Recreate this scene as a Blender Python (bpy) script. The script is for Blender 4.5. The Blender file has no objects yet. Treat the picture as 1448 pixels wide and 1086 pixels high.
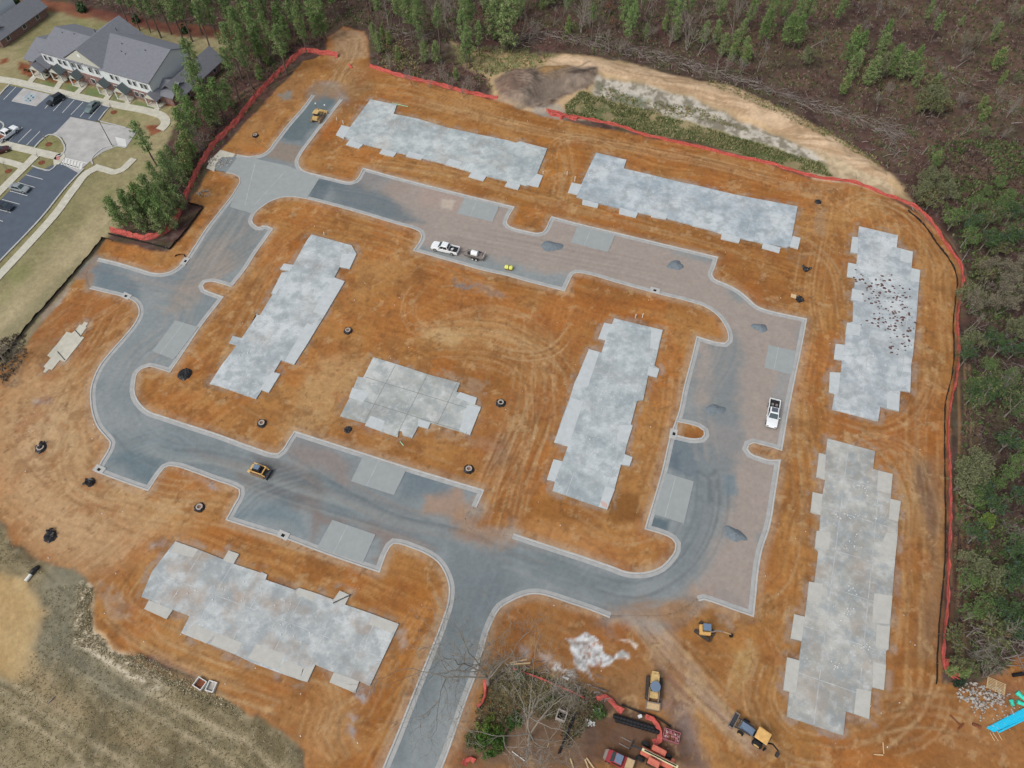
import bpy, math, random
import numpy as np
from math import sin, cos, pi, radians
from mathutils import Vector, Matrix
random.seed(7)
RNG = np.random.default_rng(11)
scene = bpy.context.scene
col = scene.collection
# ------------------------------------------------------------------ camera
F_PX, PITCH, ROLL, CAM_H = 1075.0, radians(56.0), radians(-0.5), 118.0
cam = bpy.data.cameras.new('camera')
cam.sensor_width = 36.0
cam.lens = F_PX / 1448.0 * 36.0
cam.clip_start = 1.0
cam.clip_end = 6000.0
camo = bpy.data.objects.new('camera', cam)
col.objects.link(camo)
camo.matrix_world = Matrix.Translation((0, 0, CAM_H)) @ Matrix.Rotation(pi / 2 - PITCH, 4, 'X') @ Matrix.Rotation(ROLL, 4, 'Z')
scene.camera = camo


def at(px, py, z=0.0):
    """Ground position (metres) of a point read off the survey photograph, for a surface at height z."""
    x = px - 724.0
    y = -(py - 543.0)
    c, s = cos(ROLL), sin(ROLL)
    x, y = c * x - s * y, s * x + c * y
    dy = F_PX * cos(PITCH) + y * sin(PITCH)
    dz = -F_PX * sin(PITCH) + y * cos(PITCH)
    k = (CAM_H - z) / -dz
    return (x * k, dy * k)


TX = [0, 360, 720, 1078]
TY = [0, 270, 540, 808]
TS = 370 / 1445.0


def T(r, c, s):
    """points noted on an enlarged sheet (row r, column c) -> photo points; '!' marks a sharp corner"""
    out = []
    for w in s.split():
        sh = w.endswith('!')
        a, b = w.rstrip('!').split(',')
        out.append((TX[c] + float(a) * TS, TY[r] + float(b) * TS, sh))
    return out


def P(s):
    out = []
    for w in s.split():
        sh = w.endswith('!')
        a, b = w.rstrip('!').split(',')
        out.append((float(a), float(b), sh))
    return out


def W(pts, z=0.0):
    return [at(p[0], p[1], z) + ((p[2],) if len(p) > 2 else (False,)) for p in pts]


def smooth(pts, step=0.8, closed=False):
    """Catmull-Rom through world points, straight through those flagged sharp"""
    n = len(pts)
    out = []
    rng = range(n if closed else n - 1)
    for i in rng:
        p1 = pts[i]
        p2 = pts[(i + 1) % n]
        a = np.array(p1[:2])
        b = np.array(p2[:2])
        L = np.hypot(*(b - a))

        def tan(k, d):
            q = pts[k % n]
            if q[2] or (not closed and (k <= 0 or k >= n - 1)):
                return (b - a) / max(L, 1e-6)
            u = np.array(q[:2]) - np.array(pts[(k - 1) % n][:2])
            v = np.array(pts[(k + 1) % n][:2]) - np.array(q[:2])
            lu, lv = np.hypot(*u), np.hypot(*v)
            t = (u / lu) * lv + (v / lv) * lu
            return t / np.hypot(*t)
        ta = tan(i, 0) * L
        tb = tan(i + 1, 0) * L
        m = max(1, int(L / step))
        for j in range(m):
            t = j / m
            h00 = 2 * t**3 - 3 * t**2 + 1
            h10 = t**3 - 2 * t**2 + t
            h01 = -2 * t**3 + 3 * t**2
            h11 = t**3 - t**2
            q = h00 * a + h10 * ta + h01 * b + h11 * tb
            out.append((float(q[0]), float(q[1])))
    if not closed:
        out.append(tuple(pts[-1][:2]))
    return out


def lin(h):
    if isinstance(h, str):
        h = [int(h[i:i + 2], 16) for i in (0, 2, 4)]
    return np.array([((v / 255) / 12.92 if v / 255 < 0.04045 else ((v / 255 + 0.055) / 1.055) ** 2.4) for v in h])


# ------------------------------------------------------------------ noise
def vnoise(x, y, seed):
    r = np.random.default_rng(seed).random((257, 257)).astype(np.float32)
    r[256, :] = r[0, :]
    r[:, 256] = r[:, 0]
    xi = np.floor(x).astype(np.int64)
    yi = np.floor(y).astype(np.int64)
    fx = (x - xi).astype(np.float32)
    fy = (y - yi).astype(np.float32)
    xi &= 255
    yi &= 255
    fx = fx * fx * (3 - 2 * fx)
    fy = fy * fy * (3 - 2 * fy)
    a = r[yi, xi] * (1 - fx) + r[yi, xi + 1] * fx
    b = r[yi + 1, xi] * (1 - fx) + r[yi + 1, xi + 1] * fx
    return a * (1 - fy) + b * fy


def fbm(x, y, scale, seed, oct=4, gain=0.5):
    v = 0
    amp = 1
    tot = 0
    for o in range(oct):
        k = 2.0**o / scale
        v = v + amp * vnoise(x * k + 17.3 * o, y * k + 9.1 * o, seed + o)
        tot += amp
        amp *= gain
    return v / tot


# ------------------------------------------------------------------ materials
def mat(name, color, rough=0.8, metal=0.0, noise=0.0, nscale=3.0, bump=0.0, bscale=20.0, attr=None, spec=0.3, alpha=1.0):
    m = bpy.data.materials.new(name)
    m.use_nodes = True
    nt = m.node_tree
    b = nt.nodes['Principled BSDF']
    b.inputs['Roughness'].default_value = rough
    b.inputs['Metallic'].default_value = metal
    b.inputs['Specular IOR Level'].default_value = spec
    c = tuple(lin(color)) if isinstance(color, str) else tuple(color)
    src = None
    if attr:
        a = nt.nodes.new('ShaderNodeAttribute')
        a.attribute_name = attr
        src = a.outputs['Color']
    if noise > 0:
        tc = nt.nodes.new('ShaderNodeTexCoord')
        n = nt.nodes.new('ShaderNodeTexNoise')
        n.inputs['Scale'].default_value = nscale
        n.inputs['Detail'].default_value = 6
        n.inputs['Roughness'].default_value = 0.65
        nt.links.new(tc.outputs['Object'], n.inputs['Vector'])
        mr = nt.nodes.new('ShaderNodeMapRange')
        mr.inputs['From Min'].default_value = 0.3
        mr.inputs['From Max'].default_value = 0.7
        mr.inputs['To Min'].default_value = 1 - noise
        mr.inputs['To Max'].default_value = 1 + noise
        nt.links.new(n.outputs['Fac'], mr.inputs['Value'])
        mx = nt.nodes.new('ShaderNodeVectorMath')
        mx.operation = 'SCALE'
        if src:
            nt.links.new(src, mx.inputs[0])
        else:
            mx.inputs[0].default_value = c
        nt.links.new(mr.outputs['Result'], mx.inputs['Scale'])
        src = mx.outputs[0]
    if src:
        nt.links.new(src, b.inputs['Base Color'])
    else:
        b.inputs['Base Color'].default_value = c + (1,)
    if bump > 0:
        n2 = nt.nodes.new('ShaderNodeTexNoise')
        n2.inputs['Scale'].default_value = bscale
        n2.inputs['Detail'].default_value = 5
        tc2 = nt.nodes.new('ShaderNodeTexCoord')
        nt.links.new(tc2.outputs['Object'], n2.inputs['Vector'])
        bp = nt.nodes.new('ShaderNodeBump')
        bp.inputs['Strength'].default_value = 0.8
        bp.inputs['Distance'].default_value = bump
        nt.links.new(n2.outputs['Fac'], bp.inputs['Height'])
        nt.links.new(bp.outputs['Normal'], b.inputs['Normal'])
    return m


M = {}
M['ground'] = mat('ground_soil', '808080', 0.95, noise=0.11, nscale=1.3, bump=0.12, bscale=1.6, attr='Col', spec=0.1)
M['road'] = mat('crushed_stone', '808080', 0.9, noise=0.09, nscale=1.4, bump=0.03, bscale=9, attr='Col', spec=0.15)
M['kerb'] = mat('kerb_concrete', 'B5B5B1', 0.85, noise=0.12, nscale=0.8, bump=0.005)
M['gutter'] = mat('gutter_concrete', 'A6A7A4', 0.85, noise=0.14, nscale=0.8)
M['kerbgap'] = mat('kerb_dark_line', '8A8681', 0.95)  # thin darker line where the kerb face meets the gutter
M['slab'] = mat('slab_concrete', 'A9B0B0', 0.8, attr='Col', noise=0.07, nscale=1.2, spec=0.2)
M['pad'] = mat('broom_concrete', '9A9F9E', 0.85, noise=0.06, nscale=0.7)
M['walk'] = mat('walk_concrete', 'C2BFAF', 0.85, noise=0.14, nscale=0.9)
M['apron'] = mat('old_concrete', 'AFAEAB', 0.85, noise=0.2, nscale=0.35)
M['asphalt'] = mat('asphalt', '57606C', 0.85, noise=0.12, nscale=0.4)
M['paint'] = mat('white_paint_line', 'D8D8D2', 0.7)
M['bluepaint'] = mat('blue_paint', '8FA9B5', 0.7)
M['redpaint'] = mat('tactile_red', 'B88078', 0.8)
M['white'] = mat('vehicle_white', 'E9ECEC', 0.3, spec=0.5)
M['offwhite'] = mat('off_white', 'D6D6D2', 0.5, noise=0.05)
M['glass'] = mat('dark_glass', '1F272C', 0.12, spec=0.6)
M['roofglass'] = mat('sunroof_glass', '596068', 0.15, spec=0.6)
M['windscreen'] = mat('windscreen_glass', '435256', 0.12, spec=0.6)
M['tyre'] = mat('tyre_rubber', '2A2A2C', 0.9)
M['rim'] = mat('wheel_rim', 'B5B8BA', 0.35, 0.6)
M['black'] = mat('black_plastic', '1C1C1F', 0.6)
M['bed'] = mat('bed_liner', '26272A', 0.8)
M['chrome'] = mat('chrome', 'A5A9AC', 0.25, 0.8)
M['steel'] = mat('dark_steel', '4A4A4D', 0.6, 0.4, noise=0.15)
M['worn'] = mat('worn_steel', '958B84', 0.55, 0.3, noise=0.2, nscale=4)
M['catyellow'] = mat('machine_yellow', 'CDAE74', 0.55, noise=0.28, nscale=2.2)
M['yellow'] = mat('bright_yellow_tank', 'D9DB6A', 0.4, noise=0.05)
M['orangeyellow'] = mat('amber_yellow', 'DDB06C', 0.5, noise=0.16, nscale=2)
M['red'] = mat('dull_red_paint', '9E3B3F', 0.45, noise=0.1)
M['coral'] = mat('coral_red_paint', 'CF7460', 0.55, noise=0.2, nscale=2)
M['cream'] = mat('cream_boom', 'DFD6AC', 0.5, noise=0.08)
M['pinkred'] = mat('faded_red_steel', 'A66A70', 0.7, noise=0.2, nscale=3)
M['bluegrey'] = mat('cab_roof_grey', '6F8196', 0.4, noise=0.08)
M['track'] = mat('track_rubber', '4A423D', 0.9, noise=0.25, nscale=5)
M['mudtrack'] = mat('muddy_track', '8A7660', 0.9, noise=0.2, nscale=5)
M['mesh'] = mat('orange_safety_mesh', 'BC5A50', 0.8, noise=0.32, nscale=2.5, bump=0.05, bscale=6)
M['silt'] = mat('black_silt_fabric', '2A2624', 0.8, noise=0.3, nscale=1.5)
M['stake'] = mat('wood_stake', '9A8468', 0.85)
M['wood'] = mat('raw_timber', 'C9AF86', 0.8, noise=0.12)
M['plastic'] = mat('black_plastic_sheet', '2B2A2C', 0.35, noise=0.3, nscale=3, bump=0.06, bscale=4)
M['precast'] = mat('precast_concrete', 'ACA39A', 0.85, noise=0.12)
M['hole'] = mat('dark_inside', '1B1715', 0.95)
M['ironlid'] = mat('iron_lid', '8B6A5A', 0.8)
M['cyan'] = mat('blue_pvc', '2EC4E8', 0.35)
M['teal'] = mat('teal_pvc', '3FCFB4', 0.35)
M['whitepvc'] = mat('white_pvc', 'DDDDD6', 0.5)
M['greenpvc'] = mat('green_pvc', '9CC9A8', 0.5)
M['gravelpile'] = mat('blue_grey_gravel', '737C82', 0.95, noise=0.22, nscale=3, bump=0.08, bscale=5)
M['rock'] = mat('riprap_rock', 'A9A49C', 0.9, noise=0.2, nscale=2)
M['roof'] = mat('asphalt_shingles', '7B7D83', 0.9, noise=0.1, nscale=1.5, bump=0.03, bscale=6)
M['roofgreen'] = mat('porch_shingles', '5A6263', 0.9, noise=0.1, nscale=1.5)
M['siding'] = mat('white_siding', 'DADFDE', 0.7)
M['trim'] = mat('white_trim', 'DCDDDA', 0.6)
M['gable'] = mat('cream_gable', 'C4C3B4', 0.7)
M['winglass'] = mat('window_glass', '3B4248', 0.15, spec=0.6)
M['mulch'] = mat('pine_straw', '7C4A33', 0.95, noise=0.25, nscale=2, bump=0.05)
M['bark'] = mat('pine_bark', '6E6058', 0.95, noise=0.2, nscale=3)
M['greybark'] = mat('grey_bark', '8C857B', 0.95, noise=0.2, nscale=2)
M['deadwood'] = mat('bleached_deadwood', '8A8079', 0.95, noise=0.2, nscale=2)
M['leaf'] = mat('foliage', '808080', 0.9, attr='Col', spec=0.15)
M['scrub'] = mat('scrub', '808080', 0.95, attr='Col', spec=0.05)
M['carblack'] = mat('black_car_paint', '1E2125', 0.25, spec=0.6)
M['cargreen'] = mat('grey_green_car_paint', '6A7C7C', 0.25, spec=0.6)
M['carsilver'] = mat('silver_car_paint', '8C9497', 0.25, spec=0.6)
M['carblue'] = mat('dark_blue_car_paint', '2C3340', 0.25, spec=0.6)
M['carred'] = mat('dark_red_car_paint', '4A1E20', 0.25, spec=0.6)
M['pole'] = mat('light_pole_bronze', '4C4A48', 0.6)


def brick_mat():
    m = bpy.data.materials.new('red_brick')
    m.use_nodes = True
    nt = m.node_tree
    b = nt.nodes['Principled BSDF']
    b.inputs['Roughness'].default_value = 0.9
    t = nt.nodes.new('ShaderNodeTexNoise')
    t.inputs['Scale'].default_value = 4
    t.inputs['Detail'].default_value = 6
    r = nt.nodes.new('ShaderNodeValToRGB')
    r.color_ramp.elements[0].position = 0.35
    r.color_ramp.elements[0].color = tuple(lin('6B4B47')) + (1,)
    r.color_ramp.elements[1].position = 0.68
    r.color_ramp.elements[1].color = tuple(lin('A58A82')) + (1,)
    tc = nt.nodes.new('ShaderNodeTexCoord')
    nt.links.new(tc.outputs['Object'], t.inputs['Vector'])
    nt.links.new(t.outputs['Fac'], r.inputs['Fac'])
    nt.links.new(r.outputs['Color'], b.inputs['Base Color'])
    return m


M['brick'] = brick_mat()


# ------------------------------------------------------------------ object helpers
def tag(o, label=None, cat=None, group=None, kind=None):
    if label:
        o['label'] = label
    if cat:
        o['category'] = cat
    if group:
        o['group'] = group
    if kind:
        o['kind'] = kind
    return o


def empty(name, loc=(0, 0, 0), rz=0.0, **k):
    o = bpy.data.objects.new(name, None)
    o.empty_display_size = 0.2
    col.objects.link(o)
    o.location = loc
    o.rotation_euler = (0, 0, rz)
    return tag(o, **k)


def copy_tree(o, parent=None):
    c = o.copy()
    col.objects.link(c)
    c.parent = parent
    for ch in list(o.children):
        copy_tree(ch, c)
    return c


class MB:
    """collects shapes and links them as one mesh object"""

    def __init__(s):
        s.v = []
        s.f = []
        s.m = []
        s.c = []
        s.mats = []

    def mi(s, m):
        if m not in s.mats:
            s.mats.append(m)
        return s.mats.index(m)

    def add(s, vs, fs, m=None, c=None):
        o = len(s.v)
        s.v.extend([tuple(v) for v in vs])
        k = s.mi(m) if m else 0
        for f in fs:
            s.f.append(tuple(i + o for i in f))
            s.m.append(k)
            s.c.append(c)
        return s

    def box(s, cx, cy, cz, sx, sy, sz, m=None, rz=0.0, taper=(1, 1), tilt=None, sh=(0, 0)):
        """centre, full sizes; taper scales the top, sh shifts the top"""
        vs = []
        for k, z in ((0, -sz / 2), (1, sz / 2)):
            tx, ty = taper if k else (1, 1)
            ox, oy = sh if k else (0, 0)
            for a, b in ((-1, -1), (1, -1), (1, 1), (-1, 1)):
                vs.append(Vector((a * sx / 2 * tx + ox, b * sy / 2 * ty + oy, z)))
        R = Matrix.Rotation(rz, 3, 'Z')
        if tilt:
            R = R @ Matrix.Rotation(tilt[0], 3, 'X') @ Matrix.Rotation(tilt[1], 3, 'Y')
        vs = [R @ v + Vector((cx, cy, cz)) for v in vs]
        return s.add(vs, [(3, 2, 1, 0), (4, 5, 6, 7), (0, 1, 5, 4), (1, 2, 6, 5), (2, 3, 7, 6), (3, 0, 4, 7)], m)

    def tube(s, pts, rad, n=8, m=None, caps=True):
        pts = [Vector(p) for p in pts]
        rad = rad if isinstance(rad, (list, tuple)) else [rad] * len(pts)
        vs = []
        for i, p in enumerate(pts):
            d = (pts[min(i + 1, len(pts) - 1)] - pts[max(i - 1, 0)])
            if d.length < 1e-9:
                d = Vector((0, 0, 1))
            d.normalize()
            u = d.orthogonal().normalized() if abs(d.z) > 0.95 else Vector((0, 0, 1)).cross(d).normalized()
            w = d.cross(u)
            for k in range(n):
                a = 2 * pi * k / n
                vs.append(p + (u * cos(a) + w * sin(a)) * rad[i])
        fs = []
        for i in range(len(pts) - 1):
            for k in range(n):
                fs.append((i * n + k, i * n + (k + 1) % n, (i + 1) * n + (k + 1) % n, (i + 1) * n + k))
        if caps:
            fs.append(tuple(reversed(range(n))))
            fs.append(tuple((len(pts) - 1) * n + k for k in range(n)))
        return s.add(vs, fs, m)

    def prism(s, poly, z0, z1, m=None, ms=None):
        """poly counter-clockwise or not; flat top at z1"""
        a = sum(poly[i][0] * poly[(i + 1) % len(poly)][1] - poly[(i + 1) % len(poly)][0] * poly[i][1] for i in range(len(poly)))
        if a < 0:
            poly = list(reversed(poly))
        n = len(poly)
        vs = [(p[0], p[1], z0) for p in poly] + [(p[0], p[1], z1) for p in poly]
        s.add(vs, [tuple(range(n, 2 * n))], m)
        s.add(vs, [(i, (i + 1) % n, n + (i + 1) % n, n + i) for i in range(n)], ms or m)
        return s

    def loft(s, secs, m=None, caps=True):
        """secs: list of equal-length rings of points"""
        n = len(secs[0])
        vs = [p for r in secs for p in r]
        fs = []
        for i in range(len(secs) - 1):
            for k in range(n):
                fs.append((i * n + k, i * n + (k + 1) % n, (i + 1) * n + (k + 1) % n, (i + 1) * n + k))
        if caps:
            fs.append(tuple(reversed(range(n))))
            fs.append(tuple((len(secs) - 1) * n + k for k in range(n)))
        return s.add(vs, fs, m)

    def build(s, name, parent=None, bevel=0.0, smoothed=False, m=None, fixn=True):
        me = bpy.data.meshes.new(name)
        me.from_pydata([tuple(v) for v in s.v], [], s.f)
        for k in (s.mats or [m]):
            me.materials.append(k)
        if s.mats:
            me.polygons.foreach_set('material_index', s.m)
        if smoothed:
            me.polygons.foreach_set('use_smooth', [True] * len(s.f))
        if fixn:
            import bmesh
            bm = bmesh.new()
            bm.from_mesh(me)
            bmesh.ops.recalc_face_normals(bm, faces=bm.faces)
            if bevel > 0:
                es = [e for e in bm.edges if len(e.link_faces) == 2 and e.calc_face_angle(0) > 0.5]
                bmesh.ops.bevel(bm, geom=es, offset=bevel, segments=2, affect='EDGES', clamp_overlap=True)
            bm.to_mesh(me)
            bm.free()
        o = bpy.data.objects.new(name, me)
        col.objects.link(o)
        if parent:
            o.parent = parent
        return o


def fast_mesh(name, V, Fv, Cf, material, parent=None):
    """V (n,3), Fv (k,m) index array with m 3 or 4, Cf per-face colour"""
    me = bpy.data.meshes.new(name)
    n, k = Fv.shape
    me.vertices.add(len(V))
    me.vertices.foreach_set('co', np.asarray(V, dtype=np.float32).ravel())
    me.loops.add(n * k)
    me.loops.foreach_set('vertex_index', Fv.astype(np.int32).ravel())
    me.polygons.add(n)
    me.polygons.foreach_set('loop_start', np.arange(0, n * k, k, dtype=np.int32))
    if Cf is not None:
        a = me.color_attributes.new('Col', 'FLOAT_COLOR', 'CORNER')
        c = np.ones((n, k, 4), dtype=np.float32)
        c[:, :, :3] = np.asarray(Cf, dtype=np.float32)[:, None, :]
        a.data.foreach_set('color', c.ravel())
    me.update(calc_edges=True)
    me.materials.append(material)
    o = bpy.data.objects.new(name, me)
    col.objects.link(o)
    if parent:
        o.parent = parent
    return o
# ------------------------------------------------------------------ traced survey lines (photo points -> metres)
S2 = 1046.6
kerb_runs = {}
k1 = (P('530,1125 538,1105') + T(3, 1, '725,1086 800,905 905,640 1000,405 1050,275 1080,175 1088,90 1064,5') +
      T(2, 1, '1020,985 965,945 870,905 800,882 765,880 738,902 715,945 682,1035! 600,1008 345,918 170,852 20,806') +
      T(2, 0, '1265,755! 1300,690 1335,620 1333,588 1302,570 1200,535 1080,490 965,455 932,453 900,468 870,505 815,587! 700,547 545,489! 575,435 615,365 622,335 600,303 555,250 522,170 512,100 516,20') +
      T(1, 0, '530,1030 565,960 625,885 700,800 755,730 778,680 774,635 745,600 700,582 600,556 500,532'))
k2 = T(1, 0, '540,378 640,402 760,437 860,463 910,462 960,445 1000,415 1035,380 1075,320 1150,205 1240,90 1290,25') + T(0, 0, '1315,1040 1334,1000 1325,972 1300,958 1250,950')
k3 = T(0, 0, '1305,860 1380,870') + T(0, 1, '0,868 45,858 80,835 115,790 200,680 270,600 325,525')
k4 = (T(0, 1, '480,548 400,650 300,780 250,850 232,890 240,925 270,950 340,970 420,990 480,1005 530,1012 565,1000 590,965 605,937! 800,990 1000,1042') +
      T(1, 1, '1200,38 1422,92! 1390,150 1383,180 1400,200 1440,215') + T(1, 2, '100,230 160,240 190,235 210,215 225,180 240,150! 370,185 600,240 900,312 1140,370! 1125,420 1110,465 1125,490 1180,515 1260,555 1310,595 1360,640 1445,672') +
      T(1, 3, '100,684 233,712! 205,860 165,1050') + T(2, 3, '130,170 97,365! 50,350 0,338') + T(2, 2, '1350,325 1315,338 1303,370 1325,402 1380,425 1440,443') +
      T(2, 3, '85,442! 60,600 20,820') + T(2, 2, '1390,900 1358,1070') + T(3, 2, '1350,110 1337,232! 1230,195 1120,155 1075,142 1042,150'))
k5 = T(3, 2, '560,243 450,200 330,160 240,130 170,112 110,113 40,135') + T(3, 1, '1400,158 1350,190 1310,250 1280,320 1225,520 1150,720 1020,1080') + P('612,1105 605,1125')
k6 = (T(2, 1, '1212,690 1250,605! 1100,560 830,478 600,405 225,285! 195,330 160,385 130,408 95,405 5,377') +
      T(2, 0, '1200,300 1000,235 880,195 820,175 780,145 745,100 730,50 735,0') +
      T(1, 0, '745,1010 780,975 825,960 870,970 935,990! 1000,895 1100,745 1220,590! 1170,572 1120,550 1108,525 1125,500 1165,492 1220,503 1275,520! 1340,440') +
      T(1, 1, '0,338 45,275 90,213! 45,200') + T(1, 0, '1445,207 1395,190 1382,165 1395,130') + T(1, 1, '40,80 100,45 170,27 230,28 300,40 420,70 600,120 800,180 890,206 925,226 932,250 915,290 890,325! 1100,385 1300,440') +
      T(1, 2, '0,463 100,492 300,543! 325,490 345,455 370,443 410,448 600,500 800,555 1000,605 1080,630 1150,675 1195,730 1220,790 1218,830 1195,850 1150,845 1045,815! 1020,920 978,1080') +
      T(2, 2, '945,180 905,290 860,480 765,805! 850,830 910,860 932,890 930,930 900,980 850,1030 780,1060 720,1068 650,1062 560,1030 400,975 200,910 20,850'))
k7 = T(2, 2, '925,209 1000,225 1050,240 1085,265 1090,295 1070,320 1030,325 912,303')
KERBS = [('k1', k1, -1), ('k2', k2, -1), ('k3', k3, -1), ('k4', k4, -1), ('k5', k5, -1), ('k6', k6, 1), ('k7', k7, 1)]
kw = {n: smooth(W(p, 0.1)) for n, p, s in KERBS}
tree_pts = [q for n in ('k1',) for q in kw[n]]
open_w = smooth(W(T(1, 0, '492,520 480,480 488,430 530,385'), 0.05))
open_nw = smooth(W(T(0, 0, '1245,950! 1165,935! 1230,845! 1300,858'), 0.05))
open_n = smooth(W(T(0, 1, '325,525 350,485 400,478 440,500 478,545'), 0.05))
open_se = smooth(W(T(3, 2, '1042,150 1000,180 960,205 900,232 800,238 640,243 562,246'), 0.05))
close_c = smooth(W(T(2, 2, '20,850') + T(2, 1, '1350,845 1250,835 1180,800 1165,750 1212,690'), 0.05))
OUTER = kw['k1'] + open_w + kw['k2'] + open_nw + kw['k3'] + open_n + kw['k4'] + open_se + kw['k5']
COURT = kw['k6'] + close_c
ISLE = kw['k7']

SL = 0.28
SLABS = {}
SLABS['A'] = dict(out=T(0, 1, '640,548 785,578 768,628 900,655 1060,703 1230,740 1400,775 1441,788 1466,780 1616,820 1560,960 1525,1022 1500,1024 1400,1000 1280,972 1190,948 1050,905 925,872 780,840 600,795 515,768 490,748 530,697'),
                  pads=['480,690 530,702 492,765 448,744', '525,770 600,797 577,820 503,799', '705,820 785,842 767,866 688,846', '850,835 940,858 920,882 835,862', '1075,875 1145,895 1125,928 1052,908', '1200,945 1282,970 1263,1000 1180,977', '1397,1000 1470,1018 1455,1047 1380,1028', '1560,958 1593,970 1566,1034 1500,1018'], rc=(0, 1))
SLABS['B'] = dict(out=T(0, 2, '480,843 648,882 632,930 720,950 965,1010 1030,1022 1250,1075') + T(1, 3, '195,85 165,245 160,300 135,312 100,305') + T(1, 2, '1400,288 1280,262 1175,235 1100,212 1010,188 870,150 720,120 610,95 495,68 370,32') + T(0, 2, '378,1075 400,1012'),
                  pads=[], rc=(1, 2), pads2=[T(1, 2, q) for q in ('405,45 495,70 488,94 402,73', '610,90 712,120 700,148 605,126', '790,103 875,126 866,156 782,142', '1015,163 1112,186 1100,210 1010,192', '1175,230 1278,256 1270,287 1168,264', '1400,286 1500,312 1492,342 1395,316')] + [T(0, 2, '345,1007 405,1020 377,1075 325,1062'), T(1, 3, '168,247 212,259 197,320 152,306')])
SLABS['C'] = dict(out=T(1, 3, '535,195 750,245 742,312 832,335 824,425 873,437 862,550 852,690 832,900 822,960 819,1050') + T(2, 3, '817,55 762,48 755,162 687,146 652,136 640,216 385,150 400,65 368,56') + T(1, 3, '373,1000 434,1003 440,935 395,927 405,843 455,850 468,730 500,722 503,606 490,602 496,540 508,532 515,480 467,472 475,395 520,405 526,345 486,338 497,252 528,255'),
                  pads=['497,252 528,256 526,345 486,338', '475,395 520,405 514,480 467,472', '496,540 560,552 552,612 490,602', '468,726 545,742 537,800 458,790', '405,843 455,850 440,935 395,927', '765,318 832,335 826,400 760,385', '825,425 873,437 866,505 818,495', '373,1000 432,1003 420,1115 368,1110', '690,1110 757,1124 753,1215 687,1200'], rc=(1, 3))
SLABS['D'] = dict(out=T(2, 3, '360,312 622,382 612,480 640,488 720,508 709,645 765,658 749,780 748,835 735,960 728,1046') + T(3, 3, '718,130 697,430 684,440 681,500 684,515 672,655 608,640 602,660 590,815 505,785 462,772 447,905 135,800 150,665 115,655 137,473 203,490 217,385 155,370 177,235 235,250 247,155 258,55 288,62') + T(2, 3, '310,935 290,915 300,822 316,822 322,735 266,718 278,608 333,620 347,540 297,525 313,392 351,400'),
                  pads=['313,392 351,402 343,540 297,525', '278,608 333,620 321,735 266,718', '300,822 378,838 367,926 290,915', '640,488 720,508 709,618 632,600', '707,645 765,658 750,772 698,757', '686,830 748,842 736,962 640,935', '258,1102 335,1116 325,1218 247,1202', '177,1282 235,1297 217,1432 155,1417', '137,1520 208,1540 185,1715 115,1702', '612,1545 684,1562 672,1702 608,1687', '520,1692 603,1708 590,1862 505,1832', '617,1165 720,1180 702,1340 606,1328', '632,1340 706,1352 692,1480 626,1465'], rc=(2, 3))
SLABS['E'] = dict(out=T(1, 2, '580,703 848,768 818,900 802,965 830,983 815,1030 768,1018 755,1080') + T(2, 2, '740,100 706,104 672,235 683,240 652,340 638,398 682,416 665,466 618,455 585,580 542,705 240,600 253,550 208,540 245,427 295,438 325,355 248,332 300,180 335,90 362,0') + T(1, 2, '400,980 440,872 510,893 532,822 492,813 525,728 568,735'),
                  pads=['525,728 568,737 531,822 492,813', '440,872 500,888 435,1080 352,1086', '785,752 848,768 818,880 778,868', '770,968 830,983 815,1030 762,1016', '245,1481 295,1492 252,1604 208,1594', '640,1454 682,1470 665,1519 618,1508', '340,1140 412,1160 328,1408 250,1386', '530,1630 585,1645 542,1758 495,1744', '608,1290 683,1295 652,1394 595,1378'], rc=(1, 2))
SLABS['F'] = dict(out=T(1, 1, '655,918 780,955 960,1013 1135,1060') + T(2, 1, '1115,55 1228,88 1218,125 1250,138 1190,293 1130,272 972,225 958,257 905,243 870,308 818,293 812,270 796,270 790,304 608,240 617,228 472,188') + T(1, 1, '530,1130 570,1025 600,1030'),
                  pads=['1133,1110 1228,1142 1215,1178 1110,1140', '1172,1182 1250,1195 1190,1347 1130,1326', '905,1260 972,1280 958,1312 900,1297', '640,1240 720,1270 700,1327 608,1294', '540,1085 635,1115 600,1165 520,1140'], rc=(1, 1))
SLABS['G'] = dict(out=T(1, 1, '315,240 535,300 562,345 525,430 470,420 440,478 498,498 385,690 350,745 300,830 218,958 145,935 107,1000 142,1010') + P('380,555 370,551.5 361.8,564 309,545.5 296.5,542.5 314,515') + T(1, 0, '1308,852 1265,840 1285,800 1335,812 1380,745 1425,675') + T(1, 1, '5,685 30,685 100,570 92,565 150,450 190,443 140,432 162,400 213,408 290,270'),
                  pads=['162,400 215,410 192,443 140,432', '150,450 185,460 115,572 92,565', '480,345 562,350 525,430 470,420', '440,478 498,498 385,690 320,668', '350,745 300,830 218,958 165,940 290,728', '140,1010 78,1112 30,1092 95,1000'], rc=(1, 1))
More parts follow.
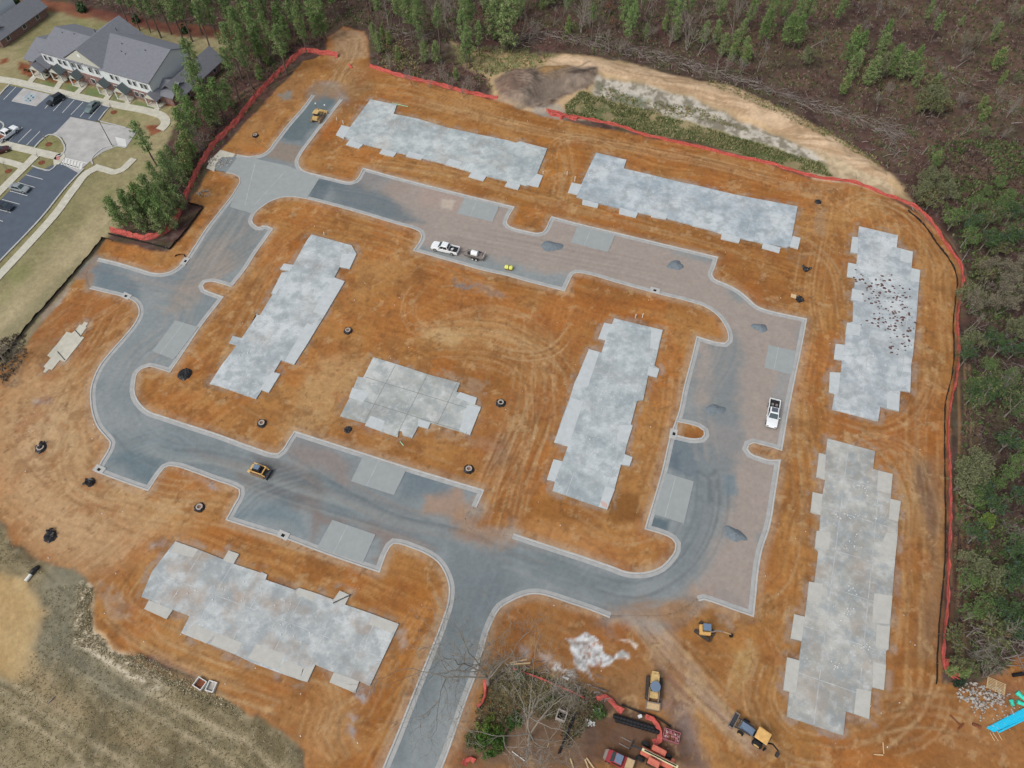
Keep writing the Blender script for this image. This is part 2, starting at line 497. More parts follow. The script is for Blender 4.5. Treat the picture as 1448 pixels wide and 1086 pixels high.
SLABS['H'] = dict(out=T(2, 0, '968,880 1095,925 1232,980 1262,930 1320,950 1290,1005 1445,1055') + T(3, 1, '35,0 70,18 60,45 225,102 245,90 345,122 435,155 470,105 525,130 500,183 650,235 797,290 636,633 577,606 437,557 335,515 292,610 250,600 0,510') + T(3, 0, '1300,460 1000,340 1047,245 950,210 820,155 780,140 840,0'),
                  pads=[], rc=(3, 1), pads2=[T(3, 0, '822,157 955,212 920,264 795,207'), T(3, 1, '437,557 578,606 557,672 412,612'), T(3, 1, '650,235 797,290 762,342 630,292'), T(3, 1, '245,90 345,122 325,170 225,120'), T(3, 1, '470,105 525,130 500,183 437,157'), T(2, 0, '1262,930 1320,950 1290,1005 1232,985'), T(2, 0, '968,880 1095,925 1065,970 940,940'), T(3, 0, '1070,290 1190,340 1140,400 1020,340'), T(3, 0, '1200,340 1340,395 1300,458 1160,400'), T(3, 1, '10,400 165,455 130,545 -40,480'), T(3, 1, '165,490 275,530 250,600 128,550'), T(3, 1, '265,540 335,515 292,610 250,600')])
_i = [(40 + a * .1013, 430 + b * .1013) for a, b in [(780, 245), (835, 262), (800, 310), (815, 325), (730, 440), (780, 465), (510, 805), (440, 780), (330, 915), (290, 905), (240, 955), (210, 945), (240, 890), (215, 870), (315, 750), (265, 715), (400, 560), (535, 385), (605, 405), (650, 370), (715, 285), (750, 290)]]
SLABS['I'] = dict(out=[(a, b, True) for a, b in _i], pads=[], rc=(1, 0))

PADS = [T(1, 1, '1160,38 1350,85 1315,170 1118,125'), T(1, 2, '378,195 585,245 545,337 340,285'), T(1, 3, '35,850 183,884 160,1015 10,975'), T(2, 2, '865,503 1020,550 965,782 800,730'),
        T(2, 1, '600,410 838,485 770,625 533,548'), T(2, 1, '430,762 668,843 598,1000 345,915'), T(1, 0, '970,715 1095,752 960,930 840,885')]
PAD_BIG = T(0, 0, '1310,868 1380,875') + T(0, 1, '0,876 180,915 358,985') + T(1, 1, '290,38 230,30 175,30 100,48 45,83') + T(1, 0, '1395,125 1270,88 1292,32') + T(0, 0, '1320,1040 1338,1000 1325,965 1255,944')
# ------------------------------------------------------------------ ground sheet: one tensor grid, fine where the site is
def axis(segs):
    out = []
    for a, b, s in segs:
        n = max(1, int(round((b - a) / s)))
        out += [a + (b - a) * i / n for i in range(n)]
    return out


gx = np.array(axis([(-3200, -800, 600), (-800, -300, 120), (-300, -170, 14), (-170, -112, .7), (-112, 108, .27), (108, 175, .6), (175, 300, 14), (300, 800, 120), (800, 3200, 600)]) + [3200.])
gy = np.array(axis([(-1500, -300, 300), (-300, -40, 40), (-40, 8, 2.5), (8, 152, .27), (152, 235, .45), (235, 300, 6), (300, 800, 100), (800, 3800, 600)]) + [3800.])
X, Y = np.meshgrid(gx, gy)
COL = np.zeros(X.shape + (3,), dtype=np.float64)
RCOL = np.zeros(X.shape + (3,), dtype=np.float64)
Z = np.zeros(X.shape)
FULL = (slice(0, len(gy)), slice(0, len(gx)))


def window(pts, m):
    xs = [p[0] for p in pts]
    ys = [p[1] for p in pts]
    a, b = np.searchsorted(gx, [min(xs) - m, max(xs) + m])
    c, d = np.searchsorted(gy, [min(ys) - m, max(ys) + m])
    return (slice(c, max(d, c + 1)), slice(a, max(b, a + 1)))


def sdist(pts, sl, warp=0.0, ws=3.0, seed=5, inside=True):
    """signed distance (positive inside) of the window's grid points"""
    x = X[sl].copy()
    y = Y[sl].copy()
    if warp:
        x = x + (fbm(X[sl], Y[sl], ws, seed, 4, .6) - .5) * 2 * warp
        y = y + (fbm(X[sl], Y[sl], ws, seed + 50, 4, .6) - .5) * 2 * warp
    d2 = np.full(x.shape, 1e9)
    ins = np.zeros(x.shape, bool)
    n = len(pts)
    for i in range(n):
        ax, ay = pts[i][:2]
        bx, by = pts[(i + 1) % n][:2]
        dx, dy = bx - ax, by - ay
        L = dx * dx + dy * dy + 1e-12
        t = np.clip(((x - ax) * dx + (y - ay) * dy) / L, 0, 1)
        d2 = np.minimum(d2, (x - ax - t * dx)**2 + (y - ay - t * dy)**2)
        if abs(dy) > 1e-12:
            ins ^= ((ay > y) != (by > y)) & (x < dx * (y - ay) / dy + ax)
    d = np.sqrt(d2)
    return np.where(ins, d, -d)


def sstep(v, a, b):
    t = np.clip((v - a) / (b - a), 0, 1)
    return t * t * (3 - 2 * t)


def region(pts, soft=0.6, warp=0.8, ws=3.0, seed=5):
    w = W(pts) if len(pts[0]) == 3 else pts
    sl = window(w, soft + warp + 1)
    return sl, sstep(sdist(w, sl, warp, ws, seed), -soft, soft)


def paint(sl, m, c, a=1.0, A=None):
    A = COL if A is None else A
    c = lin(c) if isinstance(c, str) else c
    mm = (m * a)[..., None]
    A[sl] = A[sl] * (1 - mm) + c * mm


def stroke(pts, width, c, a=1.0, soft=0.3, noise=0.6, seed=3, A=None, warp=0.0):
    """a band painted along world polyline pts"""
    sl = window(pts, width + soft + warp + .5)
    x = X[sl]
    y = Y[sl]
    if warp:
        x = x + (fbm(X[sl], Y[sl], 4, seed, 3) - .5) * 2 * warp
        y = y + (fbm(X[sl], Y[sl], 4, seed + 9, 3) - .5) * 2 * warp
    d2 = np.full(x.shape, 1e9)
    for i in range(len(pts) - 1):
        ax, ay = pts[i][:2]
        bx, by = pts[i + 1][:2]
        dx, dy = bx - ax, by - ay
        L = dx * dx + dy * dy + 1e-12
        t = np.clip(((x - ax) * dx + (y - ay) * dy) / L, 0, 1)
        d2 = np.minimum(d2, (x - ax - t * dx)**2 + (y - ay - t * dy)**2)
    d = np.sqrt(d2)
    m = 1 - sstep(d, width / 2 - soft / 2, width / 2 + soft)
    if noise:
        m = m * np.clip(1 - noise + noise * 2 * fbm(X[sl], Y[sl], 2.2, seed + 3, 3), 0, 1)
    paint(sl, m, c, a, A)
    return sl, m


def offset(pts, o):
    out = []
    for i, p in enumerate(pts):
        a = pts[max(i - 1, 0)]
        b = pts[min(i + 1, len(pts) - 1)]
        dx, dy = b[0] - a[0], b[1] - a[1]
        L = math.hypot(dx, dy) or 1
        out.append((p[0] - dy / L * o, p[1] + dx / L * o))
    return out


def tracks(s, n, spread, c1, c2, a=0.35, w=0.35, seed=1, A=None, z=0.0):
    a *= .66 if A is None else .85
    w *= .75
    pts = smooth(W(P(s) if isinstance(s, str) else s, z), 2.5)
    r = random.Random(seed)
    for i in range(n):
        o = r.uniform(-spread, spread)
        e = r.uniform(-spread, spread) * .6
        q = [(p[0], p[1]) for p in pts]
        lo = r.randrange(0, max(1, len(q) // 3))
        hi = len(q) - r.randrange(0, max(1, len(q) // 3))
        q = q[lo:hi]
        if len(q) < 2:
            continue
        k = len(q)
        for g in (0, 1.9):
            qq = offset(q, o + g)
            qq = [(p[0] + e * (j / k) * .5, p[1]) for j, p in enumerate(qq)]
            stroke(qq, w * r.uniform(.7, 1.4), c1 if r.random() < .55 else c2, a * r.uniform(.5, 1.2), .25, .7, seed + i, A)


def rot(a):
    return X * cos(a) + Y * sin(a), -X * sin(a) + Y * cos(a)


A_EW, A_NS = radians(-20), radians(72)
u, v = rot(A_EW)
u, v = u + (fbm(X, Y, 14, 25, 2) - .5) * 9, v + (fbm(X, Y, 16, 28, 2) - .5) * 5
ST_EW = fbm(u / 9, v / .62, 1.0, 31, 4, .65)
u, v = rot(A_NS)
u, v = u + (fbm(X, Y, 14, 26, 2) - .5) * 9, v + (fbm(X, Y, 16, 29, 2) - .5) * 5
ST_NS = fbm(u / 9, v / .62, 1.0, 41, 4, .65)
u, v = rot(radians(48))
ST_D = fbm(u / 7, v / .9, 1.0, 51, 4, .6)
N_BIG = fbm(X, Y, 28, 61, 4)
N_MID = fbm(X, Y, 6, 71, 4)
N_FINE = fbm(X, Y, 1.1, 81, 3, .6)
N_CLOD = fbm(X, Y, .55, 86, 2)


def mix(a, b, m):
    a = lin(a) if isinstance(a, str) else a
    b = lin(b) if isinstance(b, str) else b
    return a + (b - a) * np.clip(m, 0, 1)[..., None]


def spread(n, lo=.3, hi=.7):
    return np.clip((n - lo) / (hi - lo), 0, 1)


# woodland floor everywhere
COL[:] = mix('55443D', '6A5A4E', spread(N_MID))
COL[:] = mix(COL, '6B5048', spread(N_BIG, .52, .68) * .7)
COL[:] = mix(COL, '5E5F42', spread(fbm(X, Y, 4, 301, 4, .6), .5, .66) * .6)
COL[:] = mix(COL, '3F352F', spread(fbm(X, Y, 2, 305, 4, .6), .5, .7) * .55)
COL[:] = mix(COL, '756A62', spread(fbm(X, Y, 1.3, 311, 3, .7), .62, .75) * .7)
COL *= np.array([.84, .80, .84])
Z[:] = (fbm(X, Y, 14, 401, 4) - .5) * .9 * (np.hypot(X, Y - 110) < 400)
# cleared upland right of the north-east berm is browner
sl, m = region(P('1000,-40 1600,-40 1600,260 1330,260 1200,190 1050,100'), 6, 6, 12)
paint(sl, m * spread(N_MID[sl], .3, .6), '6E5749', .55)
sl, m = region(P('1330,210 1448,230 1450,300 1400,330 1330,260'), 4, 4)
paint(sl, m, '6B5347', .5)


def flat(pts, marg=0.0, zz=0.0, soft=1.5):
    w = W(pts) if len(pts[0]) == 3 else pts
    sl = window(w, 5)
    m = sstep(sdist(w, sl) + marg, -soft, soft)
    Z[sl] = Z[sl] * (1 - m) + zz * m


# neighbouring lawn
LAWN = P('-260,-60 30,-30 60,5 110,16 240,42 330,52 300,105 255,150 250,175 235,205 225,250 205,275 190,300 158,330 130,360 95,410 55,460 12,512 -260,780')
sl, m = region(LAWN, .8, 1.2, 4)
base = mix('857F5B', '9D9270', spread(N_BIG[sl], .35, .65))
base = mix(base, '7C7F52', spread(N_MID[sl], .5, .7) * .6)
base = base * (0.85 + .3 * N_FINE[sl])[..., None]
paint(sl, m, base)
flat(LAWN, 1)
sl, m = region(P('10,505 95,405 155,325 200,290 215,262 185,268 150,290 100,340 40,400 -40,480 -200,620'), 3, 2, 8)
paint(sl, m, mix('A39675', 'B5A686', spread(N_MID[sl])), .75)
sl, m = region(P('0,520 55,455 120,370 110,365 60,415 0,470'), 1.5, 1)
paint(sl, m, '7E7A5C', .6)
# pine straw strip along the lawn's back edge
sl, m = region(P('28,-6 120,10 240,32 330,42 345,60 250,48 120,25 40,12'), 1.0, 1.5, 5)
paint(sl, m, mix('6A4238', '8C5A44', spread(N_MID[sl])), .9)
# foundation beds of pine straw in front of the houses
for s in ('30,95 50,100 55,112 30,105', '60,104 85,108 88,118 80,122 58,112', '92,108 122,112 118,122 95,118', '128,112 160,118 155,126 125,120', '165,122 186,128 182,136 160,130', '196,134 226,140 225,148 205,142', '233,142 250,142 250,150 236,150', '0,84 12,82 12,88 0,92', '27,86 52,96 45,104 27,98', '205,178 225,176 228,186 214,192'):
    sl, m = region(P(s), .4, .5, 2)
    paint(sl, m, mix('74402C', '8E5940', spread(N_FINE[sl])), .95)
for s in ('62,112 85,120 80,126 60,120', '94,121 118,124 112,132 92,128', '125,124 152,130 148,140 118,134', '163,132 180,137 174,146 158,140', '194,142 222,150 218,156 190,148'):
    sl, m = region(P(s), .8, .8, 2)
    paint(sl, m, '5F7A4C', .7)

# ------------- rear basin and sand berm (north east)
SAND = P('640,60 690,75 760,80 830,80 900,95 960,110 1030,125 1100,155 1170,190 1230,225 1275,262 1290,285 1250,275 1200,258 1150,255 1170,235 1100,215 1000,185 900,160 850,150 800,160 770,158 745,162 700,140 690,110 660,95')
sl, m = region(SAND, 1.0, 1.6, 5)
base = mix('A8936F', 'C4A680', spread(N_MID[sl]))
paint(sl, m, base)
sl, m = region(P('640,60 720,70 790,78 760,95 700,105 650,95'), 2, 2, 5)
paint(sl, m * spread(fbm(X[sl], Y[sl], 2, 9), .4, .55), '7C8059', .85)
sl, m = region(P('770,80 860,88 960,110 1050,130 1130,168 1210,215 1260,255 1230,262 1170,225 1080,180 980,140 900,118 840,105 780,98'), 1.0, .8, 5)
base = mix('A98D6E', 'CDB394', spread(ST_EW[sl] * .6 + N_MID[sl] * .4, .38, .62))
paint(sl, m, base, .95)
sl, m = region(P('1130,205 1200,238 1270,270 1250,280 1190,262 1150,256'), 1.0, 1, 5)
paint(sl, m, mix('A59378', 'C0AE90', spread(N_FINE[sl])), .9)
sl, m = region(P('840,112 900,120 980,142 1080,185 1150,215 1165,232 1100,222 1020,195 940,172 870,150 838,135'), .8, .9, 5)
base = mix('7F7A6C', 'BDB7AA', spread(fbm(X[sl] + Y[sl] * .35, Y[sl], 2.2, 77, 4, .65), .42, .58))
paint(sl, m, base, .95)
sl, m = region(P('845,118 905,140 985,150 975,165 900,155 850,140'), .8, 1.4, 4)
paint(sl, m * spread(N_MID[sl], .4, .6), '6B7560', .75)
GRASSB = P('800,148 820,128 845,134 880,144 940,160 1020,183 1100,208 1160,228 1180,252 1100,236 1000,204 900,187 840,170 800,167')
sl, m = region(GRASSB, .6, .9, 4)
base = mix('666D48', '8A8662', spread(N_MID[sl], .35, .65))
base = mix(base, '8D8264', spread(N_FINE[sl], .55, .75) * .6)
base = mix(base, 'A08E6C', spread(fbm(X[sl], Y[sl], 5, 140, 3), .5, .66) * .7)
paint(sl, m, base, .97)
DARK = P('700,112 720,100 760,96 800,98 842,100 846,112 830,125 800,132 785,152 760,155 735,150 712,142 704,128')
sl, m = region(DARK, .8, 1.2, 4)
base = mix('594C43', '86776A', spread(ST_EW[sl] * .6 + N_FINE[sl] * .4, .36, .62))
paint(sl, m, base, .95)
sl, m = region(P('765,95 800,95 812,106 800,118 775,118 760,108'), .8, 1, 3)
paint(sl, m, '9A7A50', .8)
sl, m = region(P('700,112 735,100 752,110 745,130 725,148 705,140'), 1, 1.2, 3)
paint(sl, m, '8B7263', .6)
sl, m = region(P('755,152 790,148 800,160 830,165 825,170 780,168 750,160'), .8, 1, 3)
paint(sl, m, 'A8A196', .7)
for k in range(34):
    o = -26 + k * 1.2
    r0, r1 = (k * 7) % 13, 36 - (k * 5) % 11
    pts = [at(702 + 4 * t, 143 - .9 * t + 10 * math.sin(t / 12 + k * .05) + o) for t in range(r0, r1, 3)]
    stroke(pts, .4, '9A8B7C' if k % 2 else '4C423B', .55, .3, .7, k)

# ------------- open field (south west)
FIELD = P('-400,700 -60,720 0,735 25,770 60,790 110,790 140,820 135,880 160,915 235,930 300,962 350,1000 400,1035 430,1060 440,1200 -400,1200')
sl, m = region(FIELD, 1.6, 3.4, 5)
u2, v2 = rot(radians(-38))
ROWS = fbm(u2 / 14, v2 / .7, 1.0, 131, 3)
base = mix('74694F', '938769', spread(N_MID[sl] * .5 + ROWS[sl] * .5, .36, .62))
base = mix(base, '9C9076', spread(N_FINE[sl], .55, .75) * .7)
base = mix(base, '6A644F', spread(fbm(X[sl], Y[sl], 1.5, 133), .55, .72) * .5)
paint(sl, m, base, .96)
# mown rows
for k, s in enumerate(('0,975 60,1010 130,1050 190,1086', '100,945 170,985 240,1025 330,1080', '0,1000 60,1035 110,1070 130,1100', '150,940 210,980 270,1010 340,1050', '0,960 50,985 100,1015', '210,975 280,1015 350,1050 400,1100')):
    pts = smooth(W(P(s)), 2)
    stroke(pts, .5, 'B3A588', .6, .4, .9, k)
sl, m = region(P('-60,800 25,812 55,835 68,855 60,885 45,915 35,950 20,962 -60,930'), 1.4, 2.4, 5)
paint(sl, m, mix('B49668', 'C6AC7E', spread(N_MID[sl])), .88)
sl, m = region(P('20,960 40,925 60,955 90,980 150,1010 240,1060 230,1068 150,1030 80,1000'), 1.5, 1.5, 4)
paint(sl, m * spread(N_MID[sl], .3, .6), 'A08C6C', .7)
sl, m = region(P('55,830 80,790 125,800 130,830 112,850 105,905 160,945 220,990 190,1000 120,965 55,930 52,880 70,860'), 2, 1.5, 5)
paint(sl, m, '74776C', .45)
sl, m = region(P('120,815 132,830 128,885 170,915 240,965 235,972 170,935 105,910 108,870'), .5, .8, 2)
paint(sl, m * spread(N_FINE[sl], .42, .58), 'C9BDA4', .85)
sl, m = region(P('112,845 118,845 112,905 190,955 225,970 222,976 180,958 104,910'), .3, .4, 2)
paint(sl, m * spread(N_FINE[sl], .35, .5), 'D2C6AE', .9)

# ------------- the red clay building site
DIRT = P('-400,530 -20,520 14,512 50,470 98,408 142,355 152,338 200,352 236,357 262,330 290,292 268,288 285,262 300,232 345,175 395,125 430,85 462,76 464,52 486,38 512,44 520,60 524,95 580,112 640,128 700,142 735,156 770,166 800,172 900,192 1000,208 1100,238 1150,256 1200,260 1250,278 1300,302 1340,342 1358,385 1355,430 1348,520 1342,600 1338,700 1334,800 1329,930 1334,966 1372,975 1460,925 1600,900 1600,1200 600,1200 440,1200 430,1060 400,1035 345,1000 300,962 235,930 160,915 138,890 132,830 110,800 60,795 25,770 0,735 -60,720 -400,700')
sl, m = region(DIRT, .5, .9, 4)
DIRTM = np.zeros(X.shape)
DIRTM[sl] = m
nb = N_BIG[sl]
base = mix('A16735', 'B17944', spread(nb, .32, .66))
base = mix(base, 'BC8A58', spread(N_MID[sl], .52, .75) * .4)
base = mix(base, '94592D', spread(fbm(X[sl], Y[sl], 9, 171, 5, .65), .5, .66) * .5)
base = mix(base, 'B8682F', spread(fbm(X[sl], Y[sl], 12, 181, 5, .6), .52, .66) * .45)
base = mix(base, '87583A', spread(fbm(X[sl], Y[sl], 1.4, 191, 3, .7), .58, .74) * .35)
base = mix(base, '8B5832', spread(N_MID[sl], .28, .45, ) * -1 * .0 + spread(1 - N_MID[sl], .55, .75) * .4)
paint(sl, m, base)
# wheel-worn streaks that follow the way machines drive in each part of the site
for s, ST, c1, c2 in (('1100,237 1200,258 1300,300 1358,385 1345,600 1335,965 1260,1040 1230,900 1300,400', ST_NS, 'C69A68', '8A5B36'), ('1130,400 1200,320 1180,600 1150,700 1110,1000 1000,1086 1060,870 1100,640', ST_NS, 'BE8B55', '8F5A31'),
                      ('520,95 700,140 900,190 1150,256 1220,300 1130,350 820,265 770,190 520,140', ST_EW, 'BC8853', '8A5629'), ('430,250 520,215 820,270 1130,350 1180,430 1010,370 780,310 520,240', ST_EW, 'B88752', '94602F'),
                      ('360,310 480,290 1030,470 1000,480 900,450 700,420 520,360', ST_EW, 'BF8A52', '965E30'), ('640,740 700,560 760,430 850,440 760,690 940,760 860,810', ST_NS, 'BB8350', '97603A'),
                      ('460,560 500,420 640,400 780,480 740,560 520,490', ST_EW, 'B37B45', '97602F'), ('190,540 320,380 440,320 300,560 380,600 600,650 480,660 260,600', ST_D, 'BE8A57', '9B6435'),
                      ('0,540 90,400 190,430 190,470 130,560 150,640 200,700 330,690 230,760 140,840 100,800 0,740', ST_D, 'CFA77C', 'A06D42'), ('330,740 530,800 640,800 560,1086 440,1086 200,900 150,830 240,760', ST_EW, 'BB8552', '9A6132'),
                      ('230,750 330,740 520,805 640,830 620,900 560,880 400,810', ST_EW, 'C0854C', '9A5D2E'), ('560,880 640,850 590,1000 540,1086 440,1086 520,980', ST_D, 'C48A50', '985C2D')):
    sl, m = region(P(s), 3, 3, 10)
    q = spread(ST[sl], .3, .7)
    paint(sl, m * DIRTM[sl] * np.abs(q - .5) * 2, mix(c2, c1, (q > .5) * 1.0), .42)
# colour fields of the clay
for s, c, a, sf in (('0,540 60,480 130,560 150,650 200,710 240,760 150,800 60,790 0,735 -80,700 -80,560', 'C39A70', .55, 6), ('20,600 70,560 110,620 60,690 20,660', 'CFA982', .5, 5), ('140,690 260,690 330,690 310,720 200,740', 'BC8B5A', .4, 4), ('40,700 140,700 170,780 100,800 40,780', 'CDA57C', .45, 5),
                    ('30,470 70,440 130,400 180,430 130,470 60,520', '96613A', .4, 4), ('470,40 518,45 522,80 470,90', 'B08E6F', .8, 2), ('480,90 525,100 510,130 470,125', 'A57E58', .5, 3),
                    ('500,112 530,118 520,135 495,160 480,170 470,160', '8A6A4A', .45, 2), ('760,190 820,215 800,260 775,250', 'B47438', .7, 2), ('745,310 700,290 720,240 760,250', 'A56A32', .5, 3),
                    ('600,460 700,440 760,490 690,500 600,485', 'C39562', .55, 3), ('590,470 620,455 660,475 640,490', 'CFA878', .5, 1.5), ('450,510 500,500 520,510 480,580 440,620 400,610', 'C29A6C', .5, 2),
                    ('700,560 760,560 760,640 700,690 660,730', 'A06A40', .5, 3), ('695,620 718,612 722,650 690,665', '6B4F44', .6, 1.5), ('860,690 905,700 910,735 870,742 850,720', '7E4F28', .75, .8), ('730,700 790,705 820,725 790,740 740,730', '98602F', .7, 1),
                    ('940,760 900,790 860,800 800,760', 'B4753F', .5, 3), ('735,745 830,760 900,790 830,800', 'C08150', .5, 3),
                    ('1180,310 1210,270 1260,290 1240,310', 'C1915A', .5, 3), ('1290,650 1330,650 1335,800 1325,930 1305,930 1310,760', '8C7058', .55, 2), ('1292,655 1310,660 1325,730 1318,760 1295,700', '6E5C50', .65, 1.2), ('1300,850 1325,860 1325,940 1300,930', '86694F', .4, 2),
                    ('1260,990 1340,1000 1330,1086 1240,1086 1240,1040', '8E5B33', .45, 5), ('1340,980 1448,960 1448,1086 1340,1086', 'A9764C', .5, 4), ('1400,960 1448,960 1448,1000 1410,1000', '8D5A45', .6, 2),
                    ('970,860 1060,880 1080,1000 1100,1086 1130,1086 1100,900', 'A9743F', .5, 4), ('1040,920 1070,920 1060,985 1035,985', 'C39C66', .6, 1.5), ('870,868 925,868 985,950 1040,1020 1086,1060 1060,1066 1000,1010 960,960 900,895', 'B09C88', .92, 1.2),
                    ('915,905 955,945 975,1000 1000,1086 965,1086 950,1020 935,960', '7E7069', .92, 1.2), ('720,830 790,850 860,880 960,950 900,960 800,950 700,900', 'A56D42', .4, 4), ('850,960 930,930 960,1000 900,1010 840,985', '9B7350', .6, 3),
                    ('580,830 640,840 620,900 570,940 560,880', 'BC7535', .5, 3), ('455,960 520,985 500,1050 440,1080 440,1020', 'BA8A5C', .5, 3), ('345,985 420,1000 440,1060 400,1040', 'B28558', .45, 3),
                    ('395,110 440,95 420,140 370,180', 'AC8058', .4, 3), ('330,170 400,130 380,190 330,230', 'B07C4C', .4, 3), ('690,1000 800,990 850,1000 870,1040 830,1086 640,1086 660,1000', '75604F', .9, 1.5), ('800,960 870,985 960,1030 1000,1086 830,1086 820,1000', '655044', .85, 1.5),
                    ('700,930 800,955 850,980 840,1005 770,1010 700,1000 675,960', '736B50', .8, 1.5), ('640,1060 690,1000 680,960 650,1030', 'B47C45', .5, 1)):
    sl, m = region(P(s), sf, sf * .6, max(2, sf * 1.5), seed=len(s))
    paint(sl, m * DIRTM[sl], c, a)

# wheel tracks
LT, DK = 'C4A075', '855A37'
for i, (s, n, sp, a) in enumerate((
    ('500,50 496,75 478,105 462,125', 7, 1.6, .5), ('515,50 500,70 486,95 475,125', 4, 2.0, .4), ('1168,430 1150,520 1140,600 1150,700 1120,850 1060,880', 9, 6, .4), ('1320,420 1322,600 1312,800 1300,960', 12, 6, .42), ('1180,300 1200,280 1250,300 1310,350 1330,450', 9, 5, .35),
    ('1175,590 1220,600 1270,640 1300,700 1300,800', 9, 3.5, .45), ('1250,620 1290,600 1320,560 1330,500', 5, 3, .4), ('520,120 640,150 760,180 900,205 1060,240 1180,280', 10, 4, .38), ('480,230 640,250 760,285 900,320 1040,360 1130,400', 6, 2.5, .4),
    ('760,560 745,600 720,660 695,745', 8, 4, .55), ('770,450 765,520 750,600 700,700 680,740', 6, 5, .4), ('560,500 640,490 720,500 770,540 770,600', 8, 5, .35), ('620,470 700,455 740,470 770,500', 6, 4, .4),
    ('700,500 760,510 800,540', 4, 3, .3), ('430,310 560,350 700,400 820,430', 7, 3, .35), ('560,430 580,400 600,380 640,420 600,450', 5, 4, .25), ('300,540 340,450 400,350 450,310', 5, 4, .35),
    ('120,420 90,480 60,520 30,560', 5, 4, .4), ('180,440 160,480 120,540 90,600', 6, 5, .4), ('100,560 90,610 100,660 150,700 220,730 300,740', 9, 4, .5), ('60,620 70,600 85,610 80,640 60,650 52,630', 5, 1.5, .4), ('0,620 40,680 100,720 180,735', 6, 6, .35),
    ('230,700 280,730 330,740 420,770 520,800', 6, 3, .4), ('220,760 180,800 150,850 190,900 280,940 400,985 470,1010', 9, 4, .45), ('600,820 620,860 590,920 560,1000 520,1080', 8, 4, .45), ('500,990 470,1010 465,1050 480,1080', 5, 2, .4),
    ('890,875 940,930 990,985 1040,1060', 6, 2.5, .5), ('905,880 960,950 1010,1010 1080,1075', 6, 3, .45), ('930,890 1000,960 1060,1010 1100,1060', 5, 4, .3), ('960,880 1000,910 1060,900 1100,850', 5, 4, .35), ('1100,880 1080,940 1060,1000 1100,1050 1180,1080', 7, 5, .4),
    ('1240,1040 1280,1000 1300,960', 5, 4, .4), ('1120,1060 1200,1070 1300,1040 1400,1060', 6, 6, .35), ('760,900 830,930 880,950', 6, 5, .35), ('320,170 380,130 440,100', 4, 3, .3), ('350,560 420,600 520,640 640,680', 5, 2.5, .3), ('800,740 880,780 930,770', 5, 3, .3), ('940,500 930,600 890,720', 7, 2, .4),
    ('480,150 500,130 560,130 620,145', 4, 2, .3), ('790,200 800,230 790,290', 7, 2.5, .4), ('1040,310 1100,330 1160,370 1180,450', 7, 3, .4), ('1020,380 1080,420 1150,440', 5, 4, .35), ('260,620 330,640 400,650', 4, 1, .2))):
    tracks(s, n, sp, LT, DK, a, .38, 100 + i * 7)
# crisp single ruts where machines turned
def ruts(s, n, gap, c, a, seed, w=.3):
    pts = smooth(W(P(s)), 1.5)
    r = random.Random(seed)
    for i in range(n):
        o = (i - n / 2) * gap * r.uniform(.7, 1.5) + r.uniform(-gap, gap) * .5
        k = len(pts)
        lo, hi = r.randrange(0, k // 3 + 1), k - r.randrange(0, k // 3 + 1)
        q = offset(pts, o)[lo:hi]
        if len(q) > 2:
            stroke(q, w, c, a * r.uniform(.6, 1.1), .15, .45, seed + i)


for i, (s, n, g) in enumerate((('640,478 690,488 735,505 765,560', 8, .8), ('700,490 745,500 775,495 805,465', 5, .9), ('770,500 768,540 770,600 758,650', 6, 1.0), ('690,450 745,470 780,490 800,520', 4, 1.1), ('600,400 585,420 582,450 600,470', 4, .9), ('740,600 720,650 700,700 690,745', 8, .9),
                               ('490,45 505,60 500,85 470,118', 6, .8), ('475,55 490,80 468,112', 3, 1.0), ('45,640 60,655 82,650 92,630 85,605 60,595 40,610', 4, 1.0), ('110,600 95,640 110,690 160,715 240,728', 7, .9), ('180,665 240,690 300,690', 5, .9), ('60,560 100,545 130,500 160,450', 5, 1.1),
                               ('1185,300 1230,280 1280,295 1320,340', 7, .8), ('1170,300 1160,350 1150,420 1160,480', 6, .9), ('1180,640 1230,620 1290,640 1310,700', 6, .9), ('1300,560 1270,600 1220,605 1180,590', 5, .9), ('1060,880 1090,930 1080,990 1110,1040 1180,1060', 7, 1.0), ('905,880 950,930 1010,990 1060,1030', 7, .7), ('1230,1030 1290,1010 1310,950', 6, .9),
                               ('450,960 465,1000 450,1040 470,1070', 5, .8), ('200,850 210,900 280,940 380,975', 5, 1.0), ('540,950 570,900 600,850', 6, .8), ('780,230 790,200 830,195 880,215', 5, .9), ('560,110 640,140 700,160 780,180', 5, .9), ('1130,260 1080,250 980,225 900,200', 5, .9), ('320,560 370,500 410,440', 4, 1.2), ('250,420 210,480 190,520', 1, 1))):
    ruts(s, n, g, ('C9A074', 'C3976A')[i % 2], (.28, .46, .36)[i % 3], 900 + i * 13)
    ruts(s, max(2, n // 2), g * 1.6, '7E4F2E', .28, 1300 + i * 13)
# muddy tan halo round storm inlets
# gravel spill beside slabs and kerbs
def fringe(pts, inner, outer, c, a, seed):
    w = [q[:2] for q in pts]
    sl = window(w, outer + 2)
    d = -sdist(w, sl, .7, 2.0, seed)
    m = sstep(d, -1, inner) * (1 - sstep(d, inner, outer))
    m = m * spread(fbm(X[sl], Y[sl], 1.6, seed + 2, 3, .65), .45, .6)
    paint(sl, m, c, a)


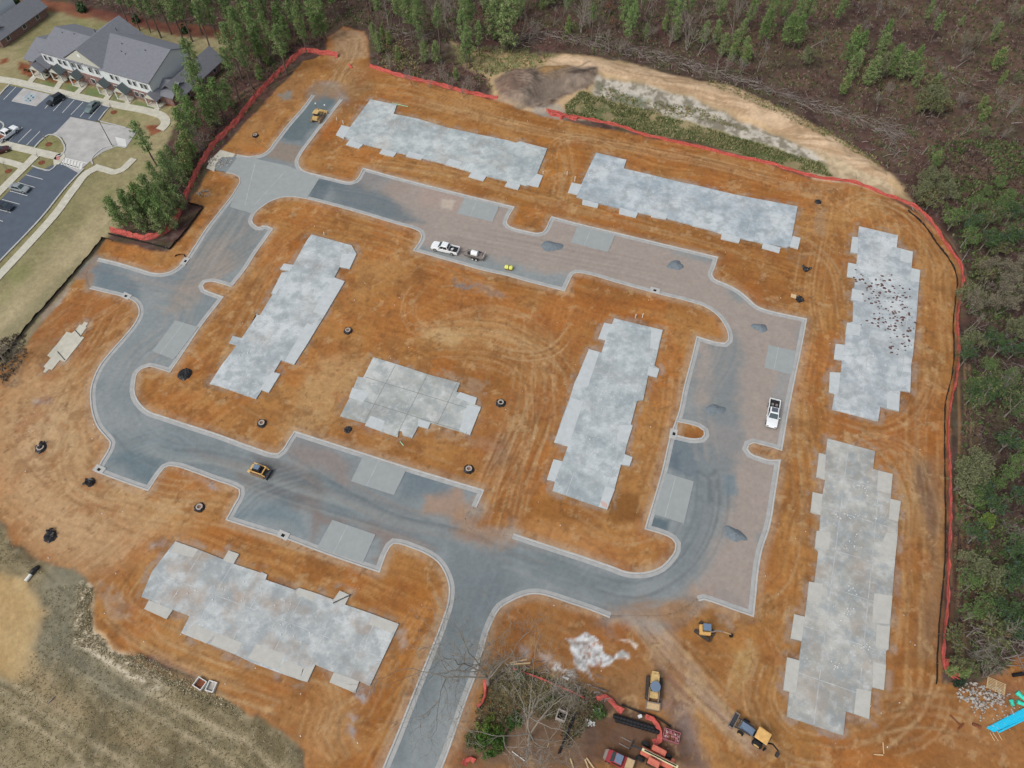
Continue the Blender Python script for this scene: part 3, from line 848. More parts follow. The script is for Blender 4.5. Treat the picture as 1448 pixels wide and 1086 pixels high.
for k, d in SLABS.items():
    w = W(d['out'], 0.0)
    fringe(w, .3, 1.5, '9A9086', .7, 700 + ord(k))
    sl = window(w, 4)
    dd = -sdist([q[:2] for q in w], sl, .5, 2, 720 + ord(k))
    paint(sl, (1 - sstep(dd, .2, 1.6)) * .8 * spread(N_FINE[sl], .3, .6), '9C7A5A', .6)
for n in ('k1', 'k4', 'k5', 'k6', 'k3', 'k2'):
    sl = window(kw[n], 3)
    stroke(kw[n], 2.4, 'B59A80', .55, 1.0, .9, 5)
for s, c, a in (('640,395 660,395 672,405 655,410 642,404', '6E7778', .8), ('655,398 690,405 720,420 690,420 660,408', '8E7D70', .6), ('48,566 70,562 72,570 52,574', '8E8F8E', .8), ('285,680 300,683 310,694 298,692', '9A9A98', .8), ('212,768 232,764 234,770 214,774', '9A9690', .8), ('392,132 412,128 414,140 398,142', '7C8480', .8),
                ('495,1012 508,1015 505,1025 498,1022', 'A9A9A8', .8), ('490,1028 505,1032 500,1045 490,1042', '97989A', .8), ('140,820 165,830 190,860 185,880 150,870', 'A68E7A', .5), ('620,520 690,540 690,560 640,545', '9F8A74', .5), ('560,905 572,890 574,915 566,925', '9A948C', .6), ('500,970 520,978 515,990 500,982', '9AA0A4', .8),
                ('610,600 680,618 720,640 690,640 620,620', 'A98A70', .45), ('1110,352 1140,360 1135,380 1115,370', '8C6B50', .5), ('1040,335 1085,345 1100,365 1060,352', '7E4F30', .5), ('1085,335 1120,345 1110,355', 'A38F7C', .5), ('1185,1040 1200,1030 1205,1045', '9C7A58', .6), ('1155,270 1170,300 1165,340 1150,330', 'A3876C', .45),
                ('1020,290 1080,305 1075,312 1015,300', '96705A', .4), ('1098,268 1175,275 1200,262 1140,256', 'A9825C', .5), ('60,455 75,440 100,410 94,408 60,440', 'A9A49C', .6), ('30,480 60,440 90,400 98,408 50,470', '8C7763', .7), ('0,545 20,520 35,500 30,550', '75604F', .6),
                ('1010,870 1040,875 1035,890 1015,885', '9F9080', .6), ('965,990 990,985 985,1005 960,1010', 'B0A08C', .3), ('920,985 945,990 940,1005 925,1000', '8C8A86', .6), ('770,870 860,900 880,905 800,880', 'AA7A54', .4), ('735,915 748,918 745,932 733,928', 'A9A6A2', .7), ('760,925 790,930 790,945 770,942', 'B5ADA4', .7)):
    sl, m = region(P(s), .5, .9, 2, seed=len(s) + 3)
    paint(sl, m * spread(N_FINE[sl], .25, .5), c, a)
# spilt white concrete washout
sl, m = region(P('800,902 812,902 826,892 838,896 850,910 856,925 868,930 882,920 892,925 888,932 870,934 860,940 846,938 838,946 830,948 836,962 828,958 818,945 812,928 806,915'), .25, .9, 2.2, 91)
paint(sl, m * spread(N_FINE[sl], .25, .42), mix('A5A5A0', 'DDE0DF', spread(N_MID[sl] * .4 + N_CLOD[sl] * .6, .35, .6)), .95)
sl, m = region(P('775,942 790,938 815,955 812,962 795,958 782,952'), .25, .9, 2, 92)
paint(sl, m * spread(N_FINE[sl], .4, .52), 'CFD0CC', .9)
sl, m = region(P('872,903 880,903 904,912 900,918 890,910'), .2, .4, 2, 93)
paint(sl, m, 'D8CFC0', .8)
# scattered damp and dry spots, washouts
for sd, sc_, lo_, c_, a_ in ((951, 3.2, .60, '7E5230', .5), (961, 2.0, .63, 'C79F72', .5), (971, 5.5, .60, '9A5A30', .45), (981, 1.0, .66, '6F4A30', .55)):
    q_ = spread(fbm(X, Y, sc_, sd, 5, .68), lo_, lo_ + .07) * DIRTM * a_ * .8
    COL += (lin(c_) - COL) * q_[..., None]
# fine clods
ORM = DIRTM * sstep(COL[..., 0] / (COL[..., 2] + .01), 1.8, 3.2)
for k_, g_ in enumerate((.88, .985, 1.05)):
    COL[..., k_] *= 1 + (g_ - 1) * ORM
COL *= (0.90 + 0.20 * N_FINE + .0)[..., None]
COL *= (0.94 + 0.12 * N_CLOD)[..., None]

# relief on the clay: mild ruts; pavement bed is level
zc = (ST_NS - .5) * .10 + (ST_EW - .5) * .12 + (N_MID - .5) * .14 + (N_CLOD - .5) * .07 + .07
Z = Z * (1 - DIRTM) + zc * DIRTM
flat(P('-400,300 -20,-60 330,-20 330,60 240,180 200,300 14,512 -400,900'), 0, 0.0, 2)
Z[:] += (N_CLOD - .5) * .06
# stockpile mounds and berm shoulders
for s, h, sf in (('708,118 730,104 762,106 770,125 740,145 712,138', 2.4, 3), ('768,100 800,98 845,104 842,112 800,125 775,120', 2.2, 2.6), ('800,82 900,98 1030,128 1150,180 1260,255 1270,262 1230,250 1130,195 1000,148 880,115', 1.3, 4.0)):
    w = W(P(s))
    sl = window(w, 8)
    m = sstep(sdist(w, sl, 1.2, 4, 11), -sf, sf)
    Z[sl] += m * h * (.6 + .8 * N_MID[sl]) * (.7 + .6 * fbm(X[sl], Y[sl], 2.5, 97, 3))
w = W(P('850,130 940,160 1040,190 1150,225 1120,228 1000,200 880,165 840,150'))
sl = window(w, 8)
Z[sl] -= sstep(sdist(w, sl, 1, 4, 12), -3, 3) * 1.0
# the mound of raised earth on the clay right of the bare tree
OUTd = np.full(X.shape, -50.0)
sl = window(OUTER, 4)
d_out = sdist(OUTER, sl)
d_in = np.minimum(d_out, np.minimum(-sdist(COURT, sl), -sdist(ISLE, sl)))
OUTd[sl] = d_in
ZROAD = 0.05
m = sstep(OUTd, -1.6, -.5)
Z = Z * (1 - m) + .10 * m
m = sstep(OUTd, -.35, .1)
Z = Z * (1 - m) + (-.12) * m
open_pts = open_w + open_n + open_se + close_c + open_nw
for k, dd in SLABS.items():
    w = [q[:2] for q in W(dd['out'], SL)]
    sl = window(w, 3)
    s_ = sdist(w, sl)
    m = sstep(s_, -1.2, 0)
    Z[sl] = Z[sl] * (1 - m) + .03 * m


def ground_z(x, y):
    i = int(np.clip(np.searchsorted(gx, x), 1, len(gx) - 1))
    j = int(np.clip(np.searchsorted(gy, y), 1, len(gy) - 1))
    fx = (x - gx[i - 1]) / (gx[i] - gx[i - 1])
    fy = (y - gy[j - 1]) / (gy[j] - gy[j - 1])
    fx = min(max(fx, 0), 1)
    fy = min(max(fy, 0), 1)
    return float((Z[j - 1, i - 1] * (1 - fx) + Z[j - 1, i] * fx) * (1 - fy) + (Z[j, i - 1] * (1 - fx) + Z[j, i] * fx) * fy)


def on(px, py, z=0.0):
    """photo point of something whose visible middle is z above the ground -> its spot on the ground"""
    x, y = at(px, py, z)
    for _ in range(2):
        x, y = at(px, py, z + ground_z(x, y))
    return x, y, ground_z(x, y)


# ------------------------------------------------------------------ pavement of crushed stone
RCOL[:] = mix('7B8385', '898F8F', spread(N_MID))
for s, c, a, sf in (('540,260 600,240 780,300 1010,370 1040,420 1140,450 1065,870 980,840 1000,640 980,480 980,430 810,390 600,350 560,320', '978C83', .85, 2.5), ('600,250 700,280 650,300 590,290', 'A08D82', .5, 2), ('1000,470 1040,470 1050,600 1040,700 1000,800 960,830 930,820 960,760 985,650', '7C8486', .75, 3),
                    ('945,615 990,625 985,680 950,672', '6F7A80', .7, 1.2), ('1020,670 1040,670 1040,700 1022,700', '78868C', .7, 1), ('1105,500 1125,510 1105,600 1085,600', '8E8E8C', .7, 1.5), ('920,730 948,735 944,752 918,745', '5F6E74', .8, .8), ('1000,600 1055,610 1040,640 1000,630', '8B8682', .5, 2),
                    ('270,330 330,300 375,320 320,400 240,440 250,400', '828481', .6, 2.5), ('280,360 320,330 330,380 260,440 230,440', '97887A', .45, 2.5), ('270,640 330,655 400,690 440,720 400,715 350,690 330,670', '7C746E', .7, 2),
                    ('400,630 450,630 500,650 495,690 450,660 420,655', '857A74', .7, 2), ('360,640 440,670 460,700 420,720 380,690', '6C6A68', .8, 1.5), ('420,690 450,740 440,770 460,740 500,740 540,760 540,800 530,790 560,770 620,780 560,750 470,730', '80736C', .75, 1.6),
                    ('600,700 650,690 665,720 650,740 600,725', '98816F', .8, 1.4), ('540,640 600,660 640,700 570,700', '6C7A81', .6, 2), ('325,730 400,700 430,760 350,730', '667A82', .5, 2),
                    ('145,655 210,680 240,650 180,640', '62757B', .6, 2), ('440,250 500,250 560,290 600,320 560,310 480,290', '6D777B', .8, 2.2), ('440,255 470,258 455,285 440,280', '5F6C72', .7, 1.2), ('625,282 645,285 640,297 625,295', 'B8AC9C', .6, .8),
                    ('390,200 425,205 420,235 380,225', '8A7B6C', .7, 1.5), ('400,150 450,120 480,140 430,200 395,195', '59696D', .6, 1.8), ('448,120 476,125 470,140 450,135', '8B7D6A', .55, 1.5), ('460,215 500,232 580,262 560,280 500,262', '8C7F76', .4, 2),
                    ('880,855 960,845 990,850 960,880 900,872', '8A7864', .7, 1.5), ('700,780 800,790 900,830 860,850 760,820', '6D797C', .5, 3), ('640,770 720,770 730,830 650,900 560,1086 530,1086 620,900', '6B7579', .5, 3), ('1000,830 1060,850 1060,862 1000,850', '8C8480', .6, 2),
                    ('940,640 962,640 960,665 943,660', '5F6C74', .6, 1), ('125,370 200,395 200,430 140,405', '66757D', .6, 2)):
    sl, m = region(P(s), sf * .6, sf * .9, 4, seed=len(s) + 9)
    cc = lin(c)
    paint(sl, m, cc * (1.06 if cc[0] > cc[2] * 1.02 else .93), min(1, a * 1.15), RCOL)
for i, (s, n, sp, a, c1, c2) in enumerate((
    ('345,270 330,300 290,360 255,420', 10, 2.5, .3, '9A9A96', '6E7578'), ('280,400 320,370 370,330 380,300', 8, 3, .3, 'A09286', '73797A'), ('265,420 240,470 200,500 170,550', 9, 2.5, .3, '9A948C', '68757A'), ('130,385 200,400 270,410 330,380', 7, 2, .3, 'A08F84', '6A7A82'), ('200,430 250,440 230,500 190,530', 5, 2, .3, '9B9186', '6E797C'),
    ('160,560 170,610 220,650 300,660 420,700 520,730 640,770', 12, 2.4, .32, '8F938F', '5F6B6F'), ('190,640 220,630 250,650', 5, 2, .3, '8C9A9C', '5C6C70'), ('400,650 480,700 560,740 650,760 720,790 800,810', 8, 2.5, .3, '8A8078', '5D686C'), ('340,740 370,710 430,690', 8, 3, .25, '8F9C9F', '5E6C72'),
    ('720,780 820,820 900,840 960,810 1000,750 1010,650', 14, 3, .32, '8E9290', '5D6569'), ('1010,650 1000,560 1030,500 1020,440 960,400', 8, 2.5, .3, '9E958C', '6F7779'), ('600,330 700,350 800,370 900,390 980,410', 10, 4, .28, 'A39A90', '7F766E'), ('640,860 610,940 580,1040 565,1090', 7, 2, .14, '7F8A8C', '68757A'),
    ('450,270 520,280 600,310', 6, 2, .3, '8E8C88', '626E73'), ('985,680 1000,700 1020,720 1000,690', 2, .6, .15, '5C666A', '5C666A'), ('700,800 680,850 650,920', 5, 2, .2, '848E90', '65747A'), ('430,230 400,240', 2, 1, .2, '9B8F80', '60696C'))):
    tracks(s, n, sp, c1, c2, a, .4, 500 + i * 11, RCOL, .05)
for q in ('1003,680 1004,695 1003,710', '1014,680 1016,695 1018,712', '988,668 1000,674 1008,670 1012,665'):
    stroke(smooth(W(P(q))), .5, '5A6468', .5, .4, 1.0, 3, RCOL)
RCOL *= (0.92 + 0.16 * N_FINE + .06 * N_CLOD)[..., None]
# dirt carried onto the stone at its open ends and the other way round
for op, so in ((open_w, 2.0), (open_n, 4.0), (open_se, 3.5), (close_c, 3.0)):
    sl = window(op, 9)
    xx, yy = X[sl] + (fbm(X[sl], Y[sl], 2.5, 801) - .5) * 4, Y[sl] + (fbm(X[sl], Y[sl], 2.5, 811) - .5) * 4
    d2 = np.full(xx.shape, 1e9)
    for i in range(len(op) - 1):
        ax, ay = op[i]
        bx, by = op[i + 1]
        t = np.clip(((xx - ax) * (bx - ax) + (yy - ay) * (by - ay)) / ((bx - ax)**2 + (by - ay)**2 + 1e-9), 0, 1)
        d2 = np.minimum(d2, (xx - ax - t * (bx - ax))**2 + (yy - ay - t * (by - ay))**2)
    m = 1 - sstep(np.sqrt(d2), .2, so)
    avg = (COL[sl] + RCOL[sl]) / 2
    COL[sl] = COL[sl] * (1 - m[..., None]) + avg * m[..., None]
    RCOL[sl] = RCOL[sl] * (1 - m[..., None]) + avg * m[..., None]
    # the ground keeps level with the stone here: no kerb
    Zm = 1 - sstep(np.sqrt(d2), .3, 1.8)
    Z[sl] = np.where(OUTd[sl] < 0.05, Z[sl] * (1 - Zm) + (ZROAD - .005) * Zm, Z[sl])


def grid_object(name, mask, zz, cols, material, kind='structure'):
    """mesh of the grid quads whose four corners' mean mask holds"""
    ny, nx = X.shape
    q = mask[:-1, :-1]
    jj, ii = np.nonzero(q)
    a = jj * nx + ii
    F = np.stack([a, a + 1, a + nx + 1, a + nx], 1)
    used, inv = np.unique(F.ravel(), return_inverse=True)
    F = inv.reshape(F.shape)
    V = np.stack([X.ravel()[used], Y.ravel()[used], zz.ravel()[used]], 1)
    C = cols.reshape(-1, 3)[used]
    me = bpy.data.meshes.new(name)
    n = len(F)
    me.vertices.add(len(V))
    me.vertices.foreach_set('co', V.astype(np.float32).ravel())
    me.loops.add(n * 4)
    me.loops.foreach_set('vertex_index', F.astype(np.int32).ravel())
    me.polygons.add(n)
    me.polygons.foreach_set('loop_start', np.arange(0, n * 4, 4, dtype=np.int32))
    at_ = me.color_attributes.new('Col', 'FLOAT_COLOR', 'POINT')
    at_.data.foreach_set('color', np.concatenate([C, np.ones((len(C), 1))], 1).astype(np.float32).ravel())
    me.update(calc_edges=True)
    me.polygons.foreach_set('use_smooth', np.ones(n, dtype=bool))
    me.materials.append(material)
    o = bpy.data.objects.new(name, me)
    col.objects.link(o)
    if kind:
        o['kind'] = kind
    return o


COL = np.clip(COL, 0, 1)
RCOL = np.clip(RCOL, 0, 1)
ground = grid_object('ground', np.ones(X.shape, bool), Z, COL, M['ground'])
cell = (OUTd[:-1, :-1] + OUTd[1:, 1:] + OUTd[1:, :-1] + OUTd[:-1, 1:]) / 4
mk = np.zeros(X.shape, bool)
mk[:-1, :-1] = cell > 0
road = grid_object('road', mk, np.full(X.shape, ZROAD) + (N_MID - .5) * .01, RCOL, M['road'])


# ------------------------------------------------------------------ kerbs with their gutters
def kerb(pts, side, closed=False):
    n = len(pts)
    prof = [(-.45, -.1), (-.45, .17), (-.2, .17), (-.15, .072), (-.09, .070), (.5, .062), (.5, -.1)]
    rings = []
    for i, p in enumerate(pts):
        a = pts[i - 1] if i else (pts[0][0] * 2 - pts[1][0], pts[0][1] * 2 - pts[1][1])
        b = pts[i + 1] if i < n - 1 else (pts[-1][0] * 2 - pts[-2][0], pts[-1][1] * 2 - pts[-2][1])
        u = Vector((p[0] - a[0], p[1] - a[1])).normalized()
        v = Vector((b[0] - p[0], b[1] - p[1])).normalized()
        t = (u + v).normalized()
        nrm = Vector((-t.y, t.x))
        k = 1 / max(.45, nrm.dot(Vector((-u.y, u.x))))
        rings.append([(p[0] + nrm.x * side * q[0] * k, p[1] + nrm.y * side * q[0] * k, q[1]) for q in prof])
    mb = MB()
    mb.loft(rings, M['kerb'])
    np_ = len(prof)
    gm, km = mb.mi(M['gutter']), mb.mi(M['kerbgap'])
    for k in range(len(mb.f) - 2):
        e = k % np_
        if e in (4, 5):
            mb.m[k] = gm
        elif e == 3:
            mb.m[k] = km
    o = mb.build('kerb')
    o['kind'] = 'structure'
    return o
for n, p, s in KERBS:
    kerb(kw[n], s)


# kerb inlets: a precast top let into the kerb line
def frame_of(p, q):
    a, b = at(*p), at(*q)
    return a, math.atan2(b[1] - a[1], b[0] - a[0])


for i, (p, q, lb) in enumerate((((262, 370), (268, 362), 'kerb inlet box where the west drive narrows below the black silt fence'), ((179, 419), (190, 424), 'kerb inlet on the bend below the closed west stub'), ((141, 664), (150, 668), 'kerb inlet at the corner beside the black wrapped drain in the south west'),
                                ((401, 757), (408, 760), 'kerb inlet on the south side opposite the small tracked loader'), ((926, 411), (934, 413), 'kerb inlet on the inner side of the north east bend'), ((952, 614), (954, 604), 'kerb inlet at the foot of the small dirt finger island on the inner side'))):
    (x, y), a = frame_of(p, q)
    t = empty('kerb_inlet', (x, y, 0), a, label=lb, cat='storm drain', group='storm inlets set in the kerbs')
    MB().box(0, 0, .1, 2.0, 1.3, .2, M['kerb']).build('inlet_top', t, .02)
    MB().box(0, -.1, .203, .6, .5, .01, M['hole']).build('opening', t)


# ------------------------------------------------------------------ slabs
def hash_of(s):
    return sum(ord(c) * (i + 3) for i, c in enumerate(s))


def slab_mat(name, c1, c2, stain, speck, sc=.13):
    speck *= .5
    off_ = (hash_of(name) % 50) * 3.1
    m = bpy.data.materials.new(name)
    m.use_nodes = True
    nt = m.node_tree
    L = nt.links
    b = nt.nodes['Principled BSDF']
    b.inputs['Roughness'].default_value = .75
    b.inputs['Specular IOR Level'].default_value = .25
    tc = nt.nodes.new('ShaderNodeTexCoord')

    def noise(scale, det=5, rough=.6, off=0):
        mp = nt.nodes.new('ShaderNodeMapping')
        mp.inputs['Location'].default_value = (off + off_, off * 1.7 + off_, 0)
        L.new(tc.outputs['Object'], mp.inputs['Vector'])
        n = nt.nodes.new('ShaderNodeTexNoise')
        n.inputs['Scale'].default_value = scale
        n.inputs['Detail'].default_value = det
        n.inputs['Roughness'].default_value = rough
        L.new(mp.outputs['Vector'], n.inputs['Vector'])
        return n.outputs['Fac']

    def ramp(f, a, c):
        r = nt.nodes.new('ShaderNodeMapRange')
        r.inputs['From Min'].default_value = a
        r.inputs['From Max'].default_value = c
        L.new(f, r.inputs['Value'])
        return r.outputs['Result']

    def mixc(fac, a, c):
        x = nt.nodes.new('ShaderNodeMix')
        x.data_type = 'RGBA'
        L.new(fac, x.inputs[0])
        for s_, v in ((x.inputs[6], a), (x.inputs[7], c)):
            if isinstance(v, (str, list)):
                s_.default_value = tuple(lin(v) if isinstance(v, str) else v) + (1,)
            else:
                L.new(v, s_)
        return x.outputs[2]

    def mul(f, k):
        x = nt.nodes.new('ShaderNodeMath')
        x.operation = 'MULTIPLY'
        L.new(f, x.inputs[0])
        x.inputs[1].default_value = k
        return x.outputs[0]
    c = mixc(ramp(noise(sc, 7, .62), .40, .60), [x * .91 for x in lin(c1)], [x * 1.05 for x in lin(c2)])
    c = mixc(mul(ramp(noise(.9, 6, .7, 9), .48, .7), .6), c, 'D2D6D6')
    c = mixc(mul(ramp(noise(.42, 7, .72, 14), .46, .6), .6), c, '8C9598')
    c = mixc(mul(ramp(noise(.16, 4, .6, 33), .5, .66), stain), c, 'A58C74')
    c = mixc(mul(ramp(noise(3.5, 3, .6, 5), .5, .75), .35), c, '8E9394')
    sp = nt.nodes.new('ShaderNodeMath')
    sp.operation = 'MULTIPLY'
    L.new(ramp(noise(2.6, 2, .5, 77), .62, .69), sp.inputs[0])
    L.new(ramp(noise(.13, 3, .6, 55), .52, .62), sp.inputs[1])
    c = mixc(mul(sp.outputs[0], speck), c, 'E6E8E6')
    L.new(c, b.inputs['Base Color'])
    return m


SPAR = {'A': ('A6B1B2', 'BFC6C4', .25, .5, 'long slab behind the north drive, nearest the small bulldozer'), 'B': ('A2AFB6', 'C0C8CA', .1, .9, 'long bluish slab on the north side below the orange fence'), 'C': ('ABB4B8', 'C2C8C9', .1, .5, 'slab in the north east strewn with reddish mud clods'),
        'D': ('A09F98', 'B7B6AE', .3, .5, 'longest slab, along the east fence in the lower right'), 'E': ('A4AFB1', 'BDC4C4', .1, .5, 'inside the loop right of centre, orange chalk at its lower tip'), 'F': ('A4A8A2', 'BCBFBA', .1, .2, 'small stepped slab in the middle of the loop with dark saw joints'),
        'G': ('ABB4B6', 'C2C8C8', .2, .8, 'slab inside the loop on the left, scattered with white scraps'), 'H': ('A6ABAA', 'BFC3C1', .6, .5, 'brown stained slab in the lower left below the drive')}


def inside(p, poly):
    c = False
    n = len(poly)
    for i in range(n):
        a, b = poly[i], poly[(i + 1) % n]
        if (a[1] > p[1]) != (b[1] > p[1]) and p[0] < (b[0] - a[0]) * (p[1] - a[1]) / (b[1] - a[1]) + a[0]:
            c = not c
    return c


def clip_runs(a, b, poly, step=.25):
    """parts of segment a-b inside poly"""
    n = max(2, int(math.hypot(b[0] - a[0], b[1] - a[1]) / step))
    runs = []
    cur = None
    for i in range(n + 1):
        p = (a[0] + (b[0] - a[0]) * i / n, a[1] + (b[1] - a[1]) * i / n)
        if inside(p, poly):
            cur = cur or [p, p]
            cur[1] = p
        elif cur:
            runs.append(cur)
            cur = None
    if cur:
        runs.append(cur)
    return [r for r in runs if math.hypot(r[0][0] - r[1][0], r[0][1] - r[1][1]) > 1]


M['joint'] = mat('joint_line', 'B3B7B7', .8, noise=.3, nscale=1.0)
M['jointdark'] = mat('saw_cut', '80837F', .9)
M['porch'] = mat('porch_concrete', 'BCC2C2', .8, noise=.08, nscale=1.1)
M['porchw'] = mat('porch_concrete_warm', 'B9B8B0', .8, noise=.08, nscale=1.1)
for key, par in SPAR.items():
    d = SLABS[key]
    m_ = slab_mat('slab_' + key.lower(), *par[:4])
    poly = [q[:2] for q in W(d['out'], SL)]
    cx = sum(q[0] for q in poly) / len(poly)
    cy = sum(q[1] for q in poly) / len(poly)
    root = empty('foundation_slab', (cx, cy, 0), 0, label='concrete foundation, ' + par[4], cat='foundation slab', group='concrete foundation slabs ready for the apartment blocks')
    mb = MB()
    mb.prism([(q[0] - cx, q[1] - cy) for q in poly], -.2, SL, m_)
    ang = radians(-20)
    ux, uy = (cos(ang), sin(ang)), (-sin(ang), cos(ang))
    us = [((q[0] - cx) * ux[0] + (q[1] - cy) * ux[1], (q[0] - cx) * uy[0] + (q[1] - cy) * uy[1]) for q in poly]
    u0, u1, v0, v1 = min(a for a, b in us), max(a for a, b in us), min(b for a, b in us), max(b for a, b in us)
    ru = random.Random(ord(key))
    jm = M['jointdark'] if key in 'F' else M['joint']
    lines = []
    du, dv = {'F': (6.2, 5.2), 'D': (5.5, 7.0), 'E': (6.0, 6.8), 'C': (7, 9), 'H': (6.3, 7.5)}.get(key, (8, 7))
    k = u0 + du * .9
    while k < u1 - 1:
        lines.append(((k, v0), (k, v1)))
        k += du * ru.uniform(.92, 1.08)
    k = v0 + dv * .95
    while k < v1 - 1:
        lines.append(((u0, k), (u1, k)))
        k += dv * ru.uniform(.92, 1.08)
    for a, b in lines:
        wa = (a[0] * ux[0] + a[1] * uy[0], a[0] * ux[1] + a[1] * uy[1])
        wb = (b[0] * ux[0] + b[1] * uy[0], b[0] * ux[1] + b[1] * uy[1])
        pl = [(q[0] - cx, q[1] - cy) for q in poly]
        for r in clip_runs(wa, wb, pl):
            if key not in 'FHDE' and ru.random() < .2:
                continue
            (ax, ay), (bx, by) = r
            L_ = math.hypot(bx - ax, by - ay)
            nx_, ny_ = -(by - ay) / L_ * .05, (bx - ax) / L_ * .05
            zt = SL + .004
            mb.add([(ax - nx_, ay - ny_, zt), (bx - nx_, by - ny_, zt), (bx + nx_, by + ny_, zt), (ax + nx_, ay + ny_, zt)], [(0, 1, 2, 3)], jm)
    mb.build('slab_deck', root, fixn=False)
    pads = [T(d['rc'][0], d['rc'][1], q) for q in d['pads']] + d.get('pads2', [])
    for q in pads:
        w_ = [p_[:2] for p_ in W(q, SL)]
        mx_ = sum(p_[0] for p_ in w_) / len(w_)
        my_ = sum(p_[1] for p_ in w_) / len(w_)
        w_ = [(mx_ + (p_[0] - mx_) * .985 - cx, my_ + (p_[1] - my_) * .985 - cy) for p_ in w_]
        MB().prism(w_, -.15, SL + .009, M['porchw'] if key in 'DH' else M['porch']).build('porch_pad', root)

# the small slab in the west with two timber battens on it
poly = [q[:2] for q in W(SLABS['I']['out'], .15)]
cx = sum(q[0] for q in poly) / len(poly)
cy = sum(q[1] for q in poly) / len(poly)
root = empty('foundation_slab', (cx, cy, 0), 0, label='small pale slab with a narrow tongue at each end, alone in the west', cat='foundation slab')
MB().prism([(q[0] - cx, q[1] - cy) for q in poly], -.1, .15, M['walk']).build('slab_deck', root)
for a, b, lb in (((105.8, 466.2), (114.5, 476.3), 'thin dark board across the upper neck of the small pale slab'), ((81.2, 497), (91.6, 509), 'thin dark board lying on the lower end of the small pale slab')):
    p, q = at(*a, .2), at(*b, .2)
    t = MB().box((p[0] + q[0]) / 2, (p[1] + q[1]) / 2, .19, math.hypot(p[0] - q[0], p[1] - q[1]), .14, .07, M['steel'], rz=math.atan2(q[1] - p[1], q[0] - p[0])).build('board')
    tag(t, lb, 'board')
# board across the porch pad of the lower left slab
p, q = at(471, 853, .3), at(496, 841, .3)
tag(MB().box((p[0] + q[0]) / 2, (p[1] + q[1]) / 2, .33, math.hypot(p[0] - q[0], p[1] - q[1]), .16, .08, M['steel'], rz=math.atan2(q[1] - p[1], q[0] - p[0])).build('board'), 'long dark board lying across a porch pad of the brown stained slab', 'board')

# orange chalk on the tip of slab E
M['orchalk'] = mat('orange_chalk', 'CFA08C', .9)
mb = MB()
for k in range(4):
    p, q = at(849 + k * 2.2, 708 + k * .9, SL), at(852 + k * 2.2, 716 + k * .9, SL)
    dx, dy = q[0] - p[0], q[1] - p[1]
    mb.add([(p[0], p[1], SL + .014), (p[0] + .14, p[1], SL + .014), (q[0] + .14, q[1], SL + .014), (q[0], q[1], SL + .014)], [(0, 1, 2, 3)], M['orchalk'])
tag(mb.build('chalk_mark', fixn=False), 'orange sprayed lines at the lower tip of the slab inside the loop', 'paint mark')

# mud clods tracked over slab C (nobody could count them)
mb = MB()
r = random.Random(3)
M['mudred'] = mat('red_mud', '624A44', .95, noise=.2)
cents = [(1215, 388), (1232, 402), (1240, 408), (1252, 418), (1262, 412), (1268, 425), (1243, 430), (1258, 440), (1270, 450), (1280, 440), (1248, 462), (1266, 462), (1284, 470), (1235, 455), (1250, 395), (1276, 418), (1282, 480), (1266, 492), (1236, 420), (1288, 455)]
for c_ in cents * 10:
    px, py = c_[0] + r.gauss(0, 7), c_[1] + r.gauss(0, 6)
    x, y = at(px, py, SL)
    if not inside((x, y), [q[:2] for q in W(SLABS['C']['out'], SL)]):
        continue
    n = r.randrange(5, 8)
    R = r.uniform(.12, .42)
    z = SL + .02
    ring = [(x + cos(2 * pi * k / n) * R * r.uniform(.5, 1.2), y + sin(2 * pi * k / n) * R * r.uniform(.4, 1), SL + .006) for k in range(n)]
    mb.add(ring + [(x, y, SL + R * .3)], [(k, (k + 1) % n, n) for k in range(n)], M['mudred'])
tag(mb.build('mud_clods', fixn=False), 'reddish mud clods trodden over the north east slab', 'mud clods', kind='stuff')

# white scraps and stones on slabs and clay
mb = MB()
r = random.Random(9)
for (a, b, sx, sy, n) in ((397, 358, 8, 4, 8), (370, 452, 20, 16, 22), (345, 500, 14, 12, 16), (1212, 688, 10, 3, 16), (1226, 695, 3, 10, 12), (1215, 730, 25, 5, 22), (1205, 765, 10, 10, 12), (1195, 870, 14, 12, 18), (1225, 915, 12, 5, 14), (1180, 945, 10, 6, 14), (1205, 830, 8, 10, 12), (560, 175, 30, 10, 14), (690, 215, 40, 12, 16), (960, 275, 80, 14, 30), (850, 555, 24, 22, 26), (840, 640, 20, 30, 16), (300, 840, 40, 14, 22), (430, 880, 50, 24, 24), (1240, 520, 20, 20, 16), (1260, 360, 24, 30, 14)):
    for _ in range(n):
        px, py = r.gauss(a, sx / 1.6), r.gauss(b, sy / 1.6)
        x, y = at(px, py, SL)
        s = r.uniform(.05, .16)
        if any(inside((x, y), [q[:2] for q in W(SLABS[k]['out'], SL)]) for k in 'ABCDEFGH'):
            mb.box(x, y, SL + .02 + s * .3, s * 1.4, s, s * .6, M['offwhite'], rz=r.uniform(0, 3))
for _ in range(420):
    px, py = r.uniform(20, 1320), r.uniform(120, 1080)
    x, y = at(px, py)
    j, i = np.searchsorted(gy, y), np.searchsorted(gx, x)
    if DIRTM[j, i] > .5 and OUTd[j, i] < -.6 and not any(inside((x, y), [q[:2] for q in W(SLABS[k]['out'], SL)]) for k in 'ABCDEFGHI'):
        s = r.uniform(.04, .13)
        mb.box(x, y, ground_z(x, y) + s * .3, s * 1.5, s, s * .8, M['offwhite'] if r.random() < .5 else M['rock'], rz=r.uniform(0, 3))
tag(mb.build('scraps', fixn=False), 'small white scraps and stones scattered over slabs and clay', 'litter', kind='stuff')

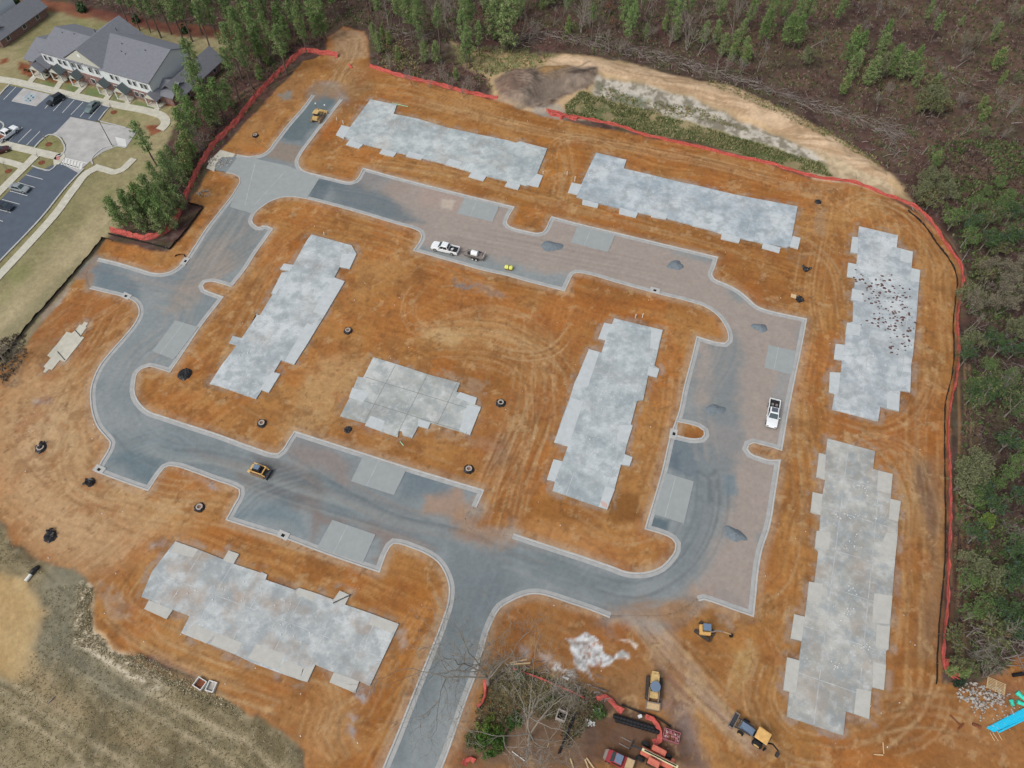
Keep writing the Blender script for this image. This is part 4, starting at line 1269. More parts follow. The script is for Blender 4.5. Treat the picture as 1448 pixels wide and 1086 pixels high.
# ------------------------------------------------------------------ concrete parking pads
PL = ['in the north drive bay above the pickup and trailer', 'in the north drive bay right of the widest gravel heap', 'near the white parked pickup on the east side', 'on the east drive below the small finger island', 'in the south drive bay below the small middle slab', 'in the south drive bay above the brown stained slab', 'in the west drive bay left of the clay island']
for q, lb in zip(PADS, PL):
    w_ = [p_[:2] for p_ in W(q, .09)]
    cx = sum(p_[0] for p_ in w_) / 4
    cy = sum(p_[1] for p_ in w_) / 4
    t = empty('concrete_pad', (cx, cy, 0), 0, label='grey concrete parking pad ' + lb, cat='concrete pad', group='accessible parking pads cast in the stone drive')
    mb = MB().prism([(p_[0] - cx, p_[1] - cy) for p_ in w_], -.05, .13, M['pad'])
    a, b, c, d = [(p_[0] - cx, p_[1] - cy) for p_ in w_]
    f = .36
    p0 = (a[0] + (b[0] - a[0]) * f, a[1] + (b[1] - a[1]) * f)
    p1 = (d[0] + (c[0] - d[0]) * f, d[1] + (c[1] - d[1]) * f)
    mb.add([(p0[0] - .03, p0[1], .134), (p0[0] + .05, p0[1], .134), (p1[0] + .05, p1[1], .134), (p1[0] - .05, p1[1], .134)], [(0, 1, 2, 3)], M['joint'])
    mb.build('pad_deck', t, fixn=False)
w_ = [p_[:2] for p_ in W(PAD_BIG, .08)]
t = MB().prism(w_, -.05, .10, M['pad'])
for f in (.33, .66):
    a, b, c, d = at(318, 222, .1), at(449, 252, .1), at(330, 296, .1), at(400, 296, .1)
    p0 = (a[0] + (b[0] - a[0]) * f, a[1] + (b[1] - a[1]) * f)
    p1 = at(333 + 40 * f, 290, .1)
    t.add([(p0[0] - .05, p0[1], .104), (p0[0] + .05, p0[1], .104), (p1[0] + .05, p1[1], .104), (p1[0] - .05, p1[1], .104)], [(0, 1, 2, 3)], M['joint'])
t = t.build('entrance_pad', fixn=False)
tag(t, 'large grey concrete apron where the drive enters in the north west', 'concrete pad')

# riprap flume
pts = W(P('297,240 292,238 298,226 312,212 333,218 330,222 314,222 305,232 303,243'), .1)
t = MB().prism([p_[:2] for p_ in pts], -.05, .16, M['walk']).build('flume')
tag(t, 'pale concrete drainage flume between the apron and the orange fence', 'drainage flume')


def rock_pile(cx, cy, rx, ry, n, smin, smax, seed, hh=.3):
    r = random.Random(seed)
    mb = MB()
    for _ in range(n):
        a, d = r.uniform(0, 2 * pi), math.sqrt(r.random())
        x, y = cx + cos(a) * d * rx, cy + sin(a) * d * ry
        s = r.uniform(smin, smax)
        z = ground_z(x, y) + s * .25 + (1 - d) * hh * r.random()
        vs = []
        for k, (u, v, w) in enumerate(((1, 0, 0), (0, 1, 0), (-1, 0, 0), (0, -1, 0), (0, 0, 1), (0, 0, -1))):
            q = s * .5 * r.uniform(.6, 1.3)
            vs.append((u * q, v * q, w * q * .8))
        R = Matrix.Rotation(r.uniform(0, 6), 3, (r.random(), r.random(), r.random() + .1))
        vs = [tuple(R @ Vector(v) + Vector((x, y, z))) for v in vs]
        mb.add(vs, [(0, 1, 4), (1, 2, 4), (2, 3, 4), (3, 0, 4), (1, 0, 5), (2, 1, 5), (3, 2, 5), (0, 3, 5)], M['rock'] if r.random() < .7 else M['precast'])
    return mb


x, y = at(312, 230)
tag(rock_pile(x, y, 3.2, 2.0, 90, .25, .6, 2).build('riprap', fixn=False), 'grey riprap stones heaped on the flume by the orange fence', 'riprap', kind='stuff')
x, y = at(288, 274)
tag(rock_pile(x, y, 1.8, 1.2, 40, .2, .5, 3).build('riprap', fixn=False), 'small bed of grey stones below the flume', 'riprap', kind='stuff')

# ------------------------------------------------------------------ heaps of gravel on the drive
def gravel_heap(px, py, L, Wd, h, ang, label, seed):
    x, y, z = on(px, py)
    j, i = np.searchsorted(gy, y), np.searchsorted(gx, x)
    z = ZROAD if OUTd[j, i] > 0 else z
    r = random.Random(seed)
    mb = MB()
    n, m = 22, 6
    vs = [(0, 0, h)]
    ph = [r.uniform(0, 6) for _ in range(4)]
    for k in range(1, m + 1):
        f = k / m
        for q in range(n):
            a = 2 * pi * q / n
            w = 1 + .12 * sin(3 * a + ph[0]) + .08 * sin(5 * a + ph[1]) + r.uniform(-.04, .04)
            zz = h * (1 - f**1.25) * r.uniform(.88, 1.08) if k < m else -.05
            vs.append((cos(a) * f * L / 2 * w, sin(a) * f * Wd / 2 * w, zz))
    fs = [(0, 1 + q, 1 + (q + 1) % n) for q in range(n)]
    for k in range(m - 1):
        for q in range(n):
            fs.append((1 + k * n + q, 1 + (k + 1) * n + q, 1 + (k + 1) * n + (q + 1) % n, 1 + k * n + (q + 1) % n))
    mb.add(vs, fs, M['gravelpile'])
    o = mb.build('gravel_heap', smoothed=True)
    o.location = (x, y, z)
    o.rotation_euler = (0, 0, ang)
    tag(o, label, 'gravel heap', 'heaps of blue grey gravel on the drive')


for px, py, L, Wd, h, a, lb in ((780, 349, 5.0, 3.0, .7, -.1, 'widest gravel heap, beside the upper middle parking pad'), (955, 376, 3.4, 2.8, .7, .1, 'roundish gravel heap alone at the east end of the north drive'), (1074, 464, 3.4, 2.1, .6, -.3, 'gravel heap on the bend above the pad near the parked white pickup'),
                               (1011, 580, 3.9, 2.3, .6, .05, 'gravel heap left of the parked white pickup, above the finger island'), (1038, 756, 4.0, 2.4, .7, -.5, 'gravel heap lowest down the east drive')):
    gravel_heap(px, py, L, Wd, h, a, lb + ', blue grey stone', int(px))


# ------------------------------------------------------------------ drains in the clay
def drain_ring(px, py, label, s=1.0, wrap=True, lid='rim', seed=0, sheet=False, ring=True, h=.5):
    s *= .84
    h *= .85
    x, y, z = on(px, py, h * .6)
    r = random.Random(seed)
    t = empty('storm_drain', (x, y, z), r.uniform(0, 3), label=label, cat='storm drain', group='storm drain risers standing in the clay')
    if ring:
        mb = MB()
        n = 14
        ro, ri = .62 * s, .36 * s
        vs = []
        for k in range(n):
            a = 2 * pi * k / n
            c, q = cos(a), sin(a)
            vs += [(c * ro, q * ro, -.2), (c * ro, q * ro, h), (c * ri, q * ri, h), (c * ri, q * ri, h - .25)]
        fs = []
        for k in range(n):
            a, b = k * 4, ((k + 1) % n) * 4
            for e in range(3):
                fs.append((a + e, b + e, b + e + 1, a + e + 1))
        mb.add(vs, fs, M['precast'])
        mb.build('concrete_ring', t)
        MB().tube([(0, 0, h - .24), (0, 0, h - .2)], ri + .02, 12, M['ironlid'] if lid == 'rim' else M['hole']).build('cover', t)
    if wrap:
        mb = MB()
        n = 18
        rings = []
        for rr, zz in ((.66 * s, h + .04), (.82 * s, h * .5), (1.0 * s, .02), (.66 * s, -.08)):
            rings.append([(cos(2 * pi * k / n) * rr * r.uniform(.88, 1.16), sin(2 * pi * k / n) * rr * r.uniform(.88, 1.16), zz + r.uniform(-.06, .08)) for k in range(n)])
        mb.loft(rings, M['plastic'], caps=False)
        if not ring:
            mb.add(rings[0] + [(0, 0, h * .75)], [(k, (k + 1) % n, n) for k in range(n)], M['plastic'])
        mb.build('fabric_wrap', t)
    if sheet:
        for q in range(2):
            mb = MB()
            a0 = r.uniform(0, 6)
            n = 7
            pts = [(cos(a0) * (k - 3) * .27, sin(a0) * (k - 3) * .27) for k in range(n)]
            vs = []
            ox, oy = r.uniform(-.5, .5), r.uniform(-.5, .5)
            for k, (a, b) in enumerate(pts):
                w = r.uniform(.15, .4)
                zz = h * .6 + .2 + .15 * sin(k * 2 + q)
                vs += [(a - sin(a0) * w + ox, b + cos(a0) * w + oy, zz), (a + ox, b + oy, zz + .15), (a + sin(a0) * w + ox, b - cos(a0) * w + oy, zz - .1)]
            fs = []
            for k in range(n - 1):
                fs += [(k * 3, k * 3 + 3, k * 3 + 4, k * 3 + 1), (k * 3 + 1, k * 3 + 4, k * 3 + 5, k * 3 + 2)]
            mb.add(vs, fs, M['plastic'])
            mb.build('plastic_fold', t, fixn=False)


for i, (px, py, lb, kw_) in enumerate((
    (361, 191, 'black wrapped drain riser on the clay between the orange fence and the north west spur', dict(s=.95)), (492, 467, 'drain riser with pale rim just right of the slab on the left of the loop', dict(s=1.05)),
    (370, 598, 'drain riser with bright pale ring below the slab on the left of the loop', dict(s=1.1)), (492, 607, 'ragged dark drain pit at the lower left corner of the small middle slab', dict(ring=False, s=.9, h=.3)),
    (708, 569, 'squarish black wrapped drain riser right of the small middle slab', dict(s=1.1, lid='h')), (663, 663, 'dark drain riser above the right end of the south drive bay', dict(s=1.1)),
    (282, 717, 'drain riser with a wide white ring below the south drive kerb', dict(s=1.15)), (57, 633, 'black wrapped drain with a pale centre among circular wheel marks in the west', dict(s=1.3, sheet=True)),
    (70, 758, 'shiny black wrapped drain near the edge of the south west field', dict(ring=False, s=1.3, sheet=True)), (127, 681, 'black plastic bundle over a drain at the south west kerb corner', dict(ring=False, s=1.0, sheet=True, h=.7)),
    (261, 528, 'large black plastic wrapped drain beside the west bay kerb', dict(ring=False, s=1.6, sheet=True, h=.6)), (1157, 285, 'dark drain ring on the clay above the north east slab', dict(ring=False, s=.9, h=.3)),
    (1140, 380, 'low dark drain pit on the clay left of the muddy slab', dict(ring=False, s=.8, h=.25, sheet=True)), (1131, 422, 'dark wrapped drain with a pale board beside it on the east clay', dict(ring=False, s=1.0, sheet=True)))):
    drain_ring(px, py, lb, seed=i, **kw_)
x, y, z = on(1122, 419, .3)
tag(MB().box(x, y, z + .35, 1.1, .9, .12, M['wood'], rz=-.3, tilt=(.2, .1)).build('board', bevel=.02), 'pale square board leaning by the dark wrapped drain on the east clay', 'board')


# white open boxes in the field, and the one by the yellow sand
def open_box(px, py, L, Wd, h, a, m_in, label, cat='box'):
    x, y, z = on(px, py, h * .5)
    t = empty('precast_box', (x, y, z), a, label=label, cat=cat)
    mb = MB()
    th = .12
    mb.box(0, Wd / 2 - th / 2, h / 2, L, th, h, M['offwhite'])
    mb.box(0, -Wd / 2 + th / 2, h / 2, L, th, h, M['offwhite'])
    mb.box(L / 2 - th / 2, 0, h / 2 - .001, th, Wd - 2 * th, h - .004, M['offwhite'])
    mb.box(-L / 2 + th / 2, 0, h / 2 - .001, th, Wd - 2 * th, h - .004, M['offwhite'])
    mb.build('box_wall', t)
    MB().box(0, 0, .12, L - 2 * th - .02, Wd - 2 * th - .02, .1, m_in).build('box_floor', t)
    return t


open_box(283, 967, 1.6, 1.45, .6, -.5, M['mulch'], 'white open box holding brown soil at the edge of the south west field')
open_box(299, 971, 1.3, 1.5, .6, -.25, M['rock'], 'white open box with grey inside at the edge of the south west field')
x, y, z = on(43, 813, .3)
t = empty('pipe_end', (x, y, z), 1.15, label='white pipe end with a black plastic sleeve by the sandy patch in the south west', cat='pipe')
MB().tube([(-1.1, 0, .25), (.2, 0, .3)], .28, 12, M['whitepvc']).build('pipe_barrel', t)
mb = MB()
mb.tube([(.1, 0, .3), (.7, .05, .35), (1.3, -.1, .3), (1.7, 0, .15)], [.36, .42, .38, .2], 9, M['plastic'])
mb.build('plastic_sleeve', t)

# white stub pipes near the slabs
for i, (px, py, lb) in enumerate(((474, 166, 'left'), (486, 172, 'right'))):
    pass
STUBS = [(476, 168, .9, 'upright white pipe stub left of the pad at the long north slab'), (485, 173, 1.1, 'upright white pipe stub beside the west tip of the long north slab'), (768, 244, .7, 'short white pipe stub off the east end of the long north slab'), (802, 245, 1.1, 'white pipe stub on the clay between the two north slabs, upper one'), (813, 253, 1.3, 'tallest white pipe stub just left of the bluish north slab'),
         (899, 447, 1.2, 'left one of the two white pipe stubs above the slab right of centre'), (909, 446, 1.2, 'right one of the two white pipe stubs above the slab right of centre'), (458, 330, .8, 'short pale stake above the slab on the left of the loop'), (658, 612, .6, 'little white elbow pipe on the clay right below the small middle slab')]
for px, py, h, lb in STUBS:
    x, y, z = on(px, py, h / 2)
    t = MB().tube([(0, 0, -.1), (0, 0, h - .1), (.06, 0, h)], .09, 8, M['whitepvc']).build('pipe_stub')
    t.location = (x, y, z)
    tag(t, lb, 'pipe stub', 'white pipe stubs sticking out of the clay')
for px, py, lb in ((298, 613 - 0, 'white marker cap on the inner kerb of the south west bend'), (525, 616 + 12, 'white marker cap')):
    pass
for k, (a, b, m_, lb) in enumerate((((555, 146.5), (577, 151.5), 'greenpvc', 'pale green pipe lying along the top edge of the long north slab'), ((566, 625), (571, 631), 'greenpvc', 'short yellow green pipe piece below the small middle slab'), ((1248, 1050), (1249, 1066), 'wood', 'thin pale batten lying on the clay in the lower right'), ((1235, 1067), (1248, 1068), 'wood', 'short pale batten lying crosswise beside another in the lower right'),
                                   ((645, 607), (655, 600), 'steel', 'thin bent steel bar on the clay right of the small middle slab'))):
    p, q = at(*a), at(*b)
    z = ground_z(*p) + .1
    tag(MB().tube([(p[0], p[1], z), (q[0], q[1], z)], .09, 8, M[m_]).build('pipe' if 'pipe' in lb else ('bar' if 'bar' in lb else 'batten')), lb, 'pipe' if 'pipe' in lb else ('bar' if 'bar' in lb else 'batten'))


# ------------------------------------------------------------------ fences
def mesh_fence(pts, h, label, seed, lean=.35, post_step=3.0, z_off=0, m='mesh', name='safety_fence', cat='safety fence', amp=.12, posts=True, side=1, thick=.02):
    """sagging netting on stakes"""
    w = smooth(W(pts), .7)
    r = random.Random(seed)
    base = w[0]
    t = empty(name, (base[0], base[1], ground_z(*base)), 0, label=label, cat=cat)
    secs = []
    n = len(w)
    top = []
    for i, (x, y) in enumerate(w):
        a, b = w[max(i - 1, 0)], w[min(i + 1, n - 1)]
        L = math.hypot(b[0] - a[0], b[1] - a[1]) or 1
        nx_, ny_ = -(b[1] - a[1]) / L * side, (b[0] - a[0]) / L * side
        sag = (.10 * (1 + sin(i * .7 / post_step * 2 * pi)) + r.uniform(0, .12)) * h
        le = lean + r.uniform(-.12, .12)
        gz = ground_z(x, y)
        wob = r.uniform(-amp, amp)
        ring = []
        for f in (0, .35, .7, 1.0):
            off = le * f * h + wob * sin(f * 3.0) + amp * .6 * sin(f * 9 + i)
            zz = gz + (h - sag) * f - base_z(t)
            ring.append((x + nx_ * off - base[0], y + ny_ * off - base[1], zz + z_off))
        ring2 = [(q[0] + nx_ * -thick, q[1] + ny_ * -thick, q[2]) for q in reversed(ring)]
        secs.append(ring + ring2)
        if i % max(1, int(post_step / .7)) == 0:
            top.append((x, y, gz, nx_ * le * h, ny_ * le * h))
    mb = MB()
    mb.loft(secs, M[m])
    mb.build('netting' if m == 'mesh' else 'fabric', t)
    if posts:
        for x, y, gz, ox, oy in top[:95]:
            q = MB().tube([(x - base[0], y - base[1], gz - base_z(t) - .1), (x - base[0] + ox * .95, y - base[1] + oy * .95, gz - base_z(t) + h * 1.04)], .035, 5, M['stake'])
            q.build('stake', t, fixn=False)
    return t


def base_z(t):
    return t.location[2]


FW = T(0, 1, '455,322 440,312! 360,300 270,292 235,318 150,402 60,492 0,560') + T(0, 0, '1300,690 1200,790 1130,900 1045,1070') + T(1, 0, '1000,130 960,200 880,252 800,272 720,255 610,228')
mesh_fence(FW, 1.25, 'orange safety netting curving down the west edge of the clay beside the pine belt', 1, lean=.5, side=-1)
mesh_fence(T(0, 1, '635,374 700,395 800,425 1000,472 1200,525 1340,550'), 1.0, 'orange safety netting along the north edge, left stretch up to the dark stockpile', 2, lean=.4, side=1)
FE = T(0, 2, '205,612 290,640 420,662 620,708 750,752 900,787 1100,832 1250,872') + T(0, 3, '0,900 150,945 300,988 420,1002 480,1008 560,1035 680,1086') + T(1, 3, '700,38 860,108 930,180 1010,300 1090,415 1103,480 1088,600 1073,700 1078,850 1078,950 1068,1030') + T(2, 3, '1030,150 1020,300 1030,500 1032,800') + T(3, 3, '1020,0 1015,200 995,400 990,480 1010,560 1075,605')
mesh_fence(FE, .9, 'orange safety netting running from the dark stockpile round the whole east edge', 3, lean=.12, side=1, post_step=4.2, amp=.08)
mesh_fence(T(0, 2, '205,612 225,640 275,650 285,668 300,655 370,668'), .7, 'loose heap of orange netting at the foot of the fence by the dark stockpile', 4, lean=.6, amp=.35, posts=False)
mesh_fence(T(0, 1, '515,360 525,375 535,382'), .5, 'scrap of orange netting on the dirt track in the north west', 5, lean=.8, amp=.2, posts=False)
mesh_fence(T(3, 2, '485,718 530,705 560,722 575,752 605,772 620,785'), .65, 'bunched orange netting above the black pipes at the bottom', 6, lean=.7, amp=.5, posts=False)
mesh_fence(T(3, 2, '750,815 790,822 820,850 832,885 822,925 790,940'), .7, 'hooked run of bunched orange netting beside the red steel bin', 7, lean=.7, amp=.5, posts=False)
mesh_fence(T(3, 2, '20,540 180,600 310,655 372,682 436,712'), .45, 'low faded orange netting trailing through the scrub below the white washout', 8, lean=.3, amp=.1, posts=False)
mesh_fence(T(3, 1, '1260,605 1266,650 1262,690 1250,725 1225,738'), .8, 'short bright orange netting right of the entrance road under the bare tree', 9, lean=.7, amp=.25, posts=False)
mesh_fence(T(3, 1, '1168,1082 1180,1062 1195,1050 1208,1062'), .9, 'orange netting bundle at the bottom edge right of the entrance road', 10, lean=.8, amp=.3, posts=False)
mesh_fence(T(3, 3, '990,480 1000,540 1040,585 1075,605'), .8, 'slumped end of the orange netting by the wooded corner in the south east', 11, lean=1.0, amp=.35, posts=False)
ks = dict(m='silt', name='silt_fence', cat='silt fence', amp=.05)
mesh_fence(T(1, 0, '1040,72! 1125,96! 1040,210 938,326! 850,300 760,278 600,240'), .75, 'black silt fence boxing in the litter strip below the orange netting in the west', 21, lean=.1, **ks)
mesh_fence(T(1, 0, '625,278 600,265 565,262! 480,370 400,465 300,580 200,690 110,800 50,885 -40,960'), .95, 'long black silt fence between the dry lawn and the clay in the west', 22, lean=.45, side=1, **ks)
mesh_fence(T(1, 3, '800,110 880,180 960,290 1045,410 1070,480 1062,600 1050,750 1055,900 1040,1040') + T(2, 3, '1010,100 1002,300 1005,600 1000,1046') + T(3, 3, '990,100 965,400 957,625'), .5, 'black silt fence inside the orange netting on the east edge', 23, lean=.1, post_step=4.5, **ks)
mesh_fence(T(3, 2, '620,740 740,790 800,805 870,850 890,862'), .45, 'black silt fabric running below the tracked loader with the tan bucket', 24, lean=.4, posts=False, **ks)
mesh_fence(T(1, 0, '1030,368 1020,352 975,358 965,365'), .4, 'scrap of black silt fabric beside the kerb inlet of the west drive', 25, lean=.5, posts=False, **ks)
def heading(p, q, z=0):
    a, b = at(*p, z), at(*q, z)
    return math.atan2(b[1] - a[1], b[0] - a[0])


def wheels(t, xs, y, r, w, rimm=None, name='wheel'):
    for x in xs:
        for s in (1, -1):
            k = MB().tube([(0, -w / 2, 0), (0, w / 2, 0)], r, 18, M['tyre']).build(name, t, .03)
            k.location = (x, s * y, r)
            q = MB().tube([(0, s * (w / 2 - .05), 0), (0, s * (w / 2 + .015), 0)], r * .58, 12, rimm or M['rim']).build('rim', k)


def quad(t, name, pts, m, th=.02):
    """a thin solid pane through four points"""
    v = [Vector(p) for p in pts]
    n = (v[1] - v[0]).cross(v[3] - v[0]).normalized() * th
    mb = MB()
    mb.add([tuple(p + n) for p in v] + [tuple(p - n) for p in v], [(0, 1, 2, 3), (7, 6, 5, 4), (0, 4, 5, 1), (1, 5, 6, 2), (2, 6, 7, 3), (3, 7, 4, 0)], m)
    return mb.build(name, t)


def cabin(t, x0, x1, xt0, xt1, z0, z1, w0, w1, paint, glass_f=None, n_side=2, sunroof=False):
    """greenhouse from sill z0 to roof z1, panes a little proud of it"""
    g = glass_f or M['windscreen']
    mb = MB()
    mb.loft([[(x0, -w0, z0), (x1, -w0, z0), (x1, w0, z0), (x0, w0, z0)], [(xt0, -w1, z1 - .05), (xt1, -w1, z1 - .05), (xt1, w1, z1 - .05), (xt0, w1, z1 - .05)], [(xt0 + .12, -w1 + .12, z1), (xt1 - .12, -w1 + .12, z1), (xt1 - .12, w1 - .12, z1), (xt0 + .12, w1 - .12, z1)]], paint)
    mb.build('cab', t, .04)

    def lerp(a, b, f):
        return tuple(a[i] + (b[i] - a[i]) * f for i in range(3))
    zt = z1 - .05
    A, B, C, D = (x1, -w0, z0), (x1, w0, z0), (xt1, w1, zt), (xt1, -w1, zt)

    def pane(name, A, B, C, D, fx0, fx1, fz0, fz1, m, out):
        p = []
        for fx, fz in ((fx0, fz0), (fx1, fz0), (fx1, fz1), (fx0, fz1)):
            q = lerp(lerp(A, B, fx), lerp(D, C, fx), fz)
            p.append((q[0] + out[0], q[1] + out[1], q[2] + out[2]))
        quad(t, name, p, m, .012)
    pane('windscreen', A, B, C, D, .06, .94, .08, .94, g, (.02, 0, .01))
    pane('rear_window', (x0, -w0, z0), (x0, w0, z0), (xt0, w1, zt), (xt0, -w1, zt), .1, .9, .15, .92, M['glass'], (-.02, 0, .01))
    for s in (1, -1):
        for k in range(n_side):
            f0, f1 = .06 + k * .9 / n_side, .02 + (k + 1) * .9 / n_side
            pane('side_window', (x0, s * w0, z0), (x1, s * w0, z0), (xt1, s * w1, zt), (xt0, s * w1, zt), f0, f1, .1, .92, M['glass'], (0, s * .02, .005))
    if sunroof:
        MB().box((xt0 + xt1) / 2 - .02, 0, z1 + .008, (xt1 - xt0) * .72, w1 * 1.45, .03, M['roofglass']).build('sunroof', t, .01)


def pickup(name, loc, rz, paint, label, sunroof=False, load=0, bedm=None):
    t = empty(name, loc, rz, label=label, cat='pickup truck')
    b = MB()
    secs = []
    for x, w, z0, z1 in ((-3.02, .93, .5, 1.0), (-2.9, .98, .42, 1.16), (-.95, 1.0, .4, 1.18), (1.4, 1.0, .4, 1.17), (2.3, .98, .42, 1.14), (2.85, .93, .45, 1.02), (3.05, .8, .5, .8)):
        secs.append([(x, -w, z0), (x, w, z0), (x, w, z1 - .14), (x, w * .93, z1), (x, -w * .93, z1), (x, -w, z1 - .14)])
    if True:
        # cut the bed: body in front is solid, the rear is a tray with walls
        b.loft([s for s in secs if s[0][0] > -1], paint)
        b.box(-1.98, 0, .62, 2.06, 1.96, .36, paint)
        for s in (1, -1):
            b.box(-1.98, s * .93, .98, 2.06, .13, .38, paint)
        b.box(-3.0, 0, .97, .1, 1.85, .36, paint)
    b.build('body', t, .035)
    MB().box(-1.97, 0, .83, 1.95, 1.72, .06, bedm or M['bed']).build('truck_bed', t)
    cabin(t, -.93, 1.45, -.68, .62, 1.14, 1.86, .93, .76, paint, n_side=2, sunroof=sunroof)
    wheels(t, (1.95, -1.85), .9, .41, .28)
    for s in (1, -1):
        MB().box(3.0, s * .68, .86, .12, .34, .18, M['chrome']).build('headlight', t, .02)
        MB().box(1.05, s * 1.12, 1.2, .12, .22, .2, paint).build('mirror', t, .03)
        MB().box(-3.06, s * .86, .95, .05, .14, .3, M['red']).build('tail_light', t)
    MB().box(3.04, 0, .56, .14, 1.8, .2, M['chrome']).build('bumper', t, .03)
    return t


def sedan(loc, rz, paint, label, suv=False):
    t = empty('parked_car', loc, rz, label=label, cat='car', group='cars parked in the neighbours\' lot')
    h = 1.0 if suv else .9
    b = MB()
    secs = []
    for x, w, z0, z1 in ((-2.35, .72, .45, h - .12), (-2.2, .84, .35, h), (-1.2, .9, .3, h + .02), (1.0, .9, .3, h), (1.9, .86, .32, h - .12), (2.3, .74, .38, h - .28)):
        secs.append([(x, -w, z0), (x, w, z0), (x, w, z1 - .2), (x, w * .88, z1), (x, -w * .88, z1), (x, -w, z1 - .2)])
    b.loft(secs, paint)
    b.build('body', t, .05)
    if suv:
        cabin(t, -2.15, 1.1, -1.85, .35, h - .02, 1.7, .82, .66, paint, n_side=3)
    else:
        cabin(t, -1.75, 1.05, -1.05, .3, h - .02, 1.42, .8, .6, paint, n_side=2)
    wheels(t, (1.45, -1.4), .8, .34, .22)
    for s in (1, -1):
        MB().box(2.2, s * .6, .62, .1, .3, .12, M['chrome']).build('headlight', t, .02)
    return t


# white pickup with its trailer on the north drive
zr = ZROAD
p0, p1 = (611, 345), (648, 357)
hd = heading((684, 371), (612, 349))
hd = heading((650, 356.5), (611, 347.0), .8)
x, y = at(629.3, 350.0, .9)
pk = pickup('pickup_truck', (x, y, zr), hd, M['white'], 'white crew cab pickup coupled to the tank trailer on the north drive')
c, s = cos(hd), sin(hd)


def rel(o, dx, dy, c=c, s=s):
    return (o[0] + dx * c - dy * s, o[1] + dx * s + dy * c)


q = rel((x, y), -1.7, .05)
t = MB().tube([(-.28, 0, 0), (-.1, 0, .05), (.25, 0, 0)], [.14, .2, .12], 10, M['offwhite']).tube([(.05, .25, 0), (.4, .3, .1)], [.14, .1], 8, M['offwhite']).build('plastic_jug')
t.location = (q[0], q[1], zr + 1.02)
t.rotation_euler = (0, 0, hd + .6)
tag(t, 'white plastic jugs lying in the black bed of the pickup with the trailer', 'jug')

# trailer
x2, y2 = at(672.0, 361.0, .6)
t = empty('tank_trailer', (x2, y2, zr), hd, label='dark flatbed trailer with ramp and twin axles behind the white pickup', cat='trailer')
mb = MB()
mb.box(0, 0, .62, 3.9, 1.8, .1, M['worn'])
for s_ in (1, -1):
    mb.box(0, s_ * .88, .82, 3.9, .05, .06, M['steel'])
    for k in range(5):
        mb.box(-1.9 + k * .95, s_ * .88, .74, .05, .05, .2, M['steel'])
mb.build('deck', t)
mb = MB()
mb.tube([(1.95, .75, .6), (3.2, 0, .55)], .05, 6, M['steel'])
mb.tube([(1.95, -.75, .6), (3.2, 0, .55)], .05, 6, M['steel'])
mb.build('drawbar', t)
mb = MB()
for k in range(7):
    mb.box(-2.05, -.85 + k * .283, 1.0, .05, .05, .85, M['worn'])
mb.box(-2.05, 0, 1.42, .07, 1.85, .07, M['offwhite'])
mb.build('ramp_gate', t)
wheels(t, (.25, -.55), 1.02, .36, .2, M['offwhite'])
for s_ in (1, -1):
    MB().box(-.15, s_ * 1.02, .8, 1.8, .28, .05, M['steel']).build('mudguard', t)
MB().box(1.3, .1, .95, .6, .5, .5, M['steel']).tube([(1.3, .1, 1.2), (1.3, .1, 1.4)], .08, 8, M['black']).build('pump', t, .03)
q = rel((x2, y2), .1, .1)
t = MB().tube([(0, -.75, 0), (0, -.66, 0), (0, .66, 0), (0, .75, 0)], [.36, .6, .6, .36], 20, M['white']).tube([(0, 0, .4), (0, 0, .56)], .12, 10, M['white']).build('water_tank', smoothed=False)
for k in (-.35, .35):
    pass
t.location = (q[0], q[1], zr + 1.28)
t.rotation_euler = (0, 0, hd + pi / 2)
tag(t, 'white barrel shaped water tank strapped on the trailer deck', 'tank')
q = rel((x2, y2), -.95, -.35)
t = MB().box(0, 0, .15, .9, .5, .3, M['worn']).tube([(0, -.1, .32), (0, .2, .5)], .06, 6, M['black']).build('tool_box', bevel=.02)
t.location = (q[0], q[1], zr + .68)
t.rotation_euler = (0, 0, hd)
tag(t, 'greyish tool box at the rear of the trailer beside the ramp gate', 'tool box')
x, y = at(719.5, 378.3, .5)
t = empty('spray_tank', (x, y, zr), hd + .08, label='bright yellow tank with a dark strap standing alone by the inner kerb', cat='tank')
MB().tube([(-.85, 0, .5), (-.72, 0, .5), (-.06, 0, .5)], [.3, .46, .46], 16, M['yellow']).tube([(.06, 0, .5), (.72, 0, .5), (.85, 0, .5)], [.46, .46, .3], 16, M['yellow']).build('tank_shell', t)
MB().tube([(-.07, 0, .5), (.07, 0, .5)], .49, 16, M['steel']).tube([(0, 0, .95), (0, 0, 1.08)], .1, 8, M['black']).build('strap', t)
MB().box(0, 0, .04, 1.5, .8, .07, M['mulch']).build('base_skid', t)

hd2 = heading((1096, 566), (1091, 603))
x, y = at(1093.6, 584.2, .9)
pickup('pickup_truck', (x, y, zr), hd2, M['white'], 'white pickup with a dark sunroof, parked alone on the east drive', sunroof=True)
c, s = cos(hd2), sin(hd2)
for k, (dx, dy, lb) in enumerate(((-1.75, .35, 'left'), (-1.75, -.35, 'right'))):
    q = rel((x, y), dx, dy, c, s)
    t = MB().box(0, 0, .14, .5, .42, .26, M['worn']).build('crate', bevel=.03)
    t.location = (q[0], q[1], zr + .86)
    t.rotation_euler = (0, 0, hd2 + .2 * k)
    tag(t, 'light grey bundle in the bed of the lone east pickup, on the truck\'s %s side' % ('left' if dy > 0 else 'right'), 'bundle')


